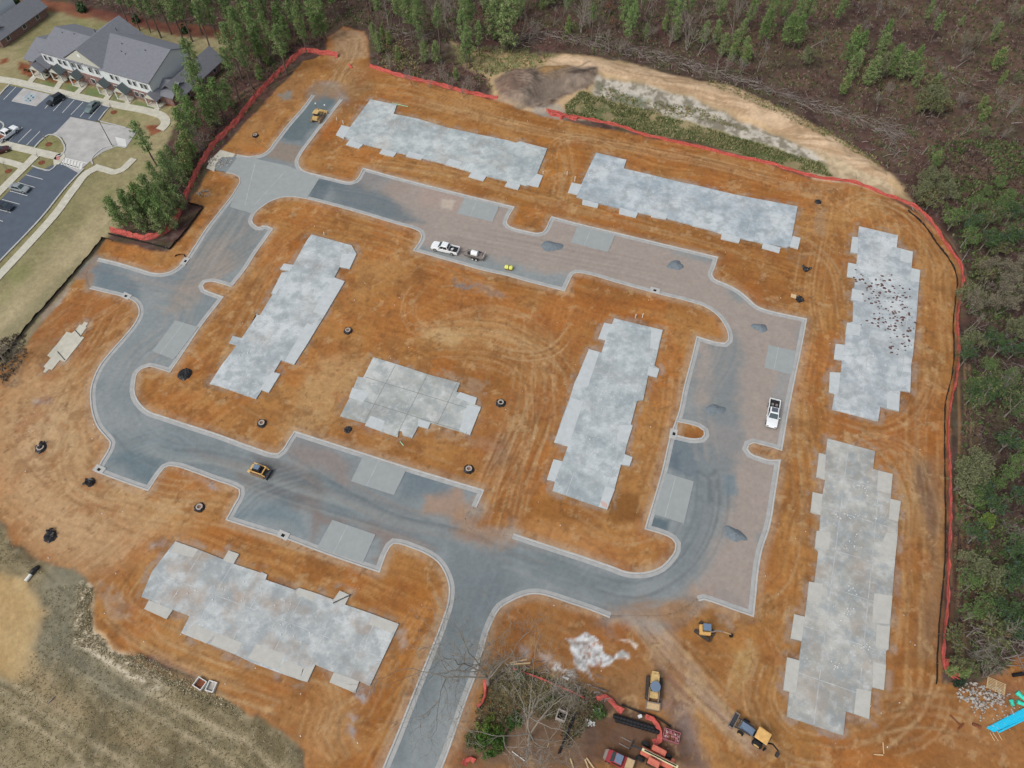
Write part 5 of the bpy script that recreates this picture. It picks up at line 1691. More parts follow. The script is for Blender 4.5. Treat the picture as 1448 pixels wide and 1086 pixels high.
# ------------------------------------------------------------------ machines
def crawler(t, L, gauge, r, w, m='track'):
    """two endless tracks, each a part with its shoes"""
    for s in (1, -1):
        mb = MB()
        n = 10
        ring = []
        for k in range(n + 1):
            a = pi / 2 - pi * k / n
            ring.append((L / 2 - r + cos(a) * r, r + sin(a) * r))
        for k in range(n + 1):
            a = -pi / 2 - pi * k / n
            ring.append((-L / 2 + r + cos(a) * r, r + sin(a) * r))
        y0, y1 = s * gauge - w / 2, s * gauge + w / 2
        mb.loft([[(p[0], y0, p[1]) for p in ring], [(p[0], y1, p[1]) for p in ring]], M[m])
        k = -L / 2 + r
        while k < L / 2 - r:
            mb.box(k, s * gauge, 2 * r + .02, .07, w, .06, M[m])
            k += .2
        mb.build('track', t)


def blade(t, x, W_, h, m, z=.05, curve=.12):
    mb = MB()
    sec = []
    for y in (-W_ / 2, W_ / 2):
        sec.append([(x, y, z), (x - curve, y, z + h * .35), (x - curve, y, z + h * .65), (x + .03, y, z + h), (x - .07, y, z + h), (x - curve - .12, y, z + h * .6), (x - curve - .12, y, z + h * .3), (x - .1, y, z)])
    mb.loft(sec, m)
    return mb.build('blade', t)


# the small bulldozer with two antenna masts
x, y = at(449, 165, .8)
a = heading((432, 180), (459, 140))
a = heading((440, 170), (452, 152))
t = empty('bulldozer', (x, y, zr), a, label='tan yellow bulldozer with two white capped masts on its blade, on the north west spur', cat='bulldozer')
crawler(t, 3.4, 1.02, .42, .5, 'mudtrack')
mb = MB()
mb.box(-.9, 0, 1.05, 1.3, 1.35, .75, M['catyellow'])
mb.box(.95, 0, 1.15, 1.35, .95, .7, M['catyellow'], taper=(.9, .85))
mb.build('body', t, .06)
MB().box(-.15, 0, 1.75, 1.15, 1.2, .95, M['glass'], taper=(.85, .85)).build('cab', t, .05)
MB().box(-.15, 0, 2.27, 1.5, 1.45, .12, M['catyellow'], taper=(.9, .9)).build('cab_roof', t, .03)
blade(t, 2.55, 3.0, .95, M['catyellow'])
mb = MB()
for s_ in (1, -1):
    mb.tube([(.4, s_ * .62, .6), (2.4, s_ * .8, .45)], .09, 6, M['catyellow'])
mb.build('push_arm', t)
for s_ in (1, -1):
    k = MB().tube([(2.4, s_ * 1.2, .9), (2.4, s_ * 1.2, 2.5)], .05, 6, M['worn']).build('mast', t)
    MB().tube([(2.4, s_ * 1.2, 2.5), (2.4, s_ * 1.2, 2.68)], .17, 10, M['white']).build('antenna_cap', k)
MB().tube([(1.3, .1, 1.5), (1.3, .1, 2.1)], .07, 8, M['black']).build('exhaust', t)

# small tracked loader on the south drive
x, y = at(367, 665.5, .7)
a = heading((354, 660), (382, 669.5))
t = empty('track_loader', (x, y, zr), a, label='small amber tracked loader with black front blade on the south drive', cat='track loader')
crawler(t, 2.6, .82, .36, .42, 'mudtrack')
mb = MB()
mb.box(-.2, 0, .95, 2.1, 1.15, .55, M['black'])
mb.box(-1.25, 0, .95, .5, 1.2, .8, M['catyellow'])
mb.build('body', t, .05)
mb = MB()
for s_ in (1, -1):
    mb.tube([(-1.3, s_ * .78, 1.35), (.9, s_ * .78, 1.25), (1.45, s_ * .74, .6)], .1, 6, M['orangeyellow'])
mb.box(.95, 0, 1.15, .16, 1.6, .2, M['orangeyellow'])
mb.build('lift_arm', t)
MB().box(-.15, 0, 1.55, 1.3, 1.0, .75, M['glass'], taper=(.85, .88)).build('cab', t, .05)
MB().box(-.2, 0, 1.96, 1.1, .9, .08, M['bluegrey'], taper=(.9, .9)).build('cab_roof', t, .03)
MB().box(-1.55, -.75, .8, .6, .5, .35, M['catyellow']).build('side_box', t, .04)
blade(t, 1.95, 2.1, .75, M['steel'])

# tracked loader with tan bucket
x, y = at(925, 973, .8)
a = heading((926, 950), (922.5, 1004))
t = empty('track_loader', (x, y, ground_z(x, y)), a, label='pale yellow tracked loader with round grey roof and tan bucket, above the black pipes', cat='track loader')
crawler(t, 3.4, .95, .42, .45)
mb = MB()
mb.box(-1.25, 0, 1.1, 1.3, 1.25, .8, M['catyellow'], taper=(.95, .95))
mb.box(-2.05, 0, .95, .4, 1.0, .7, M['catyellow'])
mb.box(.5, 0, .85, 1.9, 1.2, .4, M['catyellow'])
mb.box(-2.27, 0, 1.0, .05, .6, .35, M['black'])
mb.build('body', t, .06)
mb = MB()
ring = [(.08 + cos(2 * pi * k / 14) * .78, sin(2 * pi * k / 14) * .74) for k in range(14)]
mb.prism(ring, 2.05, 2.17, M['bluegrey'])
mb.build('cab_roof', t, .03)
MB().box(.05, 0, 1.6, 1.1, 1.05, .9, M['glass'], taper=(.9, .9)).build('cab', t, .04)
mb = MB()
for s_ in (1, -1):
    mb.tube([(.1, s_ * .72, 1.3), (1.4, s_ * .72, 1.0), (2.0, s_ * .72, .5)], .1, 6, M['mudtrack'])
mb.build('lift_arm', t)
mb = MB()
for sy in (1, -1):
    mb.box(2.45, sy * 1.02, .45, .95, .06, .7, M['worn'])
mb.box(2.02, 0, .5, .08, 2.05, .8, M['worn'])
mb.box(2.48, 0, .12, .95, 2.02, .06, M['worn'])
mb.box(2.45, 0, .32, .85, 1.95, .3, M['wood'])
for k in range(6):
    mb.box(3.02, -.9 + k * .36, .12, .22, .1, .06, M['mudtrack'])
mb.build('bucket', t)

# mini excavator
x, y = at(996.5, 891.5, .8)
t = empty('mini_excavator', (x, y, ground_z(x, y)), heading((982, 885), (1010, 905)), label='mini excavator with blue grey roof, its thin arm stretched to the right', cat='excavator')
crawler(t, 2.6, .75, .3, .4)
MB().box(1.45, 0, .3, .12, 1.8, .45, M['steel']).box(1.1, 0, .3, .7, .2, .15, M['steel']).build('blade', t, .02)
hb = heading((1000, 890), (1028, 893)) - heading((982, 885), (1010, 905))
up = MB()
R = hb
up.box(0, 0, .95, 1.7, 1.5, .6, M['orangeyellow'], rz=R)
up.build('turntable_body', t, .08)
MB().box(.05 * cos(R), .05 * sin(R) + .12, 1.65, 1.1, .95, 1.0, M['glass'], rz=R, taper=(.92, .92)).build('cab', t, .04)
MB().box(.05 * cos(R), .05 * sin(R) + .12, 2.2, 1.2, 1.05, .1, M['bluegrey'], rz=R).build('cab_roof', t, .03)


def along(d, z, off=-.25):
    return (cos(R) * d - sin(R) * off, sin(R) * d + cos(R) * off, z)


MB().tube([along(.7, .9), along(1.6, 2.1), along(2.6, 1.9)], [.12, .11, .09], 6, M['worn']).build('boom', t)
MB().tube([along(2.55, 1.9), along(3.9, 1.0)], [.09, .07], 6, M['wood']).build('stick', t)
k = MB()
bx = along(4.05, .45)
k.box(bx[0], bx[1], bx[2], .5, .45, .6, M['black'], rz=R, taper=(.8, 1))
k.build('bucket', t, .03)

# backhoe loader
a = heading((1084, 1050), (1043, 1021))
x, y = at(1066, 1036.5, 1.2)
t = empty('backhoe_loader', (x, y, ground_z(x, y)), a, label='backhoe loader with big amber roof and wide grey front bucket near the bottom', cat='backhoe loader')
mb = MB()
mb.box(1.0, 0, 1.15, 2.0, .95, .75, M['bluegrey'], taper=(.95, .9))
mb.box(-.4, 0, .85, 3.4, .9, .4, M['black'])
mb.build('body', t, .06)
MB().box(-.95, 0, 1.75, 1.4, 1.3, 1.5, M['glass'], taper=(.95, .95)).build('cab', t, .04)
MB().box(-1.0, 0, 2.62, 1.95, 1.8, .14, M['orangeyellow'], taper=(.88, .88)).build('cab_roof', t, .06)
for xw, r_, w_, m_ in ((1.45, .45, .35, 1), (-1.05, .75, .5, 1)):
    wheels(t, (xw,), .98, r_, w_, M['catyellow'])
mb = MB()
for s_ in (1, -1):
    mb.tube([(.3, s_ * .68, 1.3), (1.6, s_ * .68, 1.15), (2.6, s_ * .68, .5)], .1, 6, M['steel'])
    mb.tube([(.6, s_ * .5, .9), (2.2, s_ * .5, .9)], .06, 6, M['chrome'])
mb.box(2.25, 0, .85, .12, 1.4, .12, M['steel'])
mb.build('loader_arm', t)
mb = MB()
for sy in (1, -1):
    mb.box(2.95, sy * 1.12, .5, .65, .06, .8, M['worn'])
mb.box(2.65, 0, .52, .08, 2.25, .85, M['worn'])
mb.box(2.98, 0, .12, .7, 2.2, .07, M['worn'])
mb.box(2.98, 0, .3, .5, 2.16, .2, M['steel'])
mb.build('bucket', t)
MB().tube([(-2.1, 0, .9), (-2.6, .1, 2.3), (-3.6, .3, 1.9)], [.14, .13, .1], 6, M['black']).build('backhoe_boom', t)
MB().tube([(-3.6, .3, 1.9), (-4.1, .4, .7)], [.11, .08], 6, M['steel']).build('backhoe_stick', t)
MB().box(-4.0, .4, .35, .5, .6, .55, M['steel'], taper=(.8, 1)).build('backhoe_bucket', t, .03)
for s_ in (1, -1):
    MB().box(-2.2, s_ * .85, .5, .2, .35, .9, M['black']).build('stabiliser', t, .02)

# telehandler
a = heading((965, 1084), (905, 1052), 1.0)
x, y = at(925, 1070, 1.2)
t = empty('telehandler', (x, y, ground_z(x, y)), a, label='coral red telehandler with a cream boom and long forks pointing left, at the bottom edge', cat='telehandler')
mb = MB()
mb.box(-.3, 0, .95, 4.4, 1.1, .5, M['coral'])
mb.box(-.3, -1.0, 1.15, 2.1, .85, .9, M['coral'], taper=(.95, .9))
mb.box(-2.5, 0, 1.1, .5, 1.9, .6, M['coral'])
mb.build('body', t, .07)
MB().box(-.1, .95, 1.45, 1.6, .85, 1.6, M['glass'], taper=(.92, .92)).build('cab', t, .04)
MB().box(-.1, .95, 2.3, 1.6, .88, .1, M['coral']).build('cab_roof', t, .03)
wheels(t, (1.6, -1.7), 1.05, .6, .42, M['steel'])
mb = MB()
mb.box(-.7, .0, 2.05, 5.2, .36, .4, M['cream'], tilt=(0, .14))
mb.build('boom', t, .02)
MB().box(-.7, 0, 2.30, 4.6, .16, .06, M['black'], tilt=(0, .14)).build('hose_tray', t)
MB().tube([(1.8, 0, 1.7), (2.7, 0, 1.1), (3.3, 0, .6)], [.16, .14, .12], 6, M['steel']).build('boom_tip', t)
MB().box(3.4, 0, .55, .1, 1.25, .7, M['steel']).box(3.45, 0, .2, .08, 1.25, .1, M['worn']).build('fork_carriage', t, .02)
for s_ in (1, -1):
    MB().box(4.2, s_ * .45, .12, 1.5, .12, .06, M['worn']).build('fork', t)
# red utility truck
a = heading((893, 1082), (856, 1064), 1.0)
x, y = at(874, 1074, 1.0)
t = empty('utility_truck', (x, y, ground_z(x, y)), a, label='small red utility truck with grey roof and tan tray, left of the telehandler', cat='utility truck')
mb = MB()
secs = []
for xx, w, z0, z1 in ((-1.1, .85, .4, 1.05), (.9, .86, .4, 1.05), (1.6, .8, .42, .98), (2.0, .62, .5, .8)):
    secs.append([(xx, -w, z0), (xx, w, z0), (xx, w, z1 - .15), (xx, w * .9, z1), (xx, -w * .9, z1), (xx, -w, z1 - .15)])
mb.loft(secs[:3], M['red'])
mb.build('body', t, .05)
MB().loft([secs[2], secs[3]], M['worn']).build('nose', t, .03)
cabin(t, -.75, 1.0, -.6, .5, 1.03, 1.72, .8, .68, M['red'], n_side=1)
MB().box(-.05, 0, 1.745, 1.0, 1.2, .05, M['bluegrey']).build('cab_roof', t, .02)
mb = MB()
mb.box(-1.65, 0, .85, 1.1, 1.6, .08, M['wood'])
for s_ in (1, -1):
    mb.box(-1.65, s_ * .8, 1.0, 1.1, .05, .35, M['worn'])
mb.box(-2.2, 0, 1.0, .05, 1.6, .35, M['worn'])
mb.build('tray', t)
wheels(t, (1.2, -1.4), .78, .36, .26)

# red steel bin
x, y = at(949, 1041, .6)
t = empty('steel_bin', (x, y, ground_z(x, y)), heading((940, 1040), (958, 1046)), label='faded red steel bin filled with rubble beside the hooked orange netting', cat='bin')
mb = MB()
for s_ in (1, -1):
    mb.box(0, s_ * .72, .5, 2.3, .07, 1.0, M['pinkred'])
    mb.box(s_ * 1.12, 0, .5, .07, 1.37, .99, M['pinkred'])
mb.build('bin_wall', t)
MB().box(0, 0, .06, 2.2, 1.4, .08, M['pinkred']).build('bin_floor', t)
rp = MB()
r = random.Random(5)
for _ in range(60):
    s_ = r.uniform(.1, .3)
    rp.box(r.uniform(-.95, .95), r.uniform(-.55, .55), .8 + r.uniform(-.1, .12), s_, s_ * .8, s_ * .6, M['pinkred'] if r.random() < .6 else M['precast'], rz=r.uniform(0, 3), tilt=(r.uniform(-.5, .5), r.uniform(-.5, .5)))
rp.box(0, 0, .4, 2.1, 1.3, .6, M['mulch'])
o = rp.build('rubble')
o.location = t.location
o.rotation_euler = t.rotation_euler
tag(o, 'broken rubble filling the faded red steel bin', 'rubble', kind='stuff')

# black pipes near the netting
for k, (a_, b_, r_, lb) in enumerate((((867, 1012.5), (925, 1030), .33, 'thick black corrugated pipe, upper one of the pair by the bunched netting'), ((870, 1018), (932, 1036), .3, 'thick black corrugated pipe, lower one of the pair by the bunched netting'), ((814.5, 1008), (790, 1066), .17, 'long thin black pipe lying alone in the scrub right of the bare tree'))):
    p, q = at(*a_, .3), at(*b_, .3)
    n = 24
    pts = [(p[0] + (q[0] - p[0]) * i / n, p[1] + (q[1] - p[1]) * i / n, ground_z(p[0], p[1]) + r_ + .02) for i in range(n + 1)]
    tag(MB().tube(pts, [r_ * (1.06 if i % 2 else .94) for i in range(n + 1)], 12, M['black']).build('drain_pipe'), lb, 'pipe')

# blue pipe bundle in the south east
pip = [((1397, 1031), (1456, 998), 0), ((1403, 1026.5), (1430, 1012), 0), ((1400, 1033), (1445, 1010), 1), ((1404, 1034), (1452, 1012), 2), ((1401, 1035.5), (1456, 1014), 3), ((1406, 1027), (1447, 1007), 1), ((1412, 1033), (1440, 1021), 0), ((1410, 1022), (1428, 1014), 0)]
for k in range(7):
    o = k * 2.4
    a_, b_ = (1398 + k * 1.1, 1031.5 + o * .32 - (k % 2) * 1.2 * 0), (1452 - (6 - k) * (1.5 if k > 3 else -1), 1003 + o * 1.05)
    a_ = (1396 + k * 1.7 + (6 if k == 6 else 0), 1029.5 + k * 0.95)
    b_ = (1452, 1000.5 + k * 2.5)
    p, q = at(*a_, .2), at(*b_, .2)
    gz = .13
    pos = ('uppermost', 'second from the top', 'third from the top', 'middle', 'third from the bottom', 'second from the bottom', 'lowest')[k]
    tag(MB().tube([(p[0], p[1], ground_z(*p) + gz), (q[0], q[1], ground_z(*p) + gz)], .14, 10, M['cyan']).build('water_pipe'), 'bright blue pipe, %s in the flat bundle at the right edge' % pos, 'pipe', 'bright blue pipes laid side by side')
for k, (a_, b_, r_, lb) in enumerate((((1430, 990), (1432, 998), .26, 'short teal pipe fitting, leftmost of the teal pieces'), ((1437, 979), (1450, 990), .3, 'teal pipe length lying uppermost of the teal pieces'), ((1438, 992), (1452, 998), .26, 'teal pipe length lying lowest of the teal pieces'))):
    p, q = at(*a_, .3), at(*b_, .3)
    tag(MB().tube([(p[0], p[1], ground_z(*p) + r_), (q[0], q[1], ground_z(*q) + r_)], r_, 12, M['teal']).tube([(p[0], p[1], ground_z(*p) + r_), (p[0] + (q[0] - p[0]) * .25, p[1] + (q[1] - p[1]) * .25, ground_z(*p) + r_ + .005)], r_ * 1.25, 12, M['teal']).build('sewer_pipe'), lb + ' by the rubble', 'pipe', 'teal sewer pipes')
p, q = at(1432, 955, .3), at(1458, 951, .3)
tag(MB().tube([(p[0], p[1], ground_z(*p) + .3), (q[0], q[1], ground_z(*q) + .3)], .28, 12, M['black']).build('drain_pipe'), 'black pipe under the trees at the right edge', 'pipe')
# rubble heap and a slatted pallet
x, y = at(1385, 985)
tag(rock_pile(x, y, 3.4, 2.0, 130, .2, .75, 12, .5).build('rubble', fixn=False), 'heap of broken concrete and rubbish beside the teal pipes', 'rubble', kind='stuff')
x, y = at(1407, 1000)
tag(rock_pile(x, y, 3.6, 3.4, 150, .12, .45, 13, .2).build('rubble', fixn=False), 'scattered broken stone between the rubble heap and the blue pipes', 'rubble', kind='stuff')


def pallet(px, py, a, L, Wd, n, lb, m='wood', z=.1):
    x, y, g = on(px, py, z)
    t = empty('pallet', (x, y, g + z), a, label=lb, cat='pallet')
    mb = MB()
    for k in range(n):
        mb.box(0, -Wd / 2 + Wd * (k + .5) / n, .12, L, Wd / n * .45, .03, M[m])
    mb.build('slats', t)
    mb = MB()
    for k in (-.45, 0, .45):
        mb.box(L * k, 0, .06, .09, Wd, .09, M[m])
    mb.build('bearers', t)


pallet(1408, 970, heading((1400, 964), (1418, 972)), 2.6, 1.8, 8, 'slatted wooden pallet tilted on the rubble heap', z=.35)
for k, (a_, b_, lb) in enumerate((((1399, 1036), (1406, 1048), 'left of the thin rods below the blue pipes'), ((1403, 1036), (1411, 1048), 'middle of the thin rods below the blue pipes'), ((1409, 1034), (1416, 1047), 'right of the thin rods below the blue pipes'))):
    p, q = at(*a_), at(*b_)
    tag(MB().tube([(p[0], p[1], ground_z(*p) + .08), (q[0], q[1], ground_z(*q) + .08)], .05, 6, M['wood']).build('rod'), 'pale ' + lb, 'rod')
for k, (a_, b_, lb) in enumerate((((1343, 1012), (1358, 1027), 'rusty brown rod with a forked foot on the clay in the lower right'), ((1374, 1024), (1386, 1029), 'short rusty brown pipe on the clay left of the blue bundle'))):
    p, q = at(*a_), at(*b_)
    mb = MB().tube([(p[0], p[1], ground_z(*p) + .15), (q[0], q[1], ground_z(*q) + .15)], .1 + .12 * k, 8, M['mulch'])
    if k == 0:
        mb.tube([(q[0] - .5, q[1] - .4, ground_z(*q) + .15), (q[0] + .5, q[1] + .3, ground_z(*q) + .15)], .12, 6, M['mulch'])
    tag(mb.build('rusty_pipe'), lb, 'pipe')
# timber at the bottom edge and boards by the low netting
for k, (a_, b_, lb) in enumerate((((827, 1074), (833, 1090), 'left one of the split boards at the bottom edge'), ((806, 1072), (812, 1090), 'outermost left split board at the bottom edge'), ((829, 1072), (842, 1090), 'right one of the split boards at the bottom edge'), ((721, 938), (745, 933), 'long pale split board, upper, left of the white washout'), ((722, 940), (750, 938), 'long pale split board, lower, left of the white washout'), ((724, 1063), (743, 1077), 'thin white batten in the grey dirt below the bare tree'), ((774, 1057), (777, 1048), 'short pale batten in the scrub below the concrete riser'))):
    p, q = at(*a_), at(*b_)
    tag(MB().box((p[0] + q[0]) / 2, (p[1] + q[1]) / 2, ground_z(*p) + .14, math.hypot(p[0] - q[0], p[1] - q[1]), .2 if k < 5 else .1, .1, M['wood'] if k != 5 else M['whitepvc'], rz=math.atan2(q[1] - p[1], q[0] - p[0])).build('board'), lb, 'board')
# square concrete riser in the scrub
x, y, z = on(794, 1012, .8)
t = empty('concrete_riser', (x, y, z), heading((788, 1016), (800, 1021)), label='open square concrete riser standing in the scrub right of the bare tree', cat='concrete riser')
mb = MB()
for s_ in (1, -1):
    mb.box(0, s_ * .62, .6, 1.45, .16, 1.3, M['precast'])
    mb.box(s_ * .64, 0, .6, .16, 1.08, 1.298, M['precast'])
mb.build('riser_wall', t)
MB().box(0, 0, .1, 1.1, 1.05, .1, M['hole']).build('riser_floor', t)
for px, py, lb in ((833, 1017, 'left'), (837, 1029, 'lower')):
    pass
r = random.Random(4)
mb = MB()
for _ in range(34):
    px, py = r.choice(((836, 1024), (834, 1022), (843, 1005), (846, 1007)))
    x, y, z = on(px + r.gauss(0, 2.5), py + r.gauss(0, 2.2))
    mb.box(x, y, z + .12, r.uniform(.15, .45), r.uniform(.1, .3), .06, M['offwhite'], rz=r.uniform(0, 3), tilt=(r.uniform(-.4, .4), r.uniform(-.4, .4)))
tag(mb.build('scraps', fixn=False), 'white rags and scraps in the weeds left of the black pipes', 'litter', kind='stuff')
x, y, z = on(905, 1013, .3)
tag(MB().box(x, y, z + .3, .55, .45, .5, M['offwhite'], rz=.3).build('bucket_box', bevel=.04), 'small white box by the black silt fabric above the black pipes', 'box')
x, y, z = on(800, 958, .2)
tag(MB().box(x, y, z + .1, 1.0, .4, .15, M['offwhite'], rz=-.5).build('block', bevel=.03), 'white block at the edge of the scrub below the white washout', 'block')
# ------------------------------------------------------------------ the neighbours' lot
def Zq(s, x0, y0, sc):
    return [(x0 + float(w.split(',')[0]) * sc, y0 + float(w.split(',')[1]) * sc, False) for w in s.split()]


def sheet(name, pts, z, m, kind='structure', th=.0, rd=0):
    w = [p[:2] for p in (smooth(W(pts, z), .8, True) if rd else W(pts, z))]
    mb = MB()
    if th:
        mb.prism(w, z - th, z, m)
    else:
        a = sum(w[i][0] * w[(i + 1) % len(w)][1] - w[(i + 1) % len(w)][0] * w[i][1] for i in range(len(w)))
        if a < 0:
            w = w[::-1]
        mb.add([(p[0], p[1], z) for p in w], [tuple(range(len(w)))], m)
    o = mb.build(name, fixn=False)
    if kind:
        o['kind'] = kind
    return o


def strip(name, pts, width, z, m, th=.12, kind='structure', sm=True):
    w = smooth(W(pts, z), .8) if sm else [p[:2] for p in W(pts, z)]
    L, R_ = offset(w, width / 2), offset(w, -width / 2)
    secs = [[(a[0], a[1], z), (b[0], b[1], z), (b[0], b[1], z - th), (a[0], a[1], z - th)] for a, b in zip(L, R_)]
    o = MB().loft(secs, m).build(name)
    if kind:
        o['kind'] = kind
    return o


zA = .07
sheet('parking_lot', Zq('120,190 300,222 620,300 860,345 1090,392 1400,462 1330,560 1255,655 905,590 820,690 705,800 640,803 580,835 430,972 300,945 60,908 -200,860 -900,760 -900,640 -300,600 -60,400', 0, 100, .1105), zA, M['asphalt'])
sheet('parking_lot', P('47,236.5 60,240 78,231.5 84,231 116,238 95,262 60,305 0,367 -60,430 -160,540 -260,540 -120,380 -20,300 0,283'), zA, M['asphalt'])
sheet('concrete_apron', T(0, 0, '390,645 545,677 700,706 760,722 700,808 640,810 570,838 520,872 458,925 440,960 330,898 352,862 366,800 342,758 292,738 310,728'), zA + .008, M['apron'])
sheet('accessible_bay', Zq('300,222 640,302 460,456 150,392', 0, 100, .1105), zA + .008, M['apron'])
sheet('accessible_bay', T(0, 0, '635,755 692,768 700,815 652,806'), zA + .016, M['offwhite'])
# symbol on the bay: a plain wheelchair mark in pale blue
mb = MB()


def lot_line(a, b, w, z, m, mb):
    p, q = at(*a, z), at(*b, z)
    L = math.hypot(q[0] - p[0], q[1] - p[1])
    nx_, ny_ = -(q[1] - p[1]) / L * w / 2, (q[0] - p[0]) / L * w / 2
    mb.add([(p[0] - nx_, p[1] - ny_, z), (q[0] - nx_, q[1] - ny_, z), (q[0] + nx_, q[1] + ny_, z), (p[0] + nx_, p[1] + ny_, z)], [(0, 1, 2, 3)], m)


for a, b in (((37, 142), (47, 133)), ((41, 144), (50, 134.5)), ((34, 139), (42, 131)), ((37, 137), (44, 143)), ((41, 133), (48, 138.5)), ((35, 141), (41, 145))):
    lot_line(a, b, .35, zA + .013, M['bluepaint'], mb)
o = mb.build('painted_symbol', fixn=False)
o['kind'] = 'structure'
mb = MB()
for a, b in (((0, 0), (0, 0)),):
    pass
z2 = [((205, 205), (45, 370)), ((298, 228), (150, 388)), ((610, 440), (572, 485)), ((838, 345), (682, 515)), ((950, 372), (798, 538)), ((1065, 398), (908, 562)), ((1100, 500), (1025, 588)), ((1290, 445), (1135, 612)), ((285, 722), (120, 892)), ((400, 748), (228, 918)), ((512, 775), (338, 952))]
for a, b in z2:
    lot_line((a[0] * .1105, 100 + a[1] * .1105), (b[0] * .1105, 100 + b[1] * .1105), .13, zA + .005, M['paint'], mb)
z5 = [((262, 702), (438, 750)), ((180, 780), (355, 832)), ((100, 868), (280, 918)), ((20, 955), (200, 1004)), ((-60, 1045), (110, 1090)), ((-140, 1130), (30, 1180))]
for a, b in z5:
    lot_line((a[0] * .1381, 150 + a[1] * .1381), (b[0] * .1381, 150 + b[1] * .1381), .13, zA + .005, M['paint'], mb)
for k in range(7):
    a = (345 + k * 17, 872 + k * 4.6)
    lot_line((a[0] * TS + 1, a[1] * TS), ((a[0] + 8) * TS - 3, (a[1] + 36) * TS), .5, zA + .014, M['paint'], mb)
lot_line((340 * TS, 868 * TS), (482 * TS, 902 * TS), .25, zA + .014, M['paint'], mb)
lot_line((330 * TS, 897 * TS), (440 * TS, 926 * TS), .25, zA + .014, M['paint'], mb)
o = mb.build('parking_lines', fixn=False)
o['kind'] = 'structure'
zw = .16
strip('sidewalk', P('-60,103 0,112 20,115 40,119.5 100,134 166,148.5 215,158.5 228,163 234,170 233,176 226,183'), 2.3, zw, M['walk'])
for i, s in enumerate(('57,100 49,108 40,118', '93,103 86,115 78,127', '126,111 117,123 108,132', '165,118 157,130 147,144', '194,130 186,138 178,148', '237,139 228,148 218,158')):
    strip('path', P(s), 1.5, zw - .01, M['walk'])
strip('sidewalk', P('-60,188 0,202 20,207 50,214 85,222'), 2.2, zw, M['walk'])
strip('sidewalk', P('53,217 35,235 15,255 0,270 -40,312 -120,400'), 2.0, zw - .006, M['walk'])
strip('path', P('-60,210 0,226 20,231 34,236'), 1.7, zw - .012, M['walk'])
strip('path', P('133,235 150,240 163,243 172,240 181,232 189,224'), 1.7, zw, M['walk'])
strip('sidewalk', P('139,236 125,243 105,266 80,300 40,345 0,388 -60,452'), 1.9, zw - .006, M['walk'])
strip('kerb', P('118,238 95,262 60,305 0,368 -60,430'), .35, .2, M['kerb'])
strip('kerb', P('30,121 50,124 100,137 120,141 155,151 148,158 139,170 145,172 178,180'), .3, .2, M['kerb'], sm=False)
sheet('ramp', Zq('545,548 575,500 655,465 665,520 610,590 550,612', 0, 150, .1381), zw, M['walk'], th=.1)
sheet('ramp', Zq('570,510 600,500 618,530 605,555 578,548', 0, 150, .1381), zw + .006, M['redpaint'])
for s in ('48,208.5 60,196 69,190 80,192 89,202 91,212 86,219 80,221', '80,232 70,240.5 60,239 50,236 45,234', '178,208 160,206 145,209 136,216 129,224 131,232'):
    strip('kerb', P(s), .35, .2, M['kerb'])
strip('kerb', P('-20,168 -5,170 4,174 4,181 -6,188'), .35, .2, M['kerb'])
strip('kerb', P('13,119 6,126 -2,135 -30,160'), .35, .2, M['kerb'])

# cars
zc_ = zA
for p, q, m_, lb, suv in (((87, 136), (70, 146), 'carblack', 'black SUV, left one of the two cars nearest the townhouses', True), ((137.5, 143), (122, 158.5), 'cargreen', 'grey green saloon beside the white walk, right one of the two cars nearest the townhouses', False), ((14.5, 262.5), (40, 268), 'carsilver', 'grey green saloon parked nose out along the lower lot walk', False), ((-7, 287), (17, 294), 'carblue', 'dark blue saloon cut by the left edge of the lower lot', False), ((-8, 214), (4, 210.5), 'carred', 'dark red car just showing at the left edge between two lawns', False), ((20, 222), (-2, 214), None, '', False)):
    if m_ is None:
        continue
    a = heading(p, q, .8)
    x, y = at((p[0] + q[0]) / 2, (p[1] + q[1]) / 2, .7)
    if m_ in ('carsilver', 'carblue'):
        pass
    sedan((x, y, zc_), a, M[m_], lb, suv)
a = heading((-2, 198), (23, 180), .9)
x, y = at(9.5, 188.5, .9)
pickup('pickup_truck', (x, y, zc_), a, M['white'], 'white pickup with a rusty red bed in the neighbours\' lot', bedm=M['mulch'])

# lamp post
x, y = at(159.5, 207.5)
t = empty('street_lamp', (x, y, 0), heading((159, 207), (140, 205)), label='slim dark lamp post on the concrete apron of the neighbours\' lot', cat='street lamp')
MB().tube([(0, 0, 0), (0, 0, .5)], .22, 8, M['walk']).build('base', t)
MB().tube([(0, 0, .5), (0, 0, 7.2)], [.1, .06], 8, M['pole']).build('pole', t)
MB().box(.25, 0, 7.25, .8, .3, .14, M['pole'], taper=(.9, .8)).build('lamp_head', t, .02)


# ------------------------------------------------------------------ townhouses
def gable_roof(u0, u1, v0, v1, z0, z1, over=.4, along_='u', th=.18, m='roof', vr=None, walls=True, mw='siding', parent=None, name='roof'):
    """roof with its ridge along u (or v); wall ends included under it as gables"""
    mb = MB()
    if along_ == 'u':
        vm = vr if vr is not None else (v0 + v1) / 2
        e0 = z0 - (z1 - z0) / (vm - v0) * over
        e1 = z0 - (z1 - z0) / (v1 - vm) * over
        A = [(u0 - over, v0 - over, e0), (u0 - over, vm, z1), (u0 - over, v1 + over, e1)]
        B = [(u1 + over, p[1], p[2]) for p in A]
    else:
        um = (u0 + u1) / 2
        e0 = z0 - (z1 - z0) / (um - u0) * over
        A = [(u0 - over, v0 - over, e0), (um, v0 - over, z1), (u1 + over, v0 - over, e0)]
        B = [(p[0], v1 + over, p[2]) for p in A]
    ring = lambda S: S + [(p[0], p[1], p[2] - th) for p in reversed(S)]
    mb.loft([ring(A), ring(B)], M[m])
    o = mb.build(name, parent)
    return o


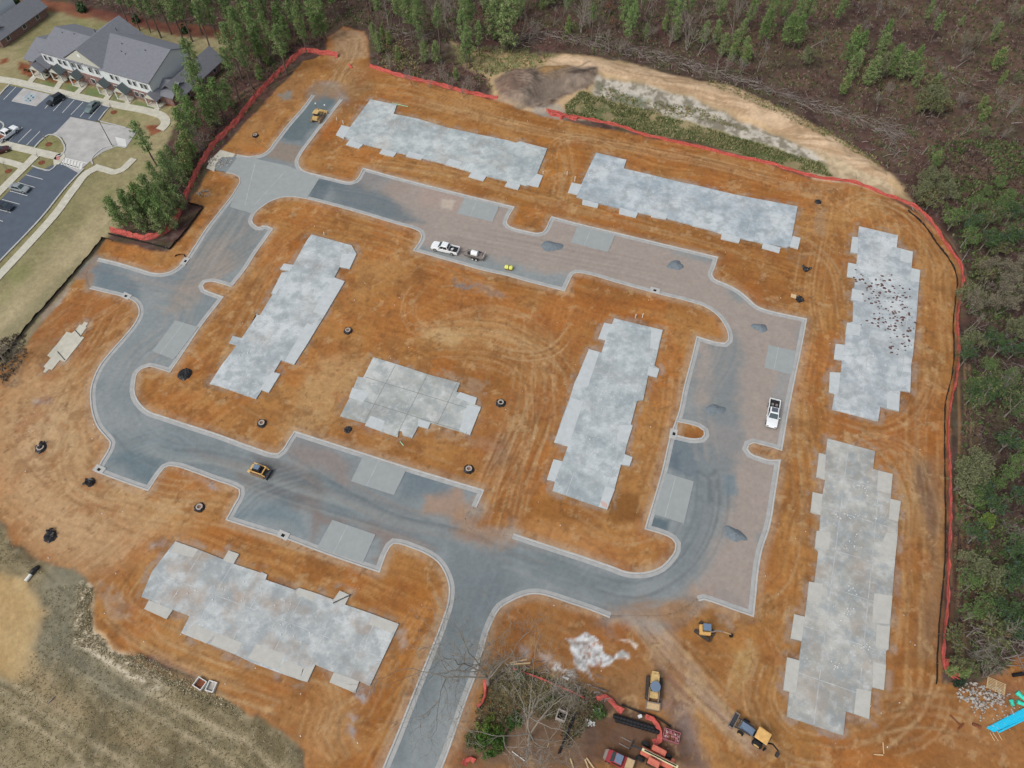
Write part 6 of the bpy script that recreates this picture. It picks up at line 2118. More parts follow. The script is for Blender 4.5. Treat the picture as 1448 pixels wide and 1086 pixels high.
def gable_wall(pts, parent, m):
    """upright polygon wall, 0.15 m thick"""
    v = [Vector(p) for p in pts]
    n = (v[1] - v[0]).cross(v[2] - v[0]).normalized() * .08
    mb = MB()
    k = len(v)
    mb.add([tuple(p + n) for p in v] + [tuple(p - n) for p in v], [tuple(range(k)), tuple(range(2 * k - 1, k - 1, -1))] + [(i, i + k, (i + 1) % k + k, (i + 1) % k) for i in range(k)], M[m])
    return mb.build('gable', parent)


def window(parent, u, v, z, w=.75, h=1.25, ax='u'):
    t = MB()
    if ax == 'u':
        t.box(u, v, z, w + .22, .08, h + .22, M['trim'])
    else:
        t.box(u, v, z, .08, w + .22, h + .22, M['trim'])
    t = t.build('window', parent)
    if ax == 'u':
        MB().box(u, v - .05, z, w, .05, h, M['winglass']).build('pane', t)
    else:
        MB().box(u + .05, v, z, .05, w, h, M['winglass']).build('pane', t)


def porch(parent, u, v, w, d, zr_, green=True):
    t = gable_roof(u - w / 2, u + w / 2, v - d, v + .8, 2.5, zr_, .25, 'v', .14, 'roofgreen' if green else 'roof', parent=parent, name='porch_roof')
    gw = gable_wall([(u - w / 2, v - d - .1, 2.45), (u + w / 2, v - d - .1, 2.45), (u, v - d - .1, zr_ - .15)], t, 'gable')
    gw.name = 'porch_gable'
    for s in (-1, 1):
        MB().box(u + s * (w / 2 - .12), v - d + .1, 1.25, .24, .24, 2.5, M['trim']).build('column', t)
    MB().box(u, v - d / 2, .09, w + .2, d + .2, .16, M['walk']).build('porch_floor', t)
    MB().box(u, v - .02, 1.1, .95, .06, 2.1, M['winglass']).build('door', parent)


def townhouse(loc, rz, label):
    t = empty('townhouse', loc, rz, label=label, cat='townhouse')
    # ground floor of brick, upper floor of white siding
    mb = MB()
    mb.box(17, 7.9, 1.45, 34, 15.6, 2.9, M['brick'])
    mb.build('ground_floor_wall', t)
    mb = MB()
    mb.box(4.5, 6.5, 4.55, 8.8, 12.9, 3.4, M['siding'])
    mb.box(14, 8.0, 4.6, 10.4, 15.2, 3.5, M['siding'])
    mb.box(26.6, 7.95, 4.55, 14.8, 15.8, 3.4, M['siding'])
    mb.build('upper_wall', t)
    gable_roof(0, 13.5, 0, 13, 6.3, 8.5, .3, 'u', vr=7.6, parent=t)
    gable_roof(15, 34, 0, 16, 6.3, 9.1, .3, 'u', vr=10.2, parent=t)
    gable_roof(7.8, 20.0, .6, 15.6, 6.4, 10.1, .6, 'v', parent=t)
    gable_wall([(34.02, .2, 6.2), (34.02, 15.8, 6.2), (34.02, 10.2, 8.9)], t, 'siding')
    gable_wall([(-.02, .2, 6.2), (-.02, 12.8, 6.2), (-.02, 7.6, 8.3)], t, 'siding')
    gable_wall([(8.4, .1, 6.3), (19.4, .1, 6.3), (13.9, .1, 9.75)], t, 'gable')
    MB().box(13.9, .0, 8.3, .7, .1, .7, M['white']).build('gable_vent', t)
    # low wings
    MB().box(37, 11, 1.35, 6, 17, 2.7, M['brick']).build('wing_wall', t)
    gable_roof(33.9, 40.2, 2.4, 19.6, 2.7, 5.2, .45, 'v', parent=t, name='wing_roof')
    MB().box(34.4, 3.0, 1.35, 7.6, 3.4, 2.7, M['brick']).build('wing_wall', t)
    gable_roof(30.6, 38.6, 1.2, 8.2, 2.75, 4.6, .4, 'u', parent=t, name='wing_roof')
    MB().box(-3.4, 6, 1.35, 6.6, 12, 2.7, M['brick']).build('wing_wall', t)
    gable_roof(-6.9, .1, .0, 12, 2.7, 4.9, .45, 'u', parent=t, name='wing_roof')
    gable_roof(-3.6, 1.4, -1.2, 6, 2.7, 4.5, .3, 'v', parent=t, name='wing_roof')
    for u, w, zr_, g in ((-1.2, 3.6, 3.9, False), (4.3, 3.4, 3.9, True), (10.2, 2.6, 3.7, True), (18.9, 2.8, 3.8, True), (24.9, 3.6, 4.0, True), (33.6, 3.6, 4.0, False)):
        porch(t, u, .2 if 0 < u < 30 else (-.8 if u < 0 else 1.0), w, 2.2, zr_, g)
    for u in (1.2, 2.8, 5.8, 7.4, 22.2, 23.8, 27.6, 29.2, 31.4, 32.6):
        window(t, u, -.06, 4.75)
    for u in (9.8, 11.8, 15.2, 17.4):
        window(t, u, .16, 4.75)
    for u in (7.4, 14.6, 21.8, 28.2, 30.0):
        window(t, u, .06, 1.5, 1.1, 1.2)
    for v in (5, 11, 16):
        window(t, 40.05, v, 1.5, 1.0, 1.2, 'v')
    for u, v, z in ((3, 6.5, 8.1), (6.5, 7, 8.3), (12, 9, 9.5), (22, 6, 7.9), (23.5, 5.6, 7.8), (20.8, 8, 8.5), (28, 8, 8.5), (16, 12, 9.2)):
        MB().tube([(u, v, z - .5), (u, v, z + .35)], .09, 6, M['pole']).build('vent_pipe', t)
    return t


hz = math.atan2(-.402, .916)
townhouse((-118.9, 178.2, .05), hz, 'two storey townhouse row with grey gabled roofs and white upper walls')
ox = -60.5
townhouse((-118.9 + ox * cos(hz) - 1.2 * sin(hz) * 0 + .4 * 3, 178.2 + ox * sin(hz) + 1.0, .05), hz, 'similar townhouse cut off by the left edge, showing a grey roofed brick wing')


# ------------------------------------------------------------------ shrubs in the beds
def tuft(name, R, H, n, c1, c2, seed, sx=.16):
    r = np.random.default_rng(seed)
    d = r.normal(size=(n, 3))
    d /= np.linalg.norm(d, axis=1)[:, None]
    rad = r.random(n)**.4
    P_ = d * rad[:, None] * np.array([R, R, H / 2]) * r.uniform(.75, 1.15, (n, 1))
    P_[:, 2] = np.abs(P_[:, 2]) * 1.6
    a = r.normal(size=(n, 3))
    b = r.normal(size=(n, 3))
    a /= np.linalg.norm(a, axis=1)[:, None]
    b = np.cross(a, b)
    b /= np.linalg.norm(b, axis=1)[:, None]
    s = sx * r.uniform(.6, 1.4, (n, 1))
    V = np.stack([P_ - a * s, P_ + b * s * .7, P_ + a * s, P_ - b * s * .7], 1).reshape(-1, 3)
    F = np.arange(n * 4).reshape(n, 4)
    C = lin(c1) + (lin(c2) - lin(c1)) * r.random((n, 1))
    return V, F, C


BUSH = None
r = random.Random(21)
spots = []
for (a, b, n) in (((66, 107), (82, 113), 4), ((96, 112), (116, 117), 4), ((130, 115), (158, 123), 5), ((166, 126), (182, 131), 4), ((200, 136), (224, 143), 5), ((32, 98), (50, 103), 3), ((236, 144), (248, 148), 2)):
    for k in range(n):
        f = (k + .5) / n
        spots.append((a[0] + (b[0] - a[0]) * f + r.uniform(-1, 1), a[1] + (b[1] - a[1]) * f + r.uniform(-1, 1)))
for k, (px, py) in enumerate(spots):
    x, y = at(px, py)
    if BUSH is None:
        V, F_, C = tuft('b', .45, .8, 140, '6E5038', '5B6A40', 5, .12)
        BUSH = fast_mesh('garden_shrub', V, F_, C, M['leaf'])
        o = BUSH
    else:
        o = BUSH.copy()
        col.objects.link(o)
    o.location = (x, y, 0)
    s_ = r.uniform(.7, 1.2)
    o.scale = (s_, s_, s_)
    tag(o, 'small brownish shrub in the pine straw bed along the front of the townhouses', 'shrub', 'shrubs in the front beds of the townhouses')
GB = None
for px, py, s_, lb in ((117, 12, 2.6, 'dark green cluster of bushes in the far lawn behind the townhouses'), (193, 27, 2.0, 'small dark evergreen on the rear lawn, left of two'), (262, 42, 2.0, 'small dark evergreen on the rear lawn, right of two'), (25, 2, 2.0, 'dark shrub at the top edge of the far lawn'), (62, 68 + 176, 1.2, 'young bush on the round lawn island')):
    if s_ == 1.2:
        continue
    x, y = at(px, py + 4)
    V, F_, C = tuft('b', .55, 1.2, 260, '33472E', '56694A', int(px), .12)
    o = fast_mesh('evergreen_bush', V, F_, C, M['leaf'])
    o.location = (x, y, 0)
    o.scale = (s_, s_, s_ * 1.2)
    tag(o, lb, 'bush')
for px, py, lb in ((69, 204, 'bare sapling in the rounded lawn island of the lot'), (59, 230, 'bare sapling in the small lawn island by the red ramp'), (12, 242, 'bare sapling on the lawn left of the diagonal walk'), (161, 161 - 2, 'bare sapling on the lawn above the apron')):
    x, y = at(px, py)
    r = random.Random(int(px))
    t = empty('sapling', (x, y, 0), 0, label=lb, cat='sapling')
    MB().tube([(0, 0, 0), (.05, 0, 2.6)], [.06, .03], 5, M['greybark']).build('trunk', t)
    mb = MB()
    for k in range(14):
        a = r.uniform(0, 6.3)
        z = r.uniform(.9, 2.4)
        mb.tube([(0, 0, z), (cos(a) * .7, sin(a) * .7, z + .7)], [.025, .01], 3, M['greybark'])
    mb.build('crown', t)
    MB().tube([(0, 0, 0.0), (0, 0, .05)], .8, 12, M['mulch']).build('mulch_ring', t)
# ------------------------------------------------------------------ trees
def leaf_cloud(r, centres, radii, per, size, c1, c2, c3=None, droop=0.0, flat_=1.0):
    """leaf sized quads about many clump centres; returns V, F, C"""
    n = len(centres) * per
    cc = np.repeat(np.array(centres), per, 0)
    rr = np.repeat(np.array(radii), per)[:, None]
    d = r.normal(size=(n, 3))
    d /= np.linalg.norm(d, axis=1)[:, None]
    p = cc + d * rr * (r.random((n, 1))**.45) * np.array([1, 1, flat_])
    a = r.normal(size=(n, 3))
    a[:, 2] -= droop
    a /= np.linalg.norm(a, axis=1)[:, None]
    b = np.cross(a, r.normal(size=(n, 3)))
    b /= np.linalg.norm(b, axis=1)[:, None]
    s = size * r.uniform(.6, 1.5, (n, 1))
    V = np.stack([p - a * s, p + b * s * .45, p + a * s, p - b * s * .45], 1).reshape(-1, 3)
    F = np.arange(n * 4).reshape(n, 4)
    k = np.repeat(r.random(len(centres)), per)[:, None] * .65 + r.random((n, 1)) * .35
    C = (lin(c1) + (lin(c2) - lin(c1)) * k) * .9
    if c3 is not None:
        m = (np.repeat(r.random(len(centres)), per) < .18)[:, None]
        C = np.where(m, lin(c3) * (0.8 + .4 * r.random((n, 1))), C)
    return V, F, C


PROTO = {}


def proto_pine(key, H, R, c0, c1, c2, c3, seed, limbs=46, per=11, dens=1.0, shape=1.0):
    r = np.random.default_rng(seed)
    q = random.Random(seed)
    t = empty('pine_tree')
    bend = [(0, 0, 0)]
    n = 9
    for k in range(1, n + 1):
        bend.append((bend[-1][0] + q.uniform(-.12, .12), bend[-1][1] + q.uniform(-.12, .12), H * k / n))
    mb = MB()
    mb.tube(bend, [.24 * (1 - k / n * .85) * H / 16 + .03 for k in range(n + 1)], 7, M['bark'])

    def trunk_at(z):
        f = max(0, min(n - 1e-6, z / H * n))
        i = int(f)
        a, b = bend[i], bend[i + 1]
        return tuple(a[j] + (b[j] - a[j]) * (f - i) for j in range(3))
    cen, rad = [], []
    for k in range(limbs):
        f = c0 + (1 - c0) * ((k + q.random()) / limbs)
        z = H * f
        g = (f - c0) / (1 - c0)
        prof = (math.sin(pi * min(1, (g * .82 + .16)))**.8) * (1 - .35 * g) * shape
        L = R * prof * q.uniform(.55, 1.15)
        a = k * 2.4 + q.uniform(-.5, .5)
        up = q.uniform(.1, .5) + g * .5
        p0 = trunk_at(z)
        p1 = (p0[0] + cos(a) * L * .55, p0[1] + sin(a) * L * .55, z + L * up * .35)
        p2 = (p0[0] + cos(a) * L, p0[1] + sin(a) * L, z + L * up)
        mb.tube([p0, p1, p2], [.055, .035, .015], 4, M['bark'], caps=False)
        for w in range(3):
            h = .45 + .3 * w
            cen.append((p0[0] + cos(a) * L * h + q.uniform(-.3, .3), p0[1] + sin(a) * L * h + q.uniform(-.3, .3), z + L * up * h * .9 + q.uniform(-.15, .25)))
            rad.append(q.uniform(.4, .95) * dens * (R / 2.4))
    # dead stubs on the bare stem
    for k in range(10):
        z = H * q.uniform(.12, max(.15, c0))
        a = q.uniform(0, 6.3)
        p0 = trunk_at(z)
        L = q.uniform(.4, 1.3)
        mb.tube([p0, (p0[0] + cos(a) * L, p0[1] + sin(a) * L, z + L * .1)], [.03, .012], 3, M['bark'], caps=False)
    mb.build('trunk', t, fixn=False)
    tp = trunk_at(H * .99)
    cen.append(tp)
    rad.append(.5)
    V, F_, C = leaf_cloud(r, cen, rad, int(per * 2.3), .16, c1, c2, c3, droop=.1)
    fast_mesh('crown', V, F_, C, M['leaf'], t)
    PROTO[key] = (t, H)


def proto_broad(key, H, R, c1, c2, c3, seed, per=16, clumps=120, size=.22, lo=.25, name='broadleaf_tree', bark='greybark', thin=0.0):
    r = np.random.default_rng(seed)
    q = random.Random(seed)
    t = empty(name)
    mb = MB()
    mb.tube([(0, 0, 0), (.1, .05, H * .3), (0, .15, H * .6)], [.22 * H / 9, .15 * H / 9, .07], 7, M[bark])
    cen, rad = [], []
    lobes = [(q.uniform(-.55, .55) * R, q.uniform(-.55, .55) * R, H * q.uniform(lo + .2, .82), R * q.uniform(.35, .6)) for _ in range(7)]
    for lx, ly, lz, lr in lobes:
        mb.tube([(.05, .05, H * .3), (lx * .5, ly * .5, lz * .7), (lx, ly, lz)], [.1, .06, .03], 5, M[bark], caps=False)
        for k in range(clumps // 7):
            d = Vector((q.gauss(0, 1), q.gauss(0, 1), q.gauss(0, 1))).normalized() * lr * q.uniform(.55, 1.05)
            c = (lx + d.x, ly + d.y, max(H * .1, lz + d.z * .85))
            cen.append(c)
            rad.append(q.uniform(.3, .6) * R / 3)
            if q.random() < .3:
                mb.tube([(lx, ly, lz - lr * .3), c], [.03, .012], 3, M[bark], caps=False)
    mb.build('trunk', t, fixn=False)
    V, F_, C = leaf_cloud(r, cen, rad, per, size, c1, c2, c3)
    fast_mesh('crown', V, F_, C, M['leaf'], t)
    PROTO[key] = (t, H)


def bare_branches(mb, q, p, d, L, rad, depth, m, up=.12, spread_=.7, seg=3, kids=(2, 3), tips=None, minr=.02):
    pts = [p]
    rs = [rad]
    cur = Vector(p)
    dd = Vector(d).normalized()
    for k in range(seg):
        dd = (dd + Vector((q.uniform(-.28, .28), q.uniform(-.28, .28), q.uniform(-.12, .2) + up * .5))).normalized()
        cur = cur + dd * (L / seg)
        pts.append(tuple(cur))
        rs.append(max(minr * .7, rad * (1 - .42 * (k + 1) / seg)))
    mb.tube(pts, rs, 6 if rad > .1 else (4 if rad > .04 else 3), m, caps=False)
    if depth <= 0:
        if tips is not None:
            tips.append(tuple(cur))
        return
    nk = q.randint(*kids)
    for k in range(nk):
        i = q.randint(1, seg)
        base = pts[-1] if k == 0 else pts[i]
        ax = Vector((q.gauss(0, 1), q.gauss(0, 1), q.gauss(0, 1))).normalized()
        nd = (dd + ax * spread_ * (.5 if k == 0 else 1.0)).normalized()
        nd.z = nd.z * .8 + up
        bare_branches(mb, q, base, nd, L * q.uniform(.6, .82), max(minr, rad * .6), depth - 1, m, up, spread_, seg, kids, tips, minr)


def proto_bare(key, H, seed, m='greybark', leaves=None, depth=5, name='bare_tree', stems=1, per=5):
    q = random.Random(seed)
    r = np.random.default_rng(seed)
    t = empty(name)
    mb = MB()
    tips = []
    for s in range(stems):
        a = q.uniform(0, 6.3)
        d = (cos(a) * .5 * (stems > 1), sin(a) * .5 * (stems > 1), 1)
        bare_branches(mb, q, (0, 0, 0), d, H * .34, .13 * H / 8 / (1 + .3 * (stems - 1)), depth, M[m], .16, .8, 3, (2, 4), tips, .022)
    o = mb.build('branches', t, fixn=False)
    if leaves:
        V, F_, C = leaf_cloud(r, tips, [.45] * len(tips), per, .16, leaves[0], leaves[1])
        fast_mesh('crown', V, F_, C, M['leaf'], t)
    PROTO[key] = (t, H)


G1, G2 = '4B6A33', '7FA055'
proto_pine('pine1', 16, 2.5, .42, '5A7345', '8CA367', '98A06E', 1)
proto_pine('pine2', 18, 2.2, .5, '546F43', '839B62', '98A06E', 2, limbs=36)
proto_pine('pine3', 12, 2.2, .25, '5A7745', '90AA68', None, 3, limbs=44, per=11)
proto_pine('pine4', 14, 1.9, .35, '66814C', '9AB174', None, 4, limbs=36)
proto_pine('young1', 7, 1.7, .06, '647F48', '94AA69', '9B8F6A', 5, limbs=40, per=10, dens=1.1)
proto_pine('young2', 8.5, 2.0, .1, '6B8450', '9EAF76', '8F8D6A', 6, limbs=40, per=10)
proto_pine('thin1', 15, 1.7, .6, '5D7648', '8AA066', '827A68', 8, limbs=26, per=9)
proto_broad('dark1', 8, 3.2, '3F5636', '627A4C', '4E6556', 10, per=13, size=.17)
proto_broad('dark2', 9.5, 4.2, '465B3A', '6C8250', '84805A', 11, clumps=140, per=13, size=.17)
proto_broad('green1', 7.5, 2.9, '556F42', '7F985A', '6E7050', 12, per=12, size=.16)
proto_broad('olive1', 6, 2.8, '5F6644', '87895F', '6E5D48', 13, per=10, clumps=100)
proto_broad('bush1', 3.0, 1.9, '5A7236', '93A556', None, 14, per=22, clumps=80, size=.2, lo=-.1, name='round_bush')
proto_broad('rust1', 4, 1.8, '6B4A3C', '8A6450', None, 15, per=8, clumps=60, size=.16)
proto_bare('bare1', 9, 21)
proto_bare('bare2', 7, 22, stems=3, depth=4)
proto_bare('hazy1', 7.5, 23, leaves=('756F5C', '928B74'), stems=2, depth=5, per=4)
proto_bare('hazy2', 6.5, 24, leaves=('6B7352', '8C9068'), stems=3, depth=4, per=7)
proto_bare('pale1', 12, 25, leaves=None, depth=5)
NAMES = {}
used_proto = set()


def plant(key, px, py, h, label, group, cat, zf=.65, rz=None, name=None, ground_px=False, q=random.Random(77)):
    root, H = PROTO[key]
    x, y, z = on(px, py, 0 if ground_px else h * zf)
    if key in used_proto:
        o = copy_tree(root)
    else:
        o = root
        used_proto.add(key)
    s = h / H
    o.location = (x, y, z - .1)
    o.rotation_euler = (q.uniform(-.03, .03), q.uniform(-.03, .03), q.uniform(0, 6.28) if rz is None else rz)
    w = s * q.uniform(.82, 1.15) * (.9 if key in ('dark1', 'dark2', 'green1', 'hazy1', 'hazy2') else 1)
    o.scale = (w, w, s)
    tag(o, label, cat, group)
    return o


TREES = []


def put(key, px, py, h, **k):
    TREES.append((key, px, py, h, k))


def tl(r, c, key, h, s, **k):
    for w in s.split():
        a, b = w.split(',')
        put(key, TX[c] + float(a) * TS, TY[r] + float(b) * TS, h * .88, **k)


# pine belt between the townhouses and the site
tl(0, 0, 'pine1', 17, '1050,330 1085,455 1270,240 1340,50')
tl(0, 0, 'pine3', 13, '1050,620 1130,560 1010,680 1190,520')
tl(0, 0, 'pine4', 14, '790,760 1010,560 1390,190')
tl(0, 0, 'pine2', 16, '870,1000 940,930 1260,370 1240,50')
tl(0, 0, 'young2', 9, '1150,600 1240,500 900,920 800,1030 940,860')
tl(1, 0, 'pine3', 11, '700,90 800,60 880,90 640,120')
tl(1, 0, 'young2', 8, '760,140 850,150 920,60 690,40 930,130 610,90 970,20')
tl(0, 0, 'pine1', 16, '1150,60 1250,30 1050,10 940,40 1400,130 1300,150')
tl(0, 0, 'pine2', 15, '880,20 820,40 760,10 1000,60 1100,100 700,0 640,-20')
tl(0, 1, 'pine1', 15, '30,70 60,170 130,240 250,130 350,60')
tl(0, 1, 'pine3', 10, '10,240 160,150 260,150 370,110 120,100 330,130')
tl(0, 1, 'pine4', 12, '190,60 300,60')
tl(0, 1, 'young1', 5, '150,250 20,390 60,300')
tl(0, 1, 'pine1', 15, '850,60 790,20 900,90 1170,60')
tl(0, 1, 'pine4', 13, '1150,140 1180,230 1190,40')
tl(0, 1, 'thin1', 10, '910,200 1165,270 860,120')
tl(0, 1, 'young2', 7, '930,270 1000,275 650,170 680,220 1160,270')
tl(0, 1, 'young1', 4, '700,160 740,200 790,280 1110,400')
tl(0, 1, 'bare2', 6, '860,400 960,420 1080,430 1200,450 740,330 1150,470 1020,380')
tl(0, 1, 'thin1', 12, '1290,30')
tl(0, 2, 'pine4', 13, '650,40 690,80 660,130 930,60')
tl(0, 2, 'thin1', 12, '320,40 880,60 470,90 1000,60')
tl(0, 2, 'pine1', 12, '60,30 1340,60 1180,30 1420,120')
tl(0, 2, 'rust1', 4.5, '590,120 560,40')
tl(0, 2, 'bare1', 8, '70,110 110,140 480,160 560,200 1160,330 250,60')
tl(0, 2, 'young2', 7.5, '930,150 1160,160 1250,210 1310,250 1190,230 1290,150')
tl(0, 2, 'young1', 6, '1320,290 1240,270 870,110 330,130')
tl(0, 2, 'bare2', 7, '1210,330 1300,330 900,180 620,220 160,130')
tl(0, 3, 'pine1', 13, '60,50 200,80 130,30 260,40')
tl(0, 3, 'pine3', 11, '30,130 150,150 210,150')
tl(0, 3, 'pine4', 9, '430,50 930,50 980,120 460,20')
tl(0, 3, 'pine3', 11, '690,180 500,260 555,240 740,310 860,330')
tl(0, 3, 'young2', 9, '680,240 520,340 800,340 620,370')
tl(0, 3, 'young2', 7, '600,390 870,410 960,450')
tl(0, 3, 'hazy2', 8, '940,520 1000,530 700,340')
tl(0, 3, 'olive1', 7, '920,560 1010,570 950,470')
tl(0, 3, 'young1', 4.5, '1230,560 1340,420 1240,620 970,860')
tl(0, 3, 'hazy2', 6.5, '930,960 1000,960 900,1040 1020,1040')
tl(0, 3, 'green1', 5, '1330,990 1250,1040 1380,1060 960,880')
tl(0, 3, 'bare1', 6, '720,760 1080,180 350,230')
tl(1, 3, 'green1', 8, '1080,130 1200,60 1150,230 1370,30')
tl(1, 3, 'dark1', 8, '1180,170 1260,240 1400,100 1300,270 1400,250')
tl(1, 3, 'dark2', 9, '1290,120 1420,200')
tl(1, 3, 'olive1', 6, '1220,390 1240,450 940,40 1330,300')
tl(1, 3, 'hazy1', 8, '1290,420 1400,440 1350,600 1200,600 1420,560')
tl(1, 3, 'bare1', 8, '1380,470 1250,540 1180,700')
tl(1, 3, 'hazy2', 7, '1150,560 1170,820 1400,740')
tl(1, 3, 'dark1', 7, '1250,800 1330,850 1150,900 1420,860')
tl(1, 3, 'green1', 6, '1180,1060 1260,960 1380,1000')
tl(1, 3, 'pale1', 11, '1310,1010')
tl(2, 3, 'dark2', 9, '1240,60 1420,110 1330,-20')
tl(2, 3, 'dark1', 7, '1180,60 1300,60')
tl(2, 3, 'green1', 7, '1400,430 1360,510')
tl(2, 3, 'hazy2', 8, '1170,440 1120,530 1220,480')
tl(2, 3, 'dark1', 7, '1370,330 1260,600 1430,600 1300,690')
tl(2, 3, 'green1', 6, '1190,620 1310,560 1440,360')
tl(2, 3, 'bush1', 3.2, '1262,765')
tl(2, 3, 'bare2', 6, '1410,790')
tl(2, 3, 'dark1', 7, '1430,930 1390,1030 1440,1000')
tl(2, 3, 'hazy2', 7, '1200,1000 1280,1060')
tl(3, 3, 'green1', 7, '1180,60 1240,160 1180,230')
tl(3, 3, 'olive1', 6, '1270,90 1260,280 1310,330')
tl(3, 3, 'dark1', 7, '1400,60 1330,180 1430,250 1400,330')
tl(3, 3, 'bare1', 9, '1380,300 1430,430 1250,400')
tl(3, 3, 'olive1', 3.5, '1090,500 1150,520 1060,330 1080,400')
tl(3, 3, 'young1', 3.5, '1120,560 1060,540')
tl(3, 3, 'bare2', 5, '1200,450 1330,520 1270,560')

# random in-fill, never closer than a few metres
def zone_of(px, py):
    if px < 500 and py < 345:
        return 0
    if py < 250 and px < 760:
        return 1
    if py < 140 and px < 1090:
        return 2
    if py < 250:
        return 3
    if py < 560:
        return 4
    return 5


ZN = ['in the pine belt west of the clay', 'in the woods beyond the north netting', 'in the woods behind the sand berm', 'on the brown cutover, upper right', 'in the upper east woods', 'in the lower east woods']
KD = {'pine1': ('tall pine with ragged crown and bare stem', 'pine tree'), 'pine2': ('very tall slim pine with a high crown', 'pine tree'), 'pine3': ('full crowned mid green pine', 'pine tree'), 'pine4': ('light green pine with a loose narrow crown', 'pine tree'),
      'young1': ('small bushy young pine', 'pine tree'), 'young2': ('half grown yellow green pine, foliage near ground', 'pine tree'), 'thin1': ('thin pine with a small tuft at the top', 'pine tree'), 'dark1': ('dark green rounded evergreen', 'tree'), 'dark2': ('large dark green spreading evergreen', 'tree'),
      'green1': ('fresh green bushy broadleaf tree', 'tree'), 'olive1': ('dull olive broadleaf tree', 'tree'), 'bush1': ('bright yellow green round bush', 'bush'), 'rust1': ('rust brown leaved small tree', 'tree'), 'bare1': ('bare grey twiggy tree', 'bare tree'), 'bare2': ('bare many stemmed grey shrub', 'bare shrub'),
      'hazy1': ('greyish brown winter tree with a haze of buds', 'bare tree'), 'hazy2': ('grey green winter tree with a haze of fine leaf', 'tree'), 'pale1': ('pale grey leafless tree with long limbs', 'bare tree')}
fill = [(0, P('330,-10 470,-10 470,20 400,55 340,100 325,130 330,60 330,20'), ('pine1', 'pine2', 'pine4', 'pine4'), (10, 14), 15, 3.6), (0, P('230,250 265,200 285,190 255,250 215,305 165,295'), ('young2', 'young1', 'pine4', 'bare2'), (5, 8), 12, 2.4), (1, P('530,-20 740,-20 740,40 650,70 560,60 520,30'), ('pine1', 'thin1', 'young2', 'bare1', 'pine4', 'bare2'), (6, 14), 26, 3.5),
        (2, P('740,-20 1080,-20 1080,90 960,60 850,50 740,40'), ('pine4', 'thin1', 'bare1', 'young2', 'bare2', 'pine1', 'bare2', 'bare1', 'bare1'), (5, 11), 40, 3.4), (3, P('1080,-20 1448,-20 1448,200 1300,180 1180,120 1080,60'), ('young1', 'bare2', 'young2', 'hazy2', 'bare2', 'bare2', 'bare1', 'hazy1', 'bare2'), (3, 6.5), 46, 4),
        (4, P('1370,250 1470,230 1480,560 1380,560 1375,400'), ('dark1', 'hazy2', 'olive1', 'green1', 'bare2', 'bare2'), (4, 7), 8, 5), (5, P('1385,570 1480,560 1480,950 1375,930'), ('dark1', 'hazy2', 'green1', 'bare2', 'bare2'), (4, 7), 6, 5),
        (0, P('-60,-70 500,-80 520,-20 250,-20'), ('pine1', 'pine2', 'pine3'), (12, 17), 36, 4), (2, P('520,-80 1500,-90 1500,-20 520,-20'), ('pine1', 'pine4', 'bare1'), (9, 15), 40, 5)]
rf = random.Random(31)
placed = []
for key, px, py, h, k in TREES:
    q = on(px, py, h * .65)
    placed.append((q[0], q[1]))
for zn, poly, keys, (h0, h1), n, dmin in fill:
    w = [p_[:2] for p_ in poly]
    xs, ys = [p_[0] for p_ in w], [p_[1] for p_ in w]
    c_ = 0
    tries = 0
    while c_ < n and tries < 1500:
        tries += 1
        px, py = rf.uniform(min(xs), max(xs)), rf.uniform(min(ys), max(ys))
        if not inside((px, py), w):
            continue
        h = rf.uniform(h0, h1)
        x, y = at(px, py, h * .5)
        if any((x - a)**2 + (y - b)**2 < dmin * dmin for a, b in placed):
            continue
        j, i = np.searchsorted(gy, y), np.searchsorted(gx, x)
        if DIRTM[j, i] > .2:
            continue
        placed.append((x, y))
        TREES.append((rf.choice(keys), px, py, h, dict(zf=.5)))
        c_ += 1
used = {}
for key, px, py, h, k in TREES:
    z = zone_of(px, py)
    base_, cat_ = KD[key]
    lb = base_ + ' ' + ZN[z]
    if key == 'bush1':
        lb = 'bright yellow green round bush standing alone right of the east netting'
    if key == 'pale1':
        lb = 'pale long limbed leafless tree right of the east netting, halfway up the picture'
    plant(key, px, py, h, lb, cat_ + 's ' + ZN[z], cat_, **k)
for key, (o, H) in PROTO.items():
    if key not in used_proto:
        for c_ in list(o.children):
            bpy.data.objects.remove(c_)
        bpy.data.objects.remove(o)


# the big leafless trees at the bottom
def big_bare(px, py, label, H, rad, dirs, seed, m='greybark'):
    q = random.Random(seed)
    x, y = at(px, py)
    t = empty('bare_tree', (x, y, ground_z(x, y) - .1), 0, label=label, cat='bare tree')
    mb = MB()
    th = H * .3
    mb.tube([(0, 0, 0), (.1, .1, th * .5), (.1, .2, th)], [rad * 1.3, rad, rad * .9], 10, M[m])
    for a, tilt, L in dirs:
        d = (cos(a) * sin(tilt), sin(a) * sin(tilt), cos(tilt))
        bare_branches(mb, q, (.1, .2, th), d, L * 1.15, rad * .5, 6, M[m], .02, .95, 4, (2, 3), None, .018)
    mb.build('branches', t, fixn=False)
    return t


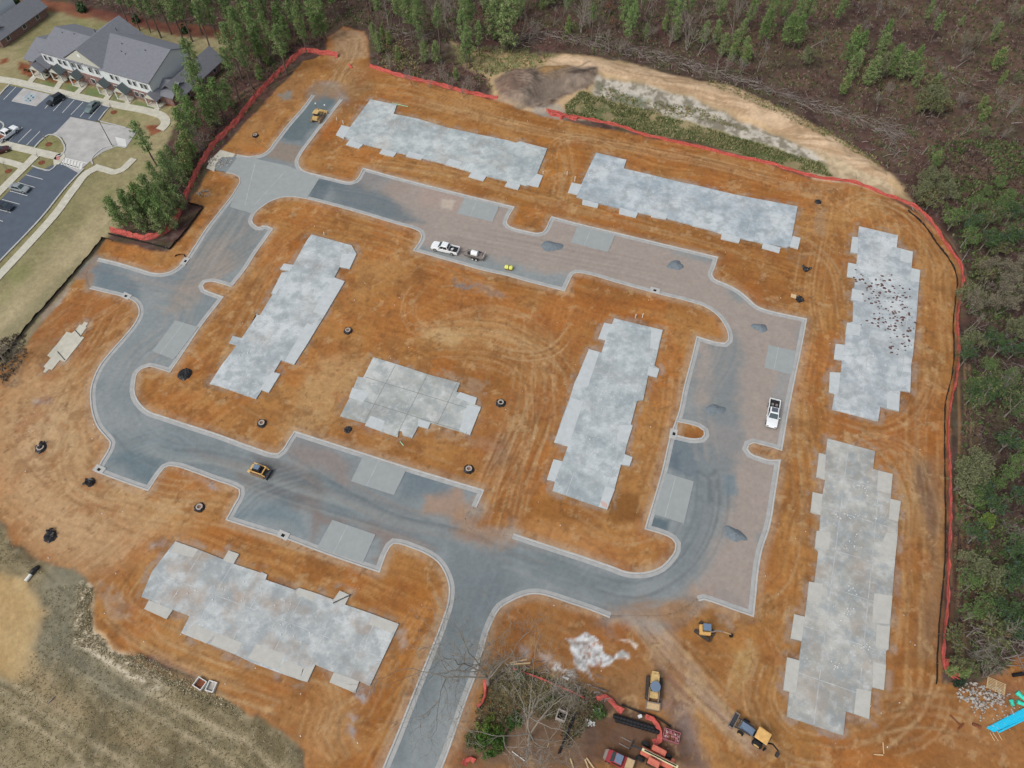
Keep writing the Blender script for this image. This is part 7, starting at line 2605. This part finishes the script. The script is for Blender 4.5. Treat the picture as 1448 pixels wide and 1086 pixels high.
M['twig'] = mat('silvery_branches', '8F887C', .9, noise=.2, nscale=2)
M['brownlimb'] = mat('lichen_limb', '857F73', .95, noise=.2, nscale=2)
big_bare(748, 1046, 'tall silvery leafless tree with many crooked limbs over the scrub at the bottom', 12, .24, [(2.2, .7, 4.6), (.6, .8, 4.4), (3.6, .9, 4.2), (-1.2, .8, 4.0), (1.4, .35, 5.0), (4.8, .9, 3.6)], 5, 'twig')
big_bare(690, 968, 'dark limbed leafless tree leaning over the entrance road beside the orange scrap netting', 10, .26, [(2.5, 1.0, 6.0), (1.9, .75, 5.2), (3.3, 1.1, 5.6), (2.9, .5, 4.0), (1.2, .9, 4.0), (.2, .8, 3.0)], 9, 'brownlimb')
big_bare(8, 512, 'grey leafless tree with a broken top at the left edge below the dry lawn', 9, .2, [(1.5, .15, 4.2), (2.4, .8, 2.6), (.5, .8, 2.4), (4.0, .9, 2.2)], 12, 'brownlimb')


def evergreen_patch(px, py, R, H, n, c1, c2, label, seed, name='evergreen_shrub'):
    r = np.random.default_rng(seed)
    q = random.Random(seed)
    x, y, z = on(px, py, H * .5)
    cen = []
    rad = []
    for k in range(n):
        a, d = q.uniform(0, 6.3), math.sqrt(q.random()) * R * q.uniform(.6, 1)
        cen.append((cos(a) * d, sin(a) * d, q.uniform(.2, H * max(.2, 1 - (d / R)**2 * .8))))
        rad.append(q.uniform(.3, .55))
    V, F_, C = leaf_cloud(r, cen, rad, 22, .15, c1, c2)
    o = fast_mesh(name, V, F_, C, M['leaf'])
    o.location = (x, y, z)
    return tag(o, label, 'shrub')


evergreen_patch(694, 1048, 2.6, 2.4, 90, '35562B', '64843A', 'bright green evergreen shrub under the silvery bare tree, lower left one', 1)
evergreen_patch(689, 1028, 2.0, 1.6, 36, '5B7038', '8A934A', 'yellow green shrub just above the bright evergreen under the bare tree', 2)
evergreen_patch(726, 1020, 1.4, 1.2, 24, '2F4F2A', '5A7A3A', 'small deep green shrub in the middle of the scrub under the bare tree', 3)
evergreen_patch(735, 958, 1.0, .9, 14, '3C4F2E', '6A7A44', 'dark shrub at the upper edge of the scrub near the split boards', 4)
evergreen_patch(847, 1008, 1.2, .9, 24, '476038', '7C945A', 'weedy green clump with white rags by the black pipes', 5)
evergreen_patch(668, 1046, 1.3, 1.0, 26, '55603C', '7C8054', 'low olive shrub left of the bright evergreen under the bare tree', 6)
evergreen_patch(1358, 966, 1.0, .8, 20, '28392E', '465846', 'dark weed clump at the slumped end of the orange netting', 7)
evergreen_patch(780, 990, 1.5, .8, 16, '5C6040', '80805A', 'olive thicket above the concrete riser', 8)

# ------------------------------------------------------------------ undergrowth nobody could count
def scatter(name, polys, n, cols, size, label, seed, blades=4, h=.7, avoid=True, cat='undergrowth', flatten=1.0, noisy=None):
    r = np.random.default_rng(seed)
    q = random.Random(seed)
    P_ = []
    areas = []
    ws = [[p_[:2] for p_ in W(P(s))] for s in polys]
    boxes = [(min(p_[0] for p_ in w), max(p_[0] for p_ in w), min(p_[1] for p_ in w), max(p_[1] for p_ in w)) for w in ws]
    tot = sum((b[1] - b[0]) * (b[3] - b[2]) for b in boxes)
    tries = 0
    while len(P_) < n and tries < n * 8:
        tries += 1
        t = q.random() * tot
        for w, b in zip(ws, boxes):
            t -= (b[1] - b[0]) * (b[3] - b[2])
            if t <= 0:
                break
        x, y = q.uniform(b[0], b[1]), q.uniform(b[2], b[3])
        if not inside((x, y), w):
            continue
        j, i = min(len(gy) - 1, int(np.searchsorted(gy, y))), min(len(gx) - 1, int(np.searchsorted(gx, x)))
        if avoid and DIRTM[j, i] > .15:
            continue
        if noisy is not None and N_MID[j, i] < noisy + q.uniform(-.08, .08):
            continue
        P_.append((x, y, Z[j, i]))
    P_ = np.array(P_)
    m = len(P_)
    pr = np.repeat(P_, blades, 0)
    k = m * blades
    a = r.uniform(0, 2 * pi, k)
    L = size * r.uniform(.5, 1.5, k)
    lean = r.uniform(.2, 1.0, k)
    base = pr + np.stack([r.normal(0, size * .4, k), r.normal(0, size * .4, k), np.zeros(k)], 1)
    tip = base + np.stack([np.cos(a) * L * lean, np.sin(a) * L * lean, h * L / size * (1.15 - lean * flatten)], 1)
    wv = np.stack([-np.sin(a), np.cos(a), np.zeros(k)], 1) * (L * .22)[:, None]
    V = np.stack([base - wv * .5, base + wv * .5, (base + tip) / 2 + wv + [0, 0, .05], tip], 1)
    V = np.stack([V[:, 0], V[:, 1], V[:, 2], V[:, 3]], 1).reshape(-1, 3)
    F = np.arange(k * 4).reshape(k, 4)
    cl = np.array([lin(c_) for c_ in cols])
    ci = r.integers(0, len(cols), m)
    C = np.repeat(cl[ci], blades, 0) * r.uniform(.75, 1.25, (k, 1))
    o = fast_mesh(name, V, F, np.clip(C, 0, 1), M['scrub'])
    tag(o, label, cat, kind='stuff')
    return o


NORTH = '-80,-90 1520,-100 1520,260 1400,300 1330,320 1290,285 1230,215 1150,165 1060,130 950,105 850,80 760,75 690,70 640,60 600,70 540,60 525,92 620,115 690,132 700,100 560,60 520,40 470,36 455,70 420,80 380,130 340,170 300,220 270,270 250,300 190,325 160,310 210,270 240,230 260,150 330,60 330,40 200,25 100,0 -80,-30'
EAST = '1290,288 1340,320 1370,385 1368,440 1360,600 1352,700 1348,850 1345,925 1360,960 1390,950 1520,940 1540,200 1400,200 1320,200'
scatter('undergrowth', [NORTH], 24000, ['63534C', '4E403C', '7A6C5E', '44383A', '5F5840', '74544A', '8A7C6C'], .55, 'brown dead brush and litter covering the floor of the northern woods', 1, 4, .5)
scatter('undergrowth', [NORTH], 9000, ['5A6842', '6A754C', '4A583A', '747A54'], .55, 'low green saplings and briars among the brown brush of the northern woods', 2, 5, .7, noisy=.47)
scatter('undergrowth', [EAST], 9000, ['5C4E48', '4A3E3A', '6E6258', '403636', '5C5442'], .5, 'brown brush and leaf litter along the wooded east edge', 3, 4, .45)
scatter('undergrowth', [EAST], 3600, ['55683A', '64784A', '465A36', '737F55'], .6, 'green briars and weeds along the wooded east edge', 4, 5, .7, noisy=.48)
scatter('basin_grass', ['800,150 822,130 845,136 880,146 940,162 1020,185 1100,210 1158,230 1174,250 1100,232 1000,203 900,187 840,169 800,166'], 6500, ['6E7A4B', '8A8C5C', 'A0986F', '5C6A44', 'ACA07C', '627048'], .42, 'mixed green and straw coloured grass in the basin behind the north netting', 5, 5, .6, avoid=False, cat='grass', noisy=.38)
scatter('berm_weeds', ['640,62 720,72 790,80 760,95 700,105 650,95', '1000,110 1100,150 1180,190 1240,225 1250,240 1170,200 1080,160 1000,125', '540,45 570,60 600,110 540,95', '845,118 905,140 985,152 1060,185 970,165 900,155 850,140'], 2200, ['7A8050', '6A7346', '9A8C66', '8A7A58'], .5, 'sparse weeds on the sandy ground by the berm', 6, 4, .45, avoid=False, cat='weeds')
scatter('field_grass', ['-60,745 0,745 30,790 60,800 60,835 30,800 -60,790', '60,835 130,820 130,890 160,920 240,940 350,1005 440,1075 440,1110 60,1110 -60,1110 -60,965 20,965 60,900'], 7500, ['978D6C', '857B5C', 'A39878', '796F54', 'AEA384'], .2, 'short dry grass of the open field in the lower left', 7, 3, .2, cat='grass')
scatter('undergrowth', ['675,1000 690,965 720,940 760,950 850,985 850,1010 800,1060 790,1020 740,1010 700,1060 668,1050'], 2000, ['6C6C50', '80805C', '585A44', '867A62', '8E8C68', '6A5E50'], .32, 'tangled olive scrub under the bare trees at the bottom', 8, 5, .5, avoid=False)
scatter('undergrowth', ['0,480 35,470 40,500 20,530 0,545'], 260, ['6E6254', '54493F', '857A68'], .45, 'grey brushy weeds round the broken tree at the left edge', 9, 5, .5, avoid=False)
scatter('straw_weeds', ['110,830 132,830 128,885 240,950 340,1000 300,1000 170,935 105,910'], 1300, ['A89C7E', '8C8268', 'BBAF92', '7C745A'], .3, 'straw coloured weeds along the old track beside the clay in the lower left', 10, 4, .25, cat='weeds')


# windrow of cut branches along the berm, and single fallen logs
def windrow(line, n, width, label, seed, L0=.8, L1=3.0):
    q = random.Random(seed)
    w = smooth(W(P(line)), 1.0)
    mb = MB()
    for _ in range(n):
        i = q.randrange(1, len(w))
        a = math.atan2(w[i][1] - w[i - 1][1], w[i][0] - w[i - 1][0]) + q.gauss(0, .7)
        x, y = w[i][0] + q.gauss(0, width), w[i][1] + q.gauss(0, width)
        z = ground_z(x, y) + abs(q.gauss(0, .35)) + .05
        L = q.uniform(L0, L1)
        r_ = q.uniform(.02, .055) if q.random() < .85 else q.uniform(.07, .13)
        mid = (x + cos(a) * L * .5 + q.uniform(-.2, .2), y + sin(a) * L * .5 + q.uniform(-.2, .2), z + q.uniform(-.1, .3))
        mb.tube([(x, y, z), mid, (x + cos(a) * L, y + sin(a) * L, z + q.uniform(-.3, .4))], [r_, r_ * .8, r_ * .4], 4, M['deadwood'] if q.random() < .75 else M['bark'], caps=False)
    tag(mb.build('brush_pile', fixn=False), label, 'brush', kind='stuff')


windrow('720,62 780,50 830,60 900,75 980,95 1050,115 1110,135 1170,155 1230,175 1270,185', 1300, 1.3, 'windrow of grey cut branches along the top of the sand berm', 1)
windrow('1230,180 1260,190 1265,215', 160, 1.2, 'tangle of pale branches at the right end of the berm windrow', 2)
windrow('540,42 570,48 600,55', 110, 1.4, 'loose grey branches at the wood edge above the north netting', 3)
windrow('1370,900 1420,910 1448,900', 220, 1.8, 'fallen grey branches in the wooded corner at the lower right', 4)
windrow('1395,470 1430,520 1440,600', 120, 2.0, 'fallen branches in the east woods halfway down', 5)
windrow('668,960 690,950 760,945 850,985', 160, 1.0, 'broken twigs along the upper edge of the scrub at the bottom', 6, .5, 1.8)
windrow('1260,240 1300,150 1360,120 1440,160', 260, 6, 'scattered logging slash on the brown cutover', 7)
for k, (a_, b_, r_, lb) in enumerate((((1136, 74), (1165, 57), .16, 'pale fallen log on the cutover left of the young pines'), ((1303, 219), (1315, 204), .13, 'pale fallen log leaning on the brown slope in the upper right'), ((1430, 175), (1446, 174), .15, 'pale fallen log at the right edge in the upper right'), ((1352, 95), (1375, 80), .1, 'thin fallen log among the slash in the upper right'),
                                      ((1358, 372), (1372, 350), .1, 'thin leaning dead stem right of the bend in the east netting'), ((1364, 712), (1388, 726), .08, 'thin pale fallen stem left of the round bush in the east woods'), ((1425, 905), (1450, 950), .1, 'long fallen stem in the lower right woods'), ((67, 993), (76, 984), .1, 'short dark log on the bare strip in the south west field'))):
    p, q_ = at(*a_, .2), at(*b_, .2)
    tag(MB().tube([(p[0], p[1], ground_z(*p) + r_), ((p[0] + q_[0]) / 2 + .1, (p[1] + q_[1]) / 2, max(ground_z(*p), ground_z(*q_)) + r_ + .1), (q_[0], q_[1], ground_z(*q_) + r_)], [r_ * 1.2, r_, r_ * .6], 7, M['deadwood']).build('fallen_log'), lb, 'log', 'fallen logs')
# ------------------------------------------------------------------ light: thin high overcast
world = bpy.data.worlds.new('World')
scene.world = world
world.use_nodes = True
nt = world.node_tree
sky = nt.nodes.new('ShaderNodeTexSky')
sky.sky_type = 'NISHITA'
sky.sun_disc = False
SUN_EL, SUN_AZ = radians(52), radians(-130)
sky.sun_elevation = SUN_EL
sky.sun_rotation = SUN_AZ
sky.air_density = 1.0
sky.dust_density = 4.0
sky.ozone_density = 1.5
bg = nt.nodes['Background']
hs = nt.nodes.new('ShaderNodeHueSaturation')
hs.inputs['Saturation'].default_value = 0.45
nt.links.new(sky.outputs['Color'], hs.inputs['Color'])
nt.links.new(hs.outputs['Color'], bg.inputs['Color'])
bg.inputs['Strength'].default_value = 0.15
sun = bpy.data.lights.new('sun', 'SUN')
sun.energy = 1.1
sun.angle = radians(22)
sun.color = (1.0, .97, .92)
so = bpy.data.objects.new('sun', sun)
col.objects.link(so)
# nishita: rotation 0 puts the sun towards +Y, growing clockwise seen from above
d = Vector((sin(SUN_AZ) * cos(SUN_EL), cos(SUN_AZ) * cos(SUN_EL), sin(SUN_EL)))
so.rotation_euler = d.to_track_quat('Z', 'Y').to_euler()
so.location = (0, 0, 200)
vs_ = scene.view_settings
vs_.view_transform = 'Standard'
vs_.look = 'None'
vs_.gamma = 1
vs_.use_curve_mapping = False
vs_.exposure = -0.07
scene.cycles.max_bounces = 5
scene.cycles.diffuse_bounces = 3
scene.cycles.transparent_max_bounces = 4
